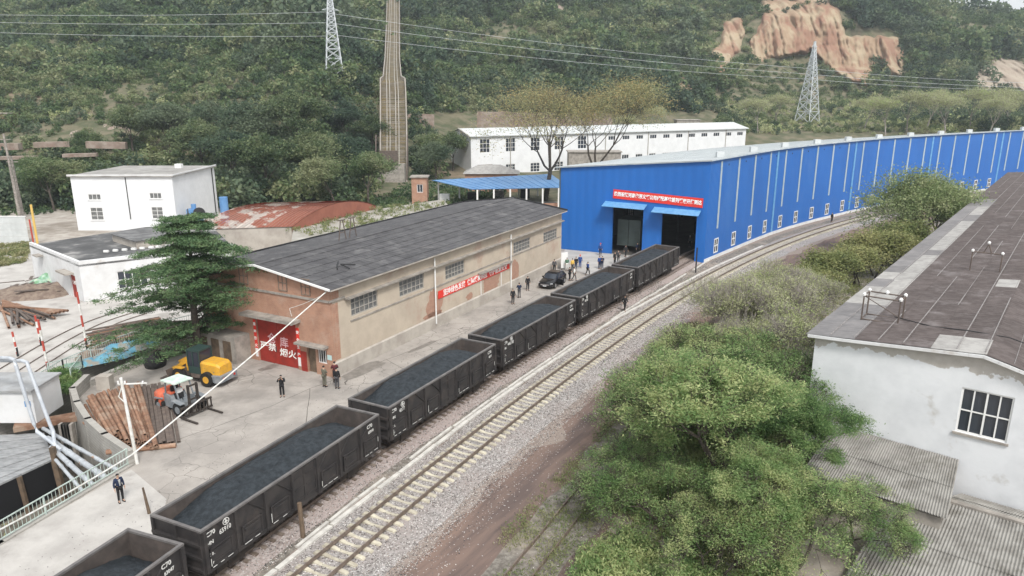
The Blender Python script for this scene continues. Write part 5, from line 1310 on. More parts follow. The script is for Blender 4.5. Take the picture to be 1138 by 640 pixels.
m = MB(); m.loft([[(x,-w,z),(x,w,z),(x,w*.95,z+.04),(x,-w*.95,z+.04)] for x, w, z in ((.3,.68,1.40),(-.2,.72,1.49),(-1.2,.71,1.48),(-1.65,.68,1.38))]); m.build('roof', m_cp, car)
for s in (-1, 1):
    for x in (1.42, -1.42):
        w = MB().tube((x,s*.78,.34),(x,s*.96,.34),.34,n=18).build('wheel', m_tyre, car); MB().tube((x,s*.955,.34),(x,s*.975,.34),.22,n=12).build('rim', m_rim, w)
    m = MB(); m.bar((2.30,s*.62,.66),(2.12,s*.86,.70),.06,.12); m.build('headlight', m_lamp, car)
    m = MB(); m.box(.55,.75,s*.97-.07,s*.97+.07,1.0,1.13); m.build('wing_mirror', m_cp, car)
    m = MB()
    for a, b_ in (((1.0,s*.80,.98),(.33,s*.71,1.44)), ((-.45,s*.82,1.0),(-.45,s*.71,1.5)), ((-1.95,s*.78,1.05),(-1.5,s*.68,1.45))): m.bar(a, b_, .06, .05)
    m.build('pillar', m_cp, car)
m = MB(); m.box(2.33,2.43,-.5,.5,.50,.62); m.build('grille', m_rim, car); m = MB(); m.box(2.40,2.44,-.22,.22,.38,.48); m.build('number_plate', m_lamp, car)
# an open front door on the railway side, seen in the photograph
m = MB(); m.add([(.62,.95,.32),(.9,1.72,.32),(.9,1.72,.98),(.62,.95,.98)], [(0,1,2,3),(3,2,1,0)]); m.bar((.62,.95,.65),(.9,1.72,.65),.06,.66); m.build('open_door', m_cp, car)
# pale board held up by the wall behind the car
t = empty('white_sign_board', pix(627,300), R(30), label='pale upright board standing by the wall behind the black car', cat='board'); MB().box(-.5,.5,-.03,.03,.3,2.3).build('panel', m_frame_w, t); MB().box(-.4,-.34,-.02,.02,0,.3).build('leg', m_rustd, t); MB().box(.34,.4,-.02,.02,0,.3).build('leg', m_rustd, t)

# ------------------------------------------------------------------ forklift
m_fo = mat('orange_machine_paint', (.62,.13,.06), (.5,.12,.07), scale=3, rough=.55, c3=(.3,.25,.22), scale3=2, lo3=.6, hi3=.7); m_fg = mat('grey_machine_paint', (.17,.19,.21), (.25,.26,.27), scale=2, rough=.6)
m_can = mat('green_white_canopy', (.60,.68,.62), (.45,.58,.50), scale=2.5, rough=.6, c3=(.33,.47,.38), scale3=4, lo3=.6, hi3=.7)
fk = empty('forklift', (-23.35, 46.95, .03), math.atan2(-.5, .87), label='orange and grey forklift with a pale green canopy facing the railway', cat='forklift')
m = MB(); m.loft([[(x,-w,z0),(x,w,z0),(x,w*.95,z1*.9),(x,w*.7,z1),(x,-w*.7,z1),(x,-w*.95,z1*.9)] for x, w, z0, z1 in ((-1.85,.62,.5,1.15),(-1.7,.85,.4,1.38),(-1.2,.9,.38,1.42),(-.95,.9,.4,1.35))]); m.build('counterweight', m_fo, fk, True)
m = MB(); m.loft([[(x,-w,z0),(x,w,z0),(x,w,z1),(x,-w,z1)] for x, w, z0, z1 in ((-.94,.62,.35,1.28),(-.3,.62,.3,1.2),(-.1,.62,.3,.82),(.6,.62,.3,.72),(.95,.6,.35,.9))]); m.build('chassis', m_fg, fk)
m = MB(); m.box(-.85,-.25,-.5,.5,1.25,1.34); m.build('engine_cover', m_fo, fk)
m = MB(); m.box(-.5,.02,-.28,.28,.9,1.28); m.box(-.62,-.48,-.28,.28,1.2,1.75); m.build('seat', m_black, fk)
for s in (-1, 1):
    m = MB(); m.bar((-.78,s*.55,1.3),(-.62,s*.58,2.18),.08,.08); m.bar((.78,s*.58,.8),(.35,s*.58,2.2),.08,.08); m.bar((.1,s*.6,.7),(.78,s*.6,.9),.1,.5); m.build('canopy_post', m_fg, fk)
    for x, r_, w in ((.95,.52,.34),(-1.25,.42,.28)):
        y = s*(.80 if x > 0 else .74); o = MB().tube((x,y-w/2,r_),(x,y+w/2,r_),r_,n=20).build('wheel', m_tyre, fk); MB().tube((x,y-w/2-.02,r_),(x,y+w/2+.02,r_),r_*.5,n=12).build('rim', m_fg, o)
    m = MB(); m.bar((-1.6,s*.86,.9),(-.75,s*.86,1.0),.12,.1); m.bar((.45,s*.86,1.12),(1.45,s*.86,1.02),.38,.05); m.build('mudguard', m_fg, fk)
m = MB(); m.prism([(-.95,-.72),(.55,-.72),(.62,.72),(-.95,.72)], 2.2, 2.28); m.build('canopy', m_can, fk)
m = MB()
for y in (-.34, .34): m.box(1.38,1.5,y-.06,y+.06,.15,2.25); m.box(1.5,1.58,y-.04,y+.04,.15,2.2)
m.box(1.4,1.5,-.34,.34,2.1,2.2); m.box(1.4,1.5,-.34,.34,1.1,1.2); m.build('mast', m_iron, fk)
m = MB(); m.box(1.6,1.72,-1.25,1.25,.15,.25); m.box(1.6,1.72,-1.25,1.25,.78,.9)
for i in range(9): y = -1.2+.3*i; m.box(1.62,1.70,y-.04,y+.04,.25,.78)
m.build('fork_carriage', m_iron, fk)
for y in (-1.05, .95): MB().box(1.6,3.1,y-.07,y+.07,.06,.13).build('fork', m_iron, fk)
m = MB(); m.tube((.5,-.15,.9),(.35,-.1,1.35),.03,n=6); m.tube((.3,-.25,1.35),(.3,.05,1.42),.03,n=6); m.build('steering_wheel', m_black, fk)
m = MB(); m.box(-.2,.1,-.2,.2,1.32,1.6); m.build('seat_cover', m_frame_w, fk)
# ------------------------------------------------------------------ yellow loader
m_ye = mat('yellow_machine_paint', (.68,.36,.035), (.55,.30,.05), scale=3, rough=.55, c3=(.22,.17,.12), scale3=2, lo3=.6, hi3=.7)
m_cab = mat('dark_green_cab', (.03,.055,.05), rough=.5)
lo = empty('wheel_loader', (-24.4, 52.5, .03), math.atan2(.35, -.94), label='yellow wheel loader with dark green cab parked under the cedar', cat='loader'); lo.scale = (.93, .93, .93)
m = MB(); m.loft([[(x,-w,z0),(x,w,z0),(x,w,z1-.15),(x,w*.8,z1),(x,-w*.8,z1),(x,-w,z1-.15)] for x, w, z0, z1 in ((-2.9,.70,.9,1.75),(-2.6,.80,.8,1.95),(-1.2,.80,.8,2.0),(-.95,.72,.8,1.95))]); m.build('engine_hood', m_ye, lo)
m = MB(); m.loft([[(x,-w,z0),(x,w,z0),(x,w,z1),(x,-w,z1)] for x, w, z0, z1 in ((-3.15,.95,.45,1.0),(-2.6,1.05,.42,1.02),(-2.2,1.0,.5,1.0))]); m.build('counterweight', m_fg, lo)
m = MB(); m.box(-2.2,.1,-.75,.75,.5,.82); m.box(.1,1.6,-.45,.45,.5,1.2); m.build('chassis', m_rustd, lo)
MB().box(-.9,.35,-.72,.72,.85,1.45).build('cab', m_cab, lo); MB().box(-.92,.37,-.74,.74,2.75,2.88).build('cab_roof', m_cab, lo)
m = MB(); m.box(-.84,.29,-.69,.69,1.46,2.74); m.build('cab_glass', m_glass, lo)
m = MB()
for x in (-.88, -.2, .33):
    for y in (-.72, .72): m.box(x-.04,x+.04,y-.03,y+.03,1.45,2.76)
m.build('cab_post', m_cab, lo)
for s in (-1, 1):
    for x in (1.15, -1.75):
        o = MB().tube((x,s*.75,.62),(x,s*1.13,.62),.62,n=20).build('wheel', m_tyre, lo); MB().tube((x,s*1.12,.62),(x,s*1.15,.62),.3,n=12).build('rim', m_ye, o)
    m = MB(); m.bar((.75,s*.42,1.75),(2.3,s*.42,.75),.12,.3); m.bar((.6,s*.42,.9),(.75,s*.42,1.9),.14,.25); m.tube((.9,s*.3,1.1),(1.9,s*.36,1.05),.07,n=8); m.build('lift_arm', m_ye, lo)
    m = MB(); m.bar((.65,s*.95,1.28),(1.7,s*.95,1.28),.4,.06); m.build('mudguard', m_ye, lo)
m = MB(); m.bar((.75,0,2.0),(2.0,0,1.35),.12,.22); m.bar((.75,-.45,1.95),(.75,.45,1.95),.15,.15); m.bar((1.5,-.45,1.35),(1.5,.45,1.35),.12,.12); m.build('cross_arm', m_ye, lo)
m = MB(); m.loft([[(2.35,y,.95),(2.2,y,.5),(2.3,y,.12),(3.1,y,.08),(3.12,y,.14),(2.4,y,.2),(2.3,y,.5),(2.42,y,.92)] for y in (-1.15, 1.15)]); m.build('bucket', m_rustd, lo)
m = MB(); m.tube((-3.2,-.6,.75),(-3.16,-.6,.75),.1,n=8); m.tube((-3.2,.6,.75),(-3.16,.6,.75),.1,n=8); m.build('tail_lamp', mat('red_lamp', (.5,.03,.02), rough=.3), lo)
# dark cloth covered drum on the wall by the loader
p = pix(173, 408); t = empty('tarred_drum', (p.x, p.y, 0), label='black covered bundle beside the channel wall left of the loader', cat='bundle')
m = MB(); m.loft([[(r_*math.cos(a)+.1*math.sin(3*a), r_*math.sin(a), z) for a in np.linspace(0, 2*math.pi, 12, endpoint=False)] for r_, z in ((.65,0),(.8,.5),(.7,1.1),(.45,1.5),(.15,1.65))]); m.build('cover', m_black, t, True)

# ------------------------------------------------------------------ pipe pile
rnd = random.Random(21)
def pipe(p, q, r, mm, label, group, n=10, name='steel_pipe', rough_end=True):
    d = (q-p); L = d.length; c = p
    m = MB(); d = d.normalized(); u = Vector((0,0,1)); a = d.cross(u).normalized(); b_ = a.cross(d)
    V = []
    for s in (0, L):
        for rr_ in (r, r*.8): V += [d*s + a*(math.cos(2*math.pi*i/n)*rr_) + b_*(math.sin(2*math.pi*i/n)*rr_) for i in range(n)]
    fs = []
    for i in range(n):
        j = (i+1) % n; fs += [(i, j, 2*n+j, 2*n+i), (n+i, 3*n+i, 3*n+j, n+j), (i, n+i, n+j, j), (2*n+i, 2*n+j, 3*n+j, 3*n+i)]
    m.add(V, fs); o = m.build(name, mm, label=label, cat='pipe', group=group); o.location = c; return o
a0, a1 = Vector((-30.6,47.2,0)), Vector((-28.2,50.8,0)); b0, b1 = Vector((-25.2,40.9,0)), Vector((-22.0,40.7,0))
n = 26
for lay, cnt in ((0, 16), (1, 15), (2, 11)):
    for i in range(cnt):
        t = (i+.5*(lay % 2)+rnd.uniform(-.2,.2))/16 + .07*lay
        s = a0.lerp(a1, t*1.0); e = b0.lerp(b1, t); dd = (e-s); L = dd.length; dd.normalize()
        s = s + dd*rnd.uniform(-.6,.9)*(.4+.3*lay); e = e - dd*rnd.uniform(-.1,1.6)*(.5+.4*lay) + Vector((rnd.uniform(-.25,.25),0,0))
        z = .14+.25*lay
        s.z = z + rnd.uniform(0,.12); e.z = z + rnd.uniform(0,.08)
        pipe(s, e, rnd.uniform(.095,.13), m_rust, ['rusty pipe in the bottom layer of the fanned pile inside the curved wall','rusty pipe in the middle layer of the fanned pile inside the curved wall','rusty pipe lying on top of the fanned pile inside the curved wall'][lay], ['rusty pipes in the bottom layer','rusty pipes in the middle layer','rusty pipes on top of the pile'][lay])
a0, a1 = Vector((-28.1,51.0,0)), Vector((-26.0,51.2,0)); b0, b1 = Vector((-22.6,40.9,0)), Vector((-20.9,41.6,0))
for lay, cnt in ((0, 8), (1, 6)):
    for i in range(cnt):
        t = (i+.5*lay+rnd.uniform(-.1,.1))/8; s = a0.lerp(a1, t); e = b0.lerp(b1, t); s.z = e.z = .16+.2*lay; dd = (e-s).normalized(); s += dd*rnd.uniform(0,.8); e -= dd*rnd.uniform(0,.5)
        m = MB(); q = e-s; L = q.length; u = q.normalized(); w = Vector((-u.y, u.x, 0))
        m.bar(Vector((0,0,0)), q, .2, .03); m.bar(w*.09+Vector((0,0,-.05)), q+w*.09+Vector((0,0,-.05)), .03, .10); m.bar(-w*.09+Vector((0,0,-.05)), q-w*.09+Vector((0,0,-.05)), .03, .10)
        o = m.build('steel_channel', m_rustd, label=['dark steel channel bar in the bottom layer right of the rusty pipes','dark steel channel bar on top of the others right of the rusty pipes'][lay], cat='steel bar', group=['dark channel bars in the bottom layer','dark channel bars in the top layer'][lay]); o.location = s
pipe(Vector((-25.1,40.4,.16)), Vector((-21.2,41.3,.16)), .16, m_rust, 'rusty pipe laid crosswise under the near ends of the pile', None)
pipe(Vector((-28.4,43.9,.5)), Vector((-25.6,41.3,.45)), .14, m_rust, 'short loose pipe on the parapet side of the rusty pile', None)
for i in range(4):
    s = pix(162+7*i, 396+i); s.z = .15; pipe(s, s+Vector((1.7,2.5,0)), .17, m_rustd, 'short black pipe lying by the channel wall left of the loader', 'short black pipes left of the loader')
# yard stacks at far left
for i in range(13):
    s = pix(rnd.uniform(-8,22), rnd.uniform(338,346)); e = pix(14+i*3.6+rnd.uniform(-4,4), 366-i*.9+rnd.uniform(-3,3)); s.z = .2+.05*(i % 3); e.z = .18+.16*(i % 3)
    pipe(s, e, .12, m_rustd if i % 3 else m_rust, ('grey brown pipe in the fan of pipes on the far left yard' if i % 3 else 'rusty pipe in the fan of pipes on the far left yard'), ('grey pipes' if i % 3 else 'rusty pipes')+' fanned on the far left yard')
for i in range(6):
    s = pix(4, 338+i*1.6); e = pix(54+i*4.5, 354-i*.6); s.z = e.z = .4+.03*i; pipe(s, e, .13, m_rust, 'long rusty pipe lying to the right on the far left yard', 'long rusty pipes on the far left yard')
# bedding of dark scrap and covered heap
def heap(name, label, cat, c, rx, ry, ang, h, mm, seed, n=16, kind=None):
    V = []; k = 26
    for j in range(n+1):
        for i in range(k):
            r_ = j/n; a = 2*math.pi*i/k; rr_ = r_*(1+.3*noise.noise(Vector((math.cos(a)*1.5, math.sin(a)*1.5, seed))))
            x, y = rx*rr_*math.cos(a), ry*rr_*math.sin(a)
            z = h*(1-r_**2)*(1+.55*noise.noise(Vector((x*1.1, y*1.1, seed+5)))) + .13*noise.noise(Vector((x*3.5, y*3.5, seed)))*(1-r_)
            V.append((x*math.cos(ang)-y*math.sin(ang), x*math.sin(ang)+y*math.cos(ang), max(z, 0) if j < n else -.02))
    F_ = np.array([(j*k+i, (j+1)*k+i, (j+1)*k+(i+1) % k, j*k+(i+1) % k) for j in range(n) for i in range(k)])
    o = tag(link(name, np_mesh(name, np.array(V), F_, mm, True)), label=label, cat=cat, kind=kind); o.location = c; return o
heap('scrap_heap', 'dark heap of scrap and netting at the far left beside the low white building', 'scrap heap', pix(38,326), 5.2, 3.0, .4, 1.0, m_scrap, 3)
for i in range(16):
    a = pix(14+rnd.uniform(-6,50), 318+rnd.uniform(-2,12)); a.z = .75; e = a+Vector((rnd.uniform(-2.5,2.5), rnd.uniform(-2,2), rnd.uniform(-.4,.4)))
    m = MB(); m.bar(Vector((0,0,0)), e-a, rnd.uniform(.15,.5), .05); o = m.build('scrap_strip', m_rustd, label='bent dark scrap strip on the heap by the low white building', cat='scrap', group='scrap strips on the far left heap'); o.location = a
heap('netting_cover', 'green and blue netting bundle on top of the far left scrap heap', 'netting', pix(50,318), 2.6, 1.2, 1.0, 1.25, mat('green_netting', (.16,.30,.17), (.30,.45,.42), scale=2, rough=.8, c3=(.45,.5,.35), scale3=2), 8)
# blue tarpaulin covered rows by the channel
for i, (A, B, w, h, mm) in enumerate((((78,408),(150,392),2.0,.5,m_tarp), ((100,398),(185,377),2.2,.75,m_tarp), ((80,402),(120,392),1.6,.6,m_scrap), ((96,388),(175,368),1.7,.7,m_scrap), ((60,412),(100,404),1.6,.35,mat('green_netting_flat', (.16,.30,.22), (.35,.42,.36), scale=1.5, rough=.85)))):
    a, b_ = pix(*A), pix(*B); L = (b_-a).length
    heap('covered_stack', ['nearer blue tarpaulin over a stack beside the channel','longer blue tarpaulin over a stack under the cedar branches','dark scrap row left of the blue tarpaulins','dark pipe row behind the blue tarpaulins','low green netting at the left end of the tarpaulins'][i], 'covered stack', (a+b_)/2, L/2*1.05, w/2, math.atan2((b_-a).y, (b_-a).x), h, mm, i+20)
for i in range(14):
    a = pix(100+rnd.uniform(-5,10), 392-1.5*i*.9); b_ = pix(178+rnd.uniform(-8,8), 372-i*1.0); a.z = b_.z = .6
    pipe(a, b_, .09, (m_rust, m_rustd, m_rustd)[i % 3], 'thin rusty bar in the bundle behind the blue tarpaulins', 'thin bars bundled behind the tarpaulins', n=6, name='steel_bar')
# narrow rail pair curving across the pipe yard
Q = smooth_curve([tuple(pix(x, y)[:2]) for x, y in ((30,420),(60,400),(95,378),(130,360),(165,348))])
for off_ in (0, 1.5, 3.2):
    rt = empty('yard_rail', Q[0], label=['nearest','middle','farthest'][int(off_/1.4)] + ' old rail curving across the pale pipe yard', cat='rail')
    m = MB(); P_ = offset(Q, -off_); m.path([p-Q[0]+Vector((0,0,.06)) for p in P_], .05, 4); m.build('rail', m_rustd, rt)

# ------------------------------------------------------------------ railings, posts, poles
def railing(pts, z, hh, label, bal=.22, name='railing', m_=m_rail_g, rails=(.12,1.0)):
    P = [Vector((p[0], p[1], z)) for p in pts]; t = empty(name, P[0], label=label, cat='railing'); O = P[0]
    for a, b_ in zip(P, P[1:]):
        for rr_ in rails: MB().bar(a-O+Vector((0,0,hh*rr_)), b_-O+Vector((0,0,hh*rr_)), .055, .055).build('rail', m_, t)
        L = (b_-a).length; n = max(1, int(L/2.4)); m = MB(); nb = int(L/bal)
        for i in range(nb): p = a.lerp(b_, (i+.5)/nb)-O; m.bar(p+Vector((0,0,hh*rails[0])), p+Vector((0,0,hh*rails[-1])), .02, .02)
        m.build('balusters', m_, t)
        for i in range(n+1): p = a.lerp(b_, i/n)-O; MB().bar(p, p+Vector((0,0,hh+.03)), .075, .075).build('post', m_, t)
    return t
railing([(-31.5,20.6),(-25.42,31.0),(-22.95,38.9)], .12, 1.05, 'pale green iron railing along the near edge of the sunken channel')
railing([(-52,39.4),(-46,41.6),(-36.6,44.7),(-35.1,47.1)], .12, 1.0, 'iron railing along the far side of the channel at the left edge')
railing([(-35.9,50.6),(-35.9,54),(-34.5,59.4),(-32.1,64.4),(-29.5,68.0)], .12, 1.0, 'iron railing between the channel and the blue tarpaulins')
railing([pix(55,417)[:2], pix(92,408)[:2], pix(80,424)[:2]], .02, 1.0, 'short stair railing above the green weeds at left')
# white post with cross arm, cable
pw = Vector((-22.6, 39.2, .02))
t = empty('white_post', pw, label='leaning white post with a cross arm beside the pipe pile', cat='post')
m = MB(); m.tube((0,0,0), (-.22,0,5.55), .10, .085, 10); m.build('shaft', m_pole_w, t)
m = MB(); m.bar((-.45,0,5.15),(1.1,.3,5.1),.07,.07); m.build('cross_arm', m_pole_w, t); m = MB(); m.tube((-.2,0,5.1),(-.45,-.1,4.4),.03,n=6); m.tube((-.45,-.1,4.4),(-.12,0,3.9),.03,n=6); m.build('loose_cable', m_pole_w, t)
for dx in (-.4,.0,1.05): MB().tube((dx-.02,0,5.18),(dx-.02,0,5.35),.05,n=6).build('insulator', m_frame_w, t)
def cable(pts, r, label, m_=None, name='cable', cat='cable', sag=0, n=16, group=None):
    P = [Vector(p) for p in pts]; Q_ = []
    for a, b_ in zip(P, P[1:]):
        for i in range(n): t_ = i/n; Q_.append(a.lerp(b_, t_) - Vector((0,0,sag*4*t_*(1-t_))))
    Q_.append(P[-1]); O = Q_[0].copy(); m = MB(); m.path([q-O for q in Q_], r, 5); o = m.build(name, m_ or m_pole_w, label=label, cat=cat, group=group); o.location = O; return o
cable([pixY(-40,609,25), pixY(147,505,35), (-14.1,52.7,7.1)], .045, 'thick white cable running from the bottom left up to the warehouse corner', sag=.12)
cable([(-14.1,52.65,7.0), (-17.6,54.6,5.2), (-17.4,54.4,4.6)], .02, 'thin white flex hanging over the red warehouse door', sag=.1)
# striped poles of the yard
for (x, y, hh, lab) in ((54,413,4.4,'red and white striped pole at the left end of the tarpaulins'), (97,388,5.2,'tall red and white striped pole left of the cedar'), (20,396,2.2,'short red post behind the silver pipe arch'), (46,384,2.8,'dark and red pole by the fanned pipes')):
    p = pix(x, y); t = empty('striped_pole', p, label=lab, cat='pole'); k = 5; m1 = MB(); m2 = MB()
    for i in range(k): (m1 if i % 2 == 0 else m2).tube((-.02*i,0,hh*i/k), (-.02*(i+1),0,hh*(i+1)/k), .085, n=8)
    m1.build('red_band', m_pole_r, t); m2.build('white_band', m_pole_w, t)
    MB().tube((0,0,0),(0,0,.8),.09,n=8).build('black_foot', m_black, t)
p = pix(42,272); t = empty('yellow_post', p, label='yellow and red post beside the metal fence at left', cat='post'); MB().tube((0,0,0),(0,0,6.0),.16,n=8).build('shaft', mat('yellow_post_paint', (.62,.42,.12), rough=.6), t); MB().tube((-.6,0,0),(-.6,0,3.8),.12,n=8).build('side_shaft', m_pole_r, t)
for (x, y, Y, hh, lab) in ((22,240,128,15.0,'tall pale concrete pole left of the white house'), (25,236,130,11,'shorter pale pole standing next to the tall one at left')):
    p = pixY(x, y, Y); p.z = 0; t = empty('concrete_pole', p, label=lab, cat='pole'); MB().tube((0,0,0),(-.3,0,hh),.28,.17,8).build('shaft', m_bark_p, t); MB().bar((-1.3,0,hh-1),(.8,0,hh-1),.12,.12).build('cross_arm', m_bark_p, t)
# dark stump post by the loading track, small leaning stake
p = pix(337,597); t = MB().tube((0,0,0),(-.05,0,1.95),.13,.115,8).build('timber_post', m_wood, label='dark upright timber post between the train and the main line', cat='post'); t.location = p
p = pix(168,612); t = MB().tube((0,0,0),(-.2,.1,1.5),.09,.05,6).build('wooden_stake', m_wood, label='short pointed wooden stake beside the big coal wagon', cat='stake'); t.location = pix(166,571)+Vector((0,0,0))
for i, (x, y) in enumerate(((614,375),(618,373),(692,341))):
    p = pix(x, y); o = MB().tube((0,0,0),(.05,0,.7),.09,.07,6).build('marker_stub', m_trough, label=['left of two pale stubs by the trough','right of two pale stubs by the trough','pale stub at the feet of the walker by the line'][i], cat='marker'); o.location = p
p = pix(773,303); t = empty('signal_post', p, label='slim dark post at the corner of the right shed door', cat='post'); MB().tube((0,0,0),(0,0,3.2),.09,n=8).build('shaft', m_black, t)
# ------------------------------------------------------------------ pipes and timber shed over the channel
t = empty('silver_pipe_arch', (-32,43.5,0), label='tall silver pipe arch rising over the railing at the left edge', cat='pipework'); O = Vector((-32,43.5,0))
for k, dy in enumerate((0, .55)):
    a = pixY(-50,400-3*k,46.5); b_ = pixY(22-14*k+7,401-3*k,43.2-.2*k); c = pixY(48-18*k+10,478,42.4); d_ = pixY(62+6*k,500,41.3); e = pixY(128+8*k,552,36.8)
    m = MB(); P_ = [a, b_+(a-b_).normalized()*.4, b_+Vector((.05,0,-.12)), b_+(c-b_).normalized()*.45, c-(c-b_).normalized()*.4, c+Vector((.05,0,-.1)), c.lerp(d_, .5), d_]
    m.path([p-O for p in P_], .115, 10); m.build('riser_pipe', m_steel, t)
for k in range(4):
    a = pix(*((48,476),(53,487),(57,497),(62,511))[k], -.1-.12*k); b_ = pix(*((146,531),(132,541),(114,549),(98,553))[k], -.3-.1*k); d_ = (b_-a).normalized()
    m = MB(); m.tube(Vector((0,0,0)), b_-a+d_*.1, [.12,.18,.15,.10][k], n=12)
    for s in range(1, int((b_-a).length), 2): m.tube(d_*s, d_*(s+.18), [.14,.21,.18,.12][k], n=12)
    o = m.build('lagged_pipe', m_steelp, label=['uppermost','thickest','rust patched','lowest'][k] + ' of the four silver pipes crossing the channel', cat='pipe', group='silver pipes crossing the channel'); o.location = a
t = empty('channel_shed', (-32,38,0), label='grey timber-clad shed roof inside the sunken channel at the bottom left', cat='shed'); O = Vector((-32,38,0))
A, B, C, D = pix(-60,486,-.6), pix(49,481,-.6), pix(59,510,-.9), pix(-60,566,-.9)
for i in range(11):
    a, b_ = A.lerp(D, i/11), B.lerp(C, i/11); c, d_ = B.lerp(C, (i+1)/11), A.lerp(D, (i+1)/11)
    m = MB(); z = Vector((0,0,.05*(i % 2))); V = [p-O for p in (a, b_, c-(c-b_)*.04, d_-(d_-a)*.04)]; m.add([v+z for v in V]+[v-Vector((0,0,.12)) for v in V], [(3,2,1,0),(4,5,6,7),(2,3,7,6),(1,2,6,5),(0,1,5,4),(3,0,4,7)]); m.build('roof_board', mat('grey_boards', (.30,.305,.31), (.21,.215,.22), scale=1.5, rough=.9, rnd=.1, stretch=(1,3,1)) if i == 0 else bpy.data.materials['grey_boards'], t)
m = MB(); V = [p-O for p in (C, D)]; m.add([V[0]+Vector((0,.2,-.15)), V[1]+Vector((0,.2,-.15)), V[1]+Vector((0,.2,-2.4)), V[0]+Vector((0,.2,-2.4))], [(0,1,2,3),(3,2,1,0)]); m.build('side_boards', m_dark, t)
for f in (.0, .35, .8): p = C.lerp(D, f)-O; MB().bar((p.x+.15,p.y,-3.5),(p.x,p.y,p.z-.12),.22,.22).build('timber_post', m_wood, t)
p = pix(62,500)-O; MB().bar((p.x,p.y,-3.5),(p.x-.2,p.y,.2),.28,.28).build('timber_post', m_wood, t)
for i in range(4):
    p = pix(78+i*3.0, 462); o = MB().bar((0,0,-3.5),(0,0,-.1),.35,.35).build('channel_pier', m_conc, label='concrete pier under the bridge end beside the parapet', cat='pier', group='piers by the parapet'); o.location = (p.x, p.y-1, 0)
o = MB().box(-3.5,.5,-.6,.4,-.35,-.02).build('bridge_beam', m_rust, label='rusty steel beam over the channel behind the silver pipes', cat='beam'); o.location = pix(82,460); o.rotation_euler = (0,0,.5)
o = MB().box(-.5,.5,-.35,.35,0,1.1).build('concrete_block', m_plinth, label='pale concrete gate block on the parapet behind the pipe pile', cat='block'); o.location = pix(118,432)
# pale wall and block behind the silver arch
t = empty('pump_house', pix(-34,470), label='pale low wall building with small blue plate left of the striped pole', cat='building')
m = MB(); m.box(0,4.6,0,3.0,0,2.3); m.build('wall', m_white_old, t, ); MB().box(-.2,4.7,-.2,3.2,2.3,2.42).build('roof_slab', mat('pale_slab', (.36,.37,.38), (.28,.28,.28), scale=.8, rough=.9), t); MB().box(4.0,4.4,-.03,0,1.2,1.6).build('blue_plate', m_carport, t)

# ------------------------------------------------------------------ pylons and power lines
def pylon(base, hh, w0, label, ang=0.3):
    t = empty('lattice_pylon', base, ang, label=label, cat='pylon'); m_py = bpy.data.materials.get('galvanised_steel') or mat('galvanised_steel', (.52,.55,.57), rough=.5, metal=.2)
    def hw(z): return (w0/2)*(1-z/hh)**1.0*.86 + .28
    lv = [0]; z = 0
    while z < hh*.93: z += max(1.2, hw(z)*1.25); lv.append(min(z, hh))
    lv[-1] = hh; tk = .17
    for sx, sy in ((-1,-1),(1,-1),(1,1),(-1,1)):
        m = MB(); m.bar((sx*hw(0), sy*hw(0), -1.5), (sx*hw(hh)*.6, sy*hw(hh)*.6, hh), .26, .26); m.build('leg', m_py, t)
    m = MB()
    for z0, z1 in zip(lv, lv[1:]):
        a, b_ = hw(z0), hw(z1)
        for s in range(4):
            c, d_ = [((-1,-1),(1,-1)),((1,-1),(1,1)),((1,1),(-1,1)),((-1,1),(-1,-1))][s]
            m.bar((c[0]*a,c[1]*a,z0),(d_[0]*b_,d_[1]*b_,z1),tk,tk); m.bar((d_[0]*a,d_[1]*a,z0),(c[0]*b_,c[1]*b_,z1),tk,tk); m.bar((c[0]*b_,c[1]*b_,z1),(d_[0]*b_,d_[1]*b_,z1),tk,tk)
    m.build('lattice', m_py, t)
    for k, z in enumerate((hh*.70, hh*.82, hh*.94)):
        m = MB(); L = (2.6, 2.2, 1.7)[k]
        for s in (-1, 1): m.bar((0,0,z+.7),(s*L,0,z),.12,.12); m.bar((0,0,z),(s*L,0,z),.12,.12)
        m.build('cross_arm', m_py, t)
    return t
b1 = hill_hit(372, 90) or pixY(372, 90, 225); b2 = pixY(896, 141, 292)
b2.z = terr(b2.x, b2.y)
pylon(b1, 30, 6.0, 'lattice pylon on the hill left of the incline, its top cut by the frame')
pylon(b2, 30.5, 7.5, 'whole lattice pylon standing on the terrace in front of the cliff', .6)
m_wire = mat('power_line', (.5,.52,.54), rough=.5)
rl = [((-40,16),(369,13),(369,15),(570,52),(898,76),(1180,93)), ((-40,24),(367,25),(371,26),(570,58),(896,82),(1180,98)), ((-40,35),(366,40),(373,39),(570,66),(900,88),(1180,101)), ((-40,20),(366,19),(372,20),(570,55),(896,79),(1180,95))]
for k, L_ in enumerate(rl[:3]):
    cable([pixY(L_[0][0], L_[0][1], b1.y-15), pixY(L_[1][0], L_[1][1], b1.y-1)], .045, ['upper','middle','lower'][k] + ' power line crossing the hillside left of the first pylon', m_wire, 'power_line', 'power line', sag=.6)
    cable([pixY(L_[2][0], L_[2][1], b1.y-1), pixY(L_[4][0], L_[4][1], b2.y-1)], .05, ['upper','middle','lower'][k] + ' power line strung between the two pylons', m_wire, 'power_line', 'power line', sag=1.5)
    cable([pixY(L_[4][0], L_[4][1], b2.y-1), pixY(L_[5][0], L_[5][1], b2.y+20)], .055, ['upper','middle','lower'][k] + ' power line leaving the second pylon to the right', m_wire, 'power_line', 'power line', sag=1.0)

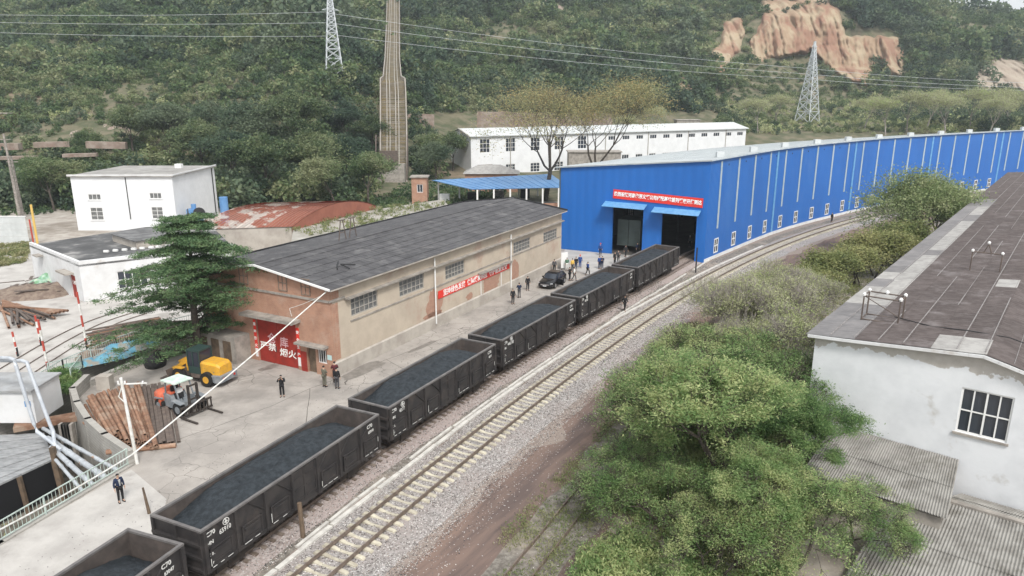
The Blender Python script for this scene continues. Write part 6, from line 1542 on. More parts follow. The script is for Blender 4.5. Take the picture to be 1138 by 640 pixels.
# ------------------------------------------------------------------ inclined haulage way up the hill
t = empty('haulage_incline', (-24,186,0), label='steep mossy concrete haulage incline with rails climbing the hill', cat='incline'); O = Vector((-24,186,0))
m_moss = mat('mossy_concrete', (.14,.11,.06), (.10,.088,.06), scale=.5, c3=(.17,.15,.12), scale3=.4, rough=.95, bump=.4, bscale=2)
m_moss2 = mat('stained_side_wall', (.21,.185,.155), (.145,.125,.10), scale=.6, rough=.95)
PR = [(178,-1.0,437.5,6.6),(184,4,437.5,6.7),(192,13,437.5,6.8),(200,21.0,437,6.8),(207,25.0,436.5,6.8),(208,25.6,436,5.0),(250,32.5,436,4.8),(300,44.5,436.5,5.2),(360,61,437,5.8),(430,82,437.5,6.4)]
pts = []
for Y, z, px_, w in PR: pts.append((Vector(((px_-569)/FPX*(Y*.966+(H_CAM-z)*.259), Y, z))-O, w))
m = MB(); m.loft([[p+Vector((-w/2,0,-8)), p+Vector((w/2,0,-8)), p+Vector((w/2,0,0)), p+Vector((-w/2,0,0))] for p, w in pts]); m.build('deck', m_moss, t)
for s in (-1, 1):
    m = MB(); m.loft([[p+Vector((s*w/2-.2,0,-8)), p+Vector((s*w/2+.2,0,-8)), p+Vector((s*w/2+.2,0,1.0)), p+Vector((s*w/2-.2,0,1.0))] for p, w in pts]); m.build('side_wall', m_moss2, t)
    m = MB(); m.loft([[p+Vector((s*w/2-.07,0,1.0)), p+Vector((s*w/2+.07,0,1.0)), p+Vector((s*w/2+.07,0,1.14)), p+Vector((s*w/2-.07,0,1.14))] for p, w in pts]); m.build('handrail', m_frame_g, t)
for x in (-1.7, -.9, .6, 1.4):
    m = MB(); m.loft([[p+Vector((x-.08,0,.02)), p+Vector((x+.08,0,.02)), p+Vector((x+.08,0,.28)), p+Vector((x-.08,0,.28))] for p, w in pts]); m.build('rail', m_frame_g, t)
for i in range(60):
    s = i/60*3.98; k = int(s); f = s-k; p = pts[k][0].lerp(pts[k+1][0], f); w = pts[k][1]; MB().box(p.x-w/2+.3, p.x+w/2-.3, p.y-.1, p.y+.15, p.z-.1, p.z+.12).build('deck_rib', m_moss2 if i % 2 else m_moss, t)
p = pts[1][0]; MB().box(p.x-3.6, p.x+3.6, p.y-6.5, p.y-4.0, -6, 5.2).build('portal_block', m_conc, t); MB().box(p.x-2.2, p.x+2.2, p.y-6.8, p.y-6.4, 5.2, 8.5).build('headgear_frame', m_rustd, t)
m = MB()
for s in (-1, 1): m.bar((p.x+s*3.9,p.y-5,0),(p.x+s*3.9,p.y-1,12),.25,.25)
m.build('strut', m_rustd, t)
# terrace walls on the hillside: old retaining walls that show between the trees
def terrace(pxa, pxb, py_a, py_b, Y, hh, label, mm):
    a, b_ = pixY(pxa, py_a, Y), pixY(pxb, py_b, Y+2); d_ = (b_-a); o = MB().bar(Vector((0,0,-hh/2)), d_+Vector((0,0,-hh/2)), 2.0, hh).build('terrace_wall', mm, label=label, cat='wall'); o.location = a
m_tb = mat('terrace_masonry', (.23,.165,.135), (.32,.27,.23), scale=.5, rough=.95, bump=.4, bscale=3, c3=(.2,.16,.13), scale3=.4)
for i_, (xa, xb, ya, yb, Y_, h_, lab_) in enumerate(((-60,22,160,159,169,1.5,'left end piece of the red brown terrace wall behind the white house'),(38,78,158,157,170,1.2,'middle piece of the red brown terrace wall behind the white house'),(96,140,157,158,168,1.5,'right end piece of the red brown terrace wall behind the white house'),(-60,40,175,173,160,.7,'low rubble wall at the left edge under the terrace'),(70,108,171,170,161,.7,'low rubble wall right above the white house roof'))): terrace(xa, xb, ya, yb, Y_, h_, lab_, m_tb)
terrace(448, 482, 126, 127, 232, 4.2, 'masonry retaining wall right of the haulage incline', m_tb)
terrace(530, 680, 124, 126, 240, 5.0, 'pinkish retaining wall behind the white building and bare trees', m_tb)
# ------------------------------------------------------------------ vegetation
NR_ = np.random.default_rng(7)
def leaf_quads(C, w, l, rng, flat=0.0, droop=0.0):
    """one quad leaf per centre, random orientation; flat pulls the blades towards horizontal"""
    n = len(C); d = rng.normal(size=(n, 3)); d[:, 2] *= (1-flat); d[:, 2] -= droop; d /= np.linalg.norm(d, axis=1)[:, None]+1e-9
    u = rng.normal(size=(n, 3)); u[:, 2] *= (1-flat); u -= (u*d).sum(1)[:, None]*d; u /= np.linalg.norm(u, axis=1)[:, None]+1e-9
    s = rng.uniform(.7, 1.3, n)[:, None]; a = d*(l/2)*s; b = u*(w/2)*s
    V = np.empty((n, 4, 3)); V[:, 0] = C-a; V[:, 1] = C-a*.1+b; V[:, 2] = C+a; V[:, 3] = C-a*.1-b
    return V.reshape(-1, 3), np.arange(n*4).reshape(n, 4)
def grow(rng, p, d, L, r, lvl, segs, tips, n=3, ang=.6, decay=.74, up=.12, wob=.18, leader=True):
    k = 3; q = Vector(p); rr_ = r
    for i in range(k):
        d = (d + Vector((rng.uniform(-wob, wob), rng.uniform(-wob, wob), rng.uniform(-wob, wob)+up*.5))).normalized()
        e = q + d*(L/k); r2 = rr_*.86; segs.append((q.copy(), e.copy(), rr_, r2)); q, rr_ = e, r2
        if lvl <= 1: tips.append((e.copy(), d.copy(), lvl))
    if lvl == 0: return
    a0 = rng.uniform(0, 6.28)
    for i in range(n):
        a = a0+6.283*i/n+rng.uniform(-.5, .5); u = d.orthogonal().normalized(); v = d.cross(u)
        th = ang*rng.uniform(.6, 1.25)
        nd = d*math.cos(th) + (u*math.cos(a)+v*math.sin(a))*math.sin(th)
        grow(rng, q, nd.normalized(), L*decay*rng.uniform(.8, 1.15), rr_*.66, lvl-1, segs, tips, n, ang, decay, up, wob)
    if leader and rng.random() < .7: grow(rng, q, d, L*decay, rr_*.75, lvl-1, segs, tips, n, ang, decay, up, wob)
def tree_meshes(seed, H=10, trunk=.32, lvls=4, n=3, ang=.62, leaves=9000, lw=.16, ll=.3, clump=.7, lm=lf_dark, bm=m_bark, tl=.28, flat=.3, up=.12, decay=.74, gaps=.12, minr=.0, stems=1, bend=.2, hole=0, wob=.18):
    rng = random.Random(seed); nr = np.random.default_rng(seed); segs, tips = [], []
    for s in range(stems):
        d0 = Vector((rng.uniform(-bend, bend), rng.uniform(-bend, bend), 1)).normalized() if stems > 1 else Vector((rng.uniform(-.05,.05), rng.uniform(-.05,.05), 1)).normalized()
        grow(rng, (rng.uniform(-.3,.3)*(stems > 1), rng.uniform(-.3,.3)*(stems > 1), 0), d0, H*tl, trunk*(1 if stems == 1 else .6), lvls, segs, tips, n, ang, decay, up, wob)
    top = max(t[0].z for t in tips); s = H/top
    m = MB()
    for p, q, r, r2 in segs:
        if r*s < minr: continue
        m.tube(p*s, q*s, max(r, .012), max(r2, .01), n=(8 if r > .1 else 5 if r > .03 else 3), cap=False)
    wood = m.mesh('trunk', bm)
    T = np.array([tuple(t[0]*s) for t in tips]); keep = nr.random(len(T)) > gaps; T = T[keep]
    if hole: T = T[np.array([noise.noise(Vector(tuple(p*hole)))+.15*noise.noise(Vector(tuple(p*hole*2.7))) > -.06 for p in T])]
    if leaves:
        C = T[nr.integers(0, len(T), leaves)] + nr.normal(size=(leaves, 3))*clump*np.array([1, 1, .62])
        V, F_ = leaf_quads(C, lw, ll, nr, flat); crown = np_mesh('crown', V, F_, lm)
    else: crown = None
    return wood, crown
def put_tree(name, meshes, loc, rz, sc, label, cat='tree', group=None, sxy=1.0):
    t = empty(name, loc, rz, label=label, cat=cat, group=group); t.scale = (sc*sxy, sc*sxy, sc)
    link('trunk', meshes[0], t)
    if meshes[1]: link('crown', meshes[1], t)
    return t
G0 = lambda px_, py_: pix(px_, py_)
# big green trees at the lower right
near = [tree_meshes(101, H=9.5, trunk=.28, lvls=5, n=3, ang=.60, leaves=44000, lw=.05, ll=.16, clump=.26, lm=lf_near, flat=.4, tl=.22, gaps=.5, hole=.95, wob=.24),
        tree_meshes(102, H=6.5, trunk=.18, lvls=5, n=3, ang=.66, leaves=26000, lw=.045, ll=.14, clump=.23, lm=lf_near, flat=.4, tl=.19, gaps=.5, stems=3, bend=.6, hole=1.2, wob=.26),
        tree_meshes(103, H=5.0, trunk=.12, lvls=5, n=3, ang=.7, leaves=16000, lw=.045, ll=.13, clump=.25, lm=lf_olive, flat=.3, tl=.19, gaps=.3, stems=4, bend=.6, hole=1.5, wob=.26)]
for (x, y, sc, k, rz, lab, sxy) in (
    (11.2, 33.2, .97, 0, .3, 'largest bright green tree in the lower right, its trunk dark at the bottom edge', 1.2),
    (15.6, 36.0, .66, 0, 2.1, 'green tree close under the whitewashed gable wall', 1.2),
    (8.9, 38.6, .90, 1, 1.1, 'bushy green tree left of the largest one beside the narrow track', 1.15),
    (7.4, 32.9, .66, 1, 2.6, 'low green bush beside the near end of the narrow rusty track', 1.3),
    (12.0, 42.0, 1.02, 1, 3.9, 'rounded green tree behind the largest one, below the thicket', 1.25),
    (15.6, 42.5, 1.05, 1, 5.2, 'green tree growing against the corner of the whitewashed shed', 1.05),
    (9.3, 28.6, .58, 1, .2, 'green bush at the bottom edge left of the dark trunk', 1.3),
    (13.2, 29.6, .80, 1, 2.9, 'green bushy tree at the bottom edge by the corrugated roofs', 1.25),
    (16.6, 31.0, .50, 1, 4.4, 'green creeper bush spilling over the lean-to roof', 1.4),
    (11.4, 47.4, .76, 1, 4.3, 'yellow green shrub between the narrow track and the round tree', 1.35),
    (13.2, 36.8, .98, 1, .9, 'green tree in the middle of the clump behind the largest crown', 1.2),
    (10.6, 29.3, .62, 0, 4.0, 'sparse green tree rising from the bottom edge beside the trunk', 1.2),
    (14.3, 52.0, .84, 2, .5, 'olive flowering bush at the bend of the narrow track', 1.35),
    (14.9, 47.2, .95, 1, 3.0, 'green tree between the thicket and the shed corner', 1.25),
    (21.0, 63.4, .7, 2, 1.9, 'small yellow flecked shrub beside the far end of the narrow track', 1.3),
    (16.6, 56.4, .7, 2, 5.9, 'yellow flecked olive shrub at the left edge of the pale thicket', 1.3),
    (11.0, 43.6, .55, 2, 2.2, 'sparse low shrub leaning over the narrow rusty rail', 1.4)):
    put_tree('green_tree' if k < 2 and sc > .7 else 'green_shrub', near[k], (x, y, 0), rz, sc, lab, 'tree' if sc > .7 and k < 2 else 'shrub', sxy=sxy)
# pale thicket of thin stems
thick = [tree_meshes(s, H=7.2, trunk=.10, lvls=5, n=3, ang=.55, leaves=9000, lw=.05, ll=.13, clump=.30, hole=.7, lm=lf_pale, bm=m_bark_p, flat=.2, tl=.2, gaps=.1, stems=3, bend=.4) for s in (111, 112)]
TH = [(18.0,53.5),(20.5,57.5),(23.0,61.5),(19.6,60.2),(16.9,57.3),(25.4,65.5),(22.3,55.2),(26.8,60.5),(15.8,50.3),(18.9,48.2),(28.9,69.5)]
thl = ['nearest the shed corner', 'in the heart of the thicket', 'behind the middle of the thicket', 'on the track side of the thicket', 'at the left front of the thicket', 'toward the far end of the thicket', 'leaning at the shed eave', 'against the far eave boards', 'low at the front left of the thicket', 'just above the whitewashed corner', 'last before the open gravel']
for i, (x, y) in enumerate(TH):
    put_tree('bare_thicket_tree', thick[i % 2], (x, y, 0), i*1.3, [1.15,1.0,1.0,.95,.95,.95,1.1,.95,.8,1.05,.7][i], 'pale twiggy thin-leaved tree ' + thl[i])
# bushes along the far eave, and the tall tree in front of the blue wall
mid = [tree_meshes(121, H=5, trunk=.14, lvls=4, n=3, ang=.75, leaves=9000, lw=.11, ll=.24, clump=.5, lm=lf_olive, flat=.35, tl=.2, stems=3, bend=.5),
       tree_meshes(122, H=12.5, trunk=.32, lvls=4, n=4, ang=.78, leaves=24000, lw=.15, ll=.30, clump=.8, lm=lf_mid, flat=.35, tl=.10, decay=.84)]
ml = ['first olive bush beyond the thicket along the shed eave', 'second olive bush along the shed eave', 'yellow green bush below the roof frame along the eave', 'bush just before the tall tree along the eave', 'small bush at the foot of the tall round tree', 'bush beyond the tall round tree by the roof end']
for i, (x, y, s) in enumerate(((31.5,71.5,.9),(35.6,76.5,1.05),(39.8,81.2,1.0),(43.8,85.2,1.2),(48.6,89.6,1.25),(66.5,106.5,1.1))): put_tree('olive_bush', mid[0], (x, y, 0), i*1.1, s, ml[i], 'bush', sxy=1.15)
put_tree('round_tree', mid[1], (54.4, 95.2, 0), .4, .98, 'tall round green tree standing in front of the long blue wall', sxy=1.0)
put_tree('round_tree', mid[1], (61.5, 102.5, 0), 2.4, .82, 'second thinner round tree just right of the tallest before the blue wall', sxy=.95)
# cedar
def cedar():
    rng = random.Random(5); nr = np.random.default_rng(5); m = MB(); H = 12.9; Cs = []
    m.path([(0,0,0),(-.1,.1,3),(.0,.2,6),(.2,.1,9),(.35,0,H)], [.36,.30,.23,.14,.04], 9)
    z = 2.4
    while z < H-.3:
        t = (z-2.4)/(H-2.4); Lm = 6.2*(1-t**2.7)+.7
        for k in range(rng.randint(3, 5)):
            a = rng.uniform(0, 6.283); L = Lm*rng.uniform(.6, 1.12)
            if math.cos(a+.8) < -.2: L *= 1.12
            if z < 5.4 and math.cos(a+.8) > -.25 and math.sin(a+.8) < .6: continue
            P_ = [Vector((.02*z, .1, z))]; d = Vector((math.cos(a), math.sin(a), .22))
            ns = 7
            for i in range(ns):
                d.z -= .075; P_.append(P_[-1] + d.normalized()*(L/ns))
            m.path(P_, [max(.015, .10*(1-i/ns)*(1-.5*t)) for i in range(ns+1)], 5)
            for i in range(1, ns+1):
                f = i/ns; w = (.35+1.25*math.sin(math.pi*min(1, f*.85+.1)))*(.75+.35*(1-t))
                sd = Vector((-math.sin(a), math.cos(a), 0)); nn_ = int(300*w/1.4)
                q = P_[i]
                # flat side sprays with hanging tips
                for s in range(5):
                    o = rng.uniform(-w, w); c = q + sd*o + Vector((math.cos(a), math.sin(a), 0))*rng.uniform(-.3, .45) + Vector((0,0,-.10*abs(o)**1.4+rng.uniform(-.08,.1)))
                    cc_ = np.array(c)[None, :] + nr.normal(size=(nn_//5, 3))*np.array([.26,.26,.05]); Cs.append(cc_)
                    if rng.random() < .5: m.tube(q, c, .02, .008, n=3, cap=False)
        z += rng.uniform(.5, .85)*(1 if t < .75 else .7)
    C_ = np.concatenate(Cs); V, F_ = leaf_quads(C_, .06, .23, nr, .45, droop=.25)
    return m.mesh('trunk', m_bark), np_mesh('crown', V, F_, lf_cedar)
cb = pix(224, 405); put_tree('cedar_tree', cedar(), (cb.x, cb.y, 0), .8, 1.0, 'dark green cedar with layered drooping branches left of the brick warehouse')
# middle-distance woodland as single trees
bl = [tree_meshes(s, H=13, trunk=.30, lvls=4, n=3, ang=.62, leaves=14000, lw=.22, ll=.42, clump=.85, lm=lf, flat=.3, tl=.24, hole=.28) for s, lf in ((131, lf_dark), (132, lf_hill_b), (133, lf_hill))]
WD = [(345,222,1.08,0,'tree with a visible brown trunk above the rusty shed roof'),(300,226,1.05,0,'dark tree left of the trunked one above the rusty roof'),(385,214,1.0,1,'grey green tree left of the haulage incline foot'),(258,214,1.05,1,'tall dark tree right behind the white house'),(410,228,.78,2,'bright green bushy tree at the foot of the incline'),(372,232,.75,2,'lighter green bush-like tree in front of the woodland middle'),
      (225,196,1.0,0,'dark tree above the roof corner of the white house'),(190,178,1.05,1,'broad tree above the white house roof, right'),(150,176,.95,0,'broad tree above the white house roof, left'),(280,182,1.15,1,'tree in the second row above the rusty shed'),(330,176,1.2,0,'tallest dark tree in the woodland centre'),(385,170,1.0,1,'tree standing just under the first pylon'),
      (60,232,.72,2,'light green tree left of the white house'),(88,226,.66,2,'bushy green tree touching the white house wall'),(34,215,.6,2,'small green tree behind the concrete poles'),(415,176,.85,0,'dark tree touching the incline side wall'),(485,200,.75,1,'dark tree right of the incline above the brick tower'),(503,190,.8,0,'dark tree at the left end of the white office block'),(470,188,.7,2,'light tree on the slope right of the incline'),(240,172,1.0,1,'tree high in the left woodland'),(110,182,.6,2,'small tree by the left terrace wall')]
for i, (x, y, s, k, lab) in enumerate(WD):
    p = None
    for Y in np.arange(118, 260, 1.0):
        q = pixY(x, y, float(Y))
        if q.z <= max(terr(q.x, q.y), .0)+.1: p = q; break
    if p is None: continue
    p.z = terr(p.x, p.y)-.2; put_tree('woodland_tree', bl[k], p, i*1.7, s, lab, sxy=1.12)
# bare poplars before the office
pop = [tree_meshes(s, H=26, trunk=.48, lvls=5, n=3, ang=.58, leaves=13000, lw=.14, ll=.28, clump=1.2, hole=.16, lm=lf_autumn, bm=m_bark, flat=.1, tl=.2, up=.16, decay=.82) for s in (141, 142)]
put_tree('bare_poplar', pop[0], (pixY(606,200,152).x, 152, 0), .2, .94, 'left of the two big thin-leaved poplars behind the blue shed', sxy=1.45)
put_tree('bare_poplar', pop[1], (pixY(664,200,156).x, 156, 0), 1.4, .98, 'right and barer of the two big poplars behind the blue shed', sxy=1.4)
gb = tree_meshes(151, H=11, trunk=.22, lvls=5, n=3, ang=.5, leaves=5000, lw=.13, ll=.26, clump=.6, lm=lf_pale, bm=m_bark_p, flat=.1, tl=.24)
for i, (x, y, Y, s) in enumerate(((842,146,262,1.1),(862,142,285,1.1),(960,142,262,1.15),(985,143,255,1.2),(1008,142,258,1.35),(1030,140,265,1.3),(1052,142,250,1.35),(1078,140,262,1.4),(1100,140,250,1.3),(1122,138,262,1.4),(1142,140,255,1.35),(725,134,255,.9),(700,130,250,.8))):
    q = pixY(x, y, Y); q.z = terr(q.x, q.y)-.2
    put_tree('bare_tree', gb, q, i*2.1, s, 'pale leafless tree on the terrace, ' + ['left of the right pylon','behind the first one left of the pylon','first right of the second pylon','second right of the pylon','third right of the pylon','fourth right of the pylon','fifth right of the pylon','sixth right of the pylon','above the round tree at right','second from the right edge','at the very right edge','behind the tan extension, right one','behind the tan extension, left one'][i], sxy=1.1)

# cliffs: vertical fluted loess faces standing proud of the slope
def cliff(name, poly, mm, push=4.0, flute=2.6, step=1.3, label=None):
    x0 = min(p[0] for p in poly); x1 = max(p[0] for p in poly); y0 = min(p[1] for p in poly); y1 = max(p[1] for p in poly)
    gx_ = np.arange(x0, x1+8, 8.0); gy_ = np.arange(y0, y1+8, 8.0); D = np.zeros((len(gx_), len(gy_)))
    last = 400
    for i, a in enumerate(gx_):
        for j, b in enumerate(gy_[::-1]):
            h = hill_hit(a, b); last = h.y if h else last; D[i, len(gy_)-1-j] = last
    nx, ny = int((x1-x0)/step)+1, int((y1-y0)/step)+1; V = np.zeros((nx*ny, 3)); F_ = []
    def edge(px_, py_):
        best = 1e9
        for a, b in zip(poly, poly[1:]+poly[:1]):
            ax, ay = a; bx_, by = b; t_ = max(0, min(1, ((px_-ax)*(bx_-ax)+(py_-ay)*(by-ay))/((bx_-ax)**2+(by-ay)**2+1e-9)))
            best = min(best, math.hypot(px_-ax-t_*(bx_-ax), py_-ay-t_*(by-ay)))
        return best if inpoly((px_, py_), poly) else -best
    for i in range(nx):
        for j in range(ny):
            px_, py_ = x0+i*step, y0+j*step; u = min((px_-x0)/8, len(gx_)-1.001); v = min((py_-y0)/8, len(gy_)-1.001); iu, iv = int(u), int(v); fu, fv = u-iu, v-iv
            Y = D[iu,iv]*(1-fu)*(1-fv)+D[iu+1,iv]*fu*(1-fv)+D[iu,iv+1]*(1-fu)*fv+D[iu+1,iv+1]*fu*fv
            e = edge(px_, py_) + 3.0*noise.noise(Vector((px_*.12, py_*.12, 4)))
            k = max(-1.0, min(1.0, e/4.0)); q = pixY(px_, py_, Y)
            f1 = noise.noise(Vector((q.x*.085, q.z*.012, 2.2))); f2 = noise.noise(Vector((q.x*.28, q.z*.022, 8.2))); f3 = noise.noise(Vector((q.x*.9, q.z*.3, 1.2)))
            f4 = abs(noise.noise(Vector((q.x*.17, q.z*.03, 5.5)))); f5 = noise.noise(Vector((q.x*.45, q.z*.35, 9.1))); d_ = push*k + (.35*f5*flute + 2.2*flute*abs(f1)+flute*1.1*f2+.5*f3*flute - 2.2*max(0, .16-f4)/.16)*max(0, k) + (-5 if k < 0 else 0)*(-k)
            V[i*ny+j] = pixY(px_, py_, Y-d_)
    F_ = [(i*ny+j, i*ny+j+1, (i+1)*ny+j+1, (i+1)*ny+j) for i in range(nx-1) for j in range(ny-1)]
    return tag(link(name, np_mesh(name, V, np.array(F_), mm, True)), kind='structure')
CP = [[(845,-22),(926,-22),(934,8),(941,38),(1001,40),(1006,62),(1005,86),(990,84),(976,68),(964,97),(940,90),(918,76),(902,58),(880,64),(858,66),(836,72),(832,45),(846,22)],
      [(806,22),(825,18),(829,35),(823,57),(808,72),(806,92),(795,84),(789,58),(800,48)],
      [(746,86),(760,84),(772,94),(769,113),(760,118),(746,101)],
      [(1082,82),(1090,72),(1108,60),(1128,66),(1170,78),(1170,104),(1082,100)],
      [(1058,90),(1067,68),(1073,90)],
      [(585,-8),(616,-8),(632,12),(612,12)],
      [(112,122),(128,117),(148,146),(112,146)],
      [(76,146),(92,134),(112,152),(104,162),(80,160)]]
for i, P_ in enumerate(CP): cliff('cliff_face' if i < 5 else 'bare_earth_slope', P_, m_cliff if i in (0, 1, 2) else m_cliff_g if i in (3, 4) else m_tb, push=4.5 if i < 5 else 1.5, flute=2.6 if i < 5 else .8)

# dense hillside scrub: nobody could count it
def bush_proto(seed, lf, n=420, r=2.6):
    nr = np.random.default_rng(seed); k = 9; cc_ = nr.normal(size=(k, 3))*np.array([r*.5, r*.5, r*.28])+np.array([0, 0, r*.62]); cc_[:, 2] = np.abs(cc_[:, 2])
    d = nr.normal(size=(n, 3)); d /= np.linalg.norm(d, axis=1)[:, None]; C = cc_[nr.integers(0, k, n)] + d*(r*.42)*nr.uniform(.6, 1.05, n)[:, None]; C[:, 2] = np.abs(C[:, 2])
    V, F_ = leaf_quads(C, .42, .66, nr, .25)
    return bpy.data.objects.new('bush_shape', np_mesh('bush_shape', V, F_, lf))
protos = [bush_proto(201, lf_hill), bush_proto(202, lf_hill), bush_proto(203, lf_hill_b), bush_proto(204, lf_hill_b, 520, 3.2), bush_proto(205, lf_pale, 200, 2.0), bush_proto(206, lf_hill, 520, 3.4)]
rngh = random.Random(77); PT, SC_, RT, ID = [], [], [], []
def incl_x(y): return (436.5-569)/FPX*(y*.966+(H_CAM-terr(0, y))*.259)
yy = 138.0
while yy < 590:
    sp = 3.1 + max(0, yy-200)*.0062; x = -.80*yy-20
    while x < .80*yy+25:
        X, Y = x+rngh.uniform(-.5,.5)*sp, yy+rngh.uniform(-.5,.5)*sp; x += sp
        z = terr(X, Y)
        if z < .9 and not (X < -25 and Y > 140): continue
        im = toimg((X, Y, z+1))
        if im[0] < -60 or im[0] > 1200 or im[1] > 260 or im[1] < -45: continue
        if any(inpoly(im, q) for q in CP) and rngh.random() > (.10 if im[0] < 940 else .03): continue
        if abs(X-incl_x(Y)) < 5.5: continue
        if im[0] > 480 and im[1] > 122 + (0 if im[0] < 800 else 24): continue
        if 505 < im[0] < 830 and Y < 245: continue
        nz = noise.noise(Vector((X*.012, Y*.012, 5)))+.5*noise.noise(Vector((X*.04, Y*.04, 9)))
        s = 1.0 + .9*nz + rngh.uniform(-.25,.35)
        if nz < -.62 and rngh.random() < .6 and not (im[0] > 700 and im[1] > 80): continue
        if im[0] > 790 and im[1] > 100: s *= .7
        PT.append((X, Y, z-.4)); SC_.append(max(.45, s)*(.9+.0012*(Y-150))*rngh.uniform(.75,1.25)*(1.65 if rngh.random() < .13 and im[1] < 110 else 1)); RT.append(rngh.uniform(0, 6.28))
        ID.append(rngh.choice((0,1,5,0,1,2)) if nz+rngh.uniform(-.3,.3) < .08 else rngh.choice((2,3,3,5)))
        if rngh.random() < (.05 if not (im[0] > 800 and im[1] > 112) else .55): ID[-1] = 4
    yy += sp
print('bushes', len(PT))
pm = bpy.data.meshes.new('hillside_scrub'); pm.from_pydata(PT, [], [])
for nme, ty, dat in (('sc', 'FLOAT', SC_), ('rt', 'FLOAT', RT), ('idn', 'INT', ID)):
    at_ = pm.attributes.new(nme, ty, 'POINT'); at_.data.foreach_set('value', dat)
def scatter(obj, protos_, tilt=0):
    ng = bpy.data.node_groups.new('scatter', 'GeometryNodeTree'); ng.interface.new_socket('Geometry', in_out='INPUT', socket_type='NodeSocketGeometry'); ng.interface.new_socket('Geometry', in_out='OUTPUT', socket_type='NodeSocketGeometry')
    N, L = ng.nodes, ng.links; gi = N.new('NodeGroupInput'); go = N.new('NodeGroupOutput'); m2p = N.new('GeometryNodeMeshToPoints'); L.new(gi.outputs[0], m2p.inputs[0])
    g2i = N.new('GeometryNodeGeometryToInstance')
    for o in protos_[::-1]:
        oi = N.new('GeometryNodeObjectInfo'); oi.inputs['Object'].default_value = o; L.new(oi.outputs['Geometry'], g2i.inputs[0])
    iop = N.new('GeometryNodeInstanceOnPoints'); L.new(m2p.outputs[0], iop.inputs['Points']); L.new(g2i.outputs[0], iop.inputs['Instance']); iop.inputs['Pick Instance'].default_value = True
    def attr(n, t):
        a = N.new('GeometryNodeInputNamedAttribute'); a.data_type = t; a.inputs['Name'].default_value = n; return a.outputs['Attribute']
    L.new(attr('idn', 'INT'), iop.inputs['Instance Index']); L.new(attr('sc', 'FLOAT'), iop.inputs['Scale'])
    cx = N.new('ShaderNodeCombineXYZ'); L.new(attr('rt', 'FLOAT'), cx.inputs[2]); L.new(cx.outputs[0], iop.inputs['Rotation'])
    L.new(iop.outputs[0], go.inputs[0]); md = obj.modifiers.new('scatter', 'NODES'); md.node_group = ng
hs_o = tag(link('hillside_scrub', pm), 'dense green scrub and small trees covering the hillside', 'scrub', kind='stuff')
scatter(hs_o, protos)

# weeds and ground cover beside the narrow track and along the shed
def cover(name, label, polys, n, lw, ll, h, lm, seed, holes=None, dens=None):
    nr = np.random.default_rng(seed); out = []
    for poly, frac in polys:
        xs = [p[0] for p in poly]; ys_ = [p[1] for p in poly]; k = 0; want = int(n*frac)
        while k < want:
            x, y = nr.uniform(min(xs), max(xs)), nr.uniform(min(ys_), max(ys_))
            if not inpoly((x, y), poly): continue
            q = noise.noise(Vector((x*.35, y*.35, seed)))+.6*noise.noise(Vector((x*1.3, y*1.3, seed)))
            if q < nr.uniform(-.5, .35): continue
            m_ = 12; k += m_; c = np.array([x, y, 0])[None, :]+nr.normal(size=(m_, 3))*np.array([.16, .16, 0]); c[:, 2] = nr.uniform(.02, 1, m_)*h*(.4+max(0, q+.5)); out.append(c)
    C = np.concatenate(out); V, F_ = leaf_quads(C, lw, ll, nr, -.2); return tag(link(name, np_mesh(name, V, F_, lm)), label, 'weeds', kind='stuff')
RZN = [(2.0,26),(3.4,31),(9.8,44),(15.5,55),(21,64),(28,73),(40,88),(52,99),(60,108),(72,117),(66,100),(52,83),(34,60),(26.5,52),(18.5,40.5),(17.5,36),(10,24)]
cover('weeds', 'weeds and dry plants between the narrow track and the right-hand shed', [(RZN, 1.0)], 110000, .05, .17, .42, lf_weed, 31)
cover('weeds', 'dense green weeds under the trees beside the narrow track', [([(2.2,27),(3.6,31),(10,43.5),(15.5,54),(19.5,61.5),(24,66),(24.5,58),(18.4,42),(17.2,36),(12,27)], 1.0)], 150000, .06, .2, .75, lf_near, 41)
cover('weeds', 'thin weeds on the gravel left of the narrow track', [([(-1,24),(2.8,30),(9.3,42.5),(15.5,54),(20.5,63),(17.5,64),(11.5,54),(5.4,43),(-.5,32)], 1.0)], 26000, .04, .14, .26, lf_weed, 32)
cover('weeds', 'green weeds in the channel corner below the striped poles', [([tuple(pix(x, y)[:2]) for x, y in ((48,438),(85,438),(88,420),(60,416))], 1.0)], 9000, .07, .22, .6, lf_near, 33)
cover('weeds', 'weeds growing on the channel bed', [([(-35.5,51),(-32.5,51),(-30.2,57),(-28.5,62),(-31.5,64),(-34,59)], .6), ([(-45,36),(-34,40),(-26,37),(-30,26)], .4)], 6000, .07, .2, .3, lf_weed, 34).location.z = -3.45
cover('weeds', 'rough grass beside the metal fence at the left edge', [([tuple(pix(x, y)[:2]) for x, y in ((-20,300),(28,292),(34,272),(-20,272))], 1.0)], 9000, .12, .35, .5, lf_weed, 35)
cover('weeds', 'scrubby weeds behind the warehouse and on the old flat roof', [([(-33,99),(-24,118),(-10,124),(-22,90)], 1.0)], 7000, .1, .35, .5, lf_weed, 36).location.z = 3.5
cover('weeds', 'rough ground cover at the foot of the hill', [([(-105,128),(-60,140),(-25,140),(-25,158),(-110,158)], .35), ([(-25,128),(-3,140),(0,185),(-28,185)], .3), ([(30,238),(200,238),(260,300),(60,300)], .35)], 60000, .25, .6, .8, lf_hill, 37)
for i, (x, y, sx) in enumerate(((700,497,1),(762,400,1),(730,452,.8))): pass

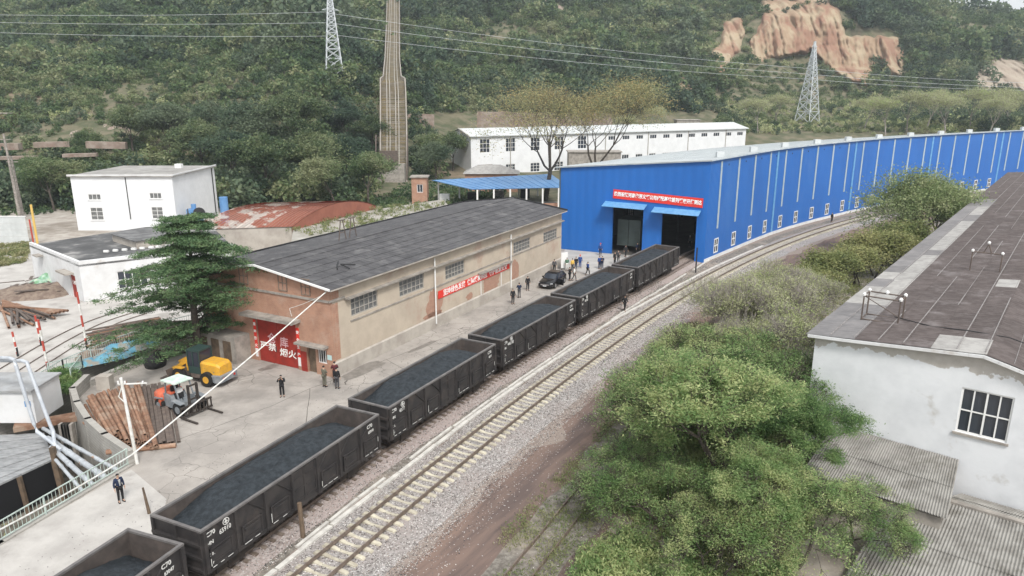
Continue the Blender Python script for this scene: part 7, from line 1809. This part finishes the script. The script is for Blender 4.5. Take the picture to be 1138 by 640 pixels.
# ------------------------------------------------------------------ loose stone
def stone(seed, m_):
    rg = random.Random(seed); P_ = [(1,0,0),(-1,0,0),(0,1,0),(0,-1,0),(0,0,.8),(0,0,-.8)]
    P_ = [(x*rg.uniform(.6,1.2)+rg.uniform(-.2,.2), y*rg.uniform(.6,1.2), z*rg.uniform(.6,1.1)) for x, y, z in P_]
    me = bpy.data.meshes.new('stone_shape'); me.from_pydata(P_, [], [(0,2,4),(2,1,4),(1,3,4),(3,0,4),(2,0,5),(1,2,5),(3,1,5),(0,3,5)]); me.materials.append(m_); return bpy.data.objects.new('stone_shape', me)
ms1 = mat('stone_pale', (.52,.50,.48), rough=.95, rnd=.25); ms2 = mat('stone_mid', (.33,.305,.29), rough=.95, rnd=.25); ms3 = mat('stone_dark', (.13,.115,.11), rough=.95, rnd=.25); ms4 = mat('stone_brown', (.36,.28,.25), rough=.95, rnd=.25)
st_p = [stone(1, ms1), stone(2, ms2), stone(3, ms3), stone(4, ms4), stone(5, m_coal)]
def stones(name, label, bands, seed, wts, smin, smax, zb=.02):
    rg = random.Random(seed); PT_, S_, R_, I_ = [], [], [], []
    for P_, i0, i1, d0, d1, per, zf in bands:
        L_ = offset(P_, d0, i0, i1); M_ = offset(P_, d1, i0, i1)
        for i in range(len(L_)-1):
            near_ = max(.25, min(1, 45/max(20, L_[i].y)))
            for _ in range(int(per*near_)):
                t_ = rg.random(); p = L_[i].lerp(M_[i], t_).lerp(L_[i+1].lerp(M_[i+1], t_), rg.random())
                PT_.append((p.x, p.y, zb + zf*min(1, min(t_, 1-t_)*3.2))); S_.append(rg.uniform(smin, smax)/near_**.5); R_.append(rg.uniform(0, 6.28)); I_.append(rg.choices(range(5), wts)[0])
    me = bpy.data.meshes.new(name); me.from_pydata(PT_, [], [])
    for nme, ty, dat in (('sc', 'FLOAT', S_), ('rt', 'FLOAT', R_), ('idn', 'INT', I_)): me.attributes.new(nme, ty, 'POINT').data.foreach_set('value', dat)
    o = tag(link(name, me), label, 'gravel', kind='stuff'); scatter(o, st_p)
stones('ballast_stones', 'loose grey ballast stones along the main track', [(T2, 18, 190, -2.2, 2.8, 330, .14)], 5, (5,5,3,1,0), .022, .05)
stones('ballast_stones', 'brownish ballast stones along the coal train track', [(T1, 20, 170, -1.2, 2.3, 150, .11), (T2, 18, 190, -7.5, -2.4, 120, 0)], 6, (3,4,2,4,1), .02, .045)
stones('ballast_stones', 'scattered stones between the main track and the dirt road', [(T2, 18, 190, 2.6, 3.7, 90, 0), (T2, 18, 170, 3.5, 5.0, 18, 0), (T2, 18, 150, 5.0, 8.6, 8, 0), (T2, 18, 150, 8.6, 12, 25, 0)], 7, (3,4,2,3,1), .018, .042)
stones('yard_grit', 'grit and coal crumbs strewn over the yard beside the train', [(T1, 10, 180, -2.2, -1.5, 26, 0), (T1, 10, 180, -9, -2.0, 14, 0)], 8, (1,2,3,1,6), .012, .03, .035)
# ------------------------------------------------------------------ haze
m = MB().box(-900, 900, -60, 1000, -5.2, 140); hz = m.mesh('haze')
mh = bpy.data.materials.new('haze_air'); mh.use_nodes = True; N = mh.node_tree.nodes; N.remove(N['Principled BSDF'])
pv = N.new('ShaderNodeVolumePrincipled'); pv.inputs['Color'].default_value = (.86, .93, 1.0, 1); pv.inputs['Density'].default_value = .00026; pv.inputs['Anisotropy'].default_value = .2
mh.node_tree.links.new(pv.outputs[0], N['Material Output'].inputs['Volume']); hz.materials.append(mh)
tag(link('haze', hz), kind='stuff')
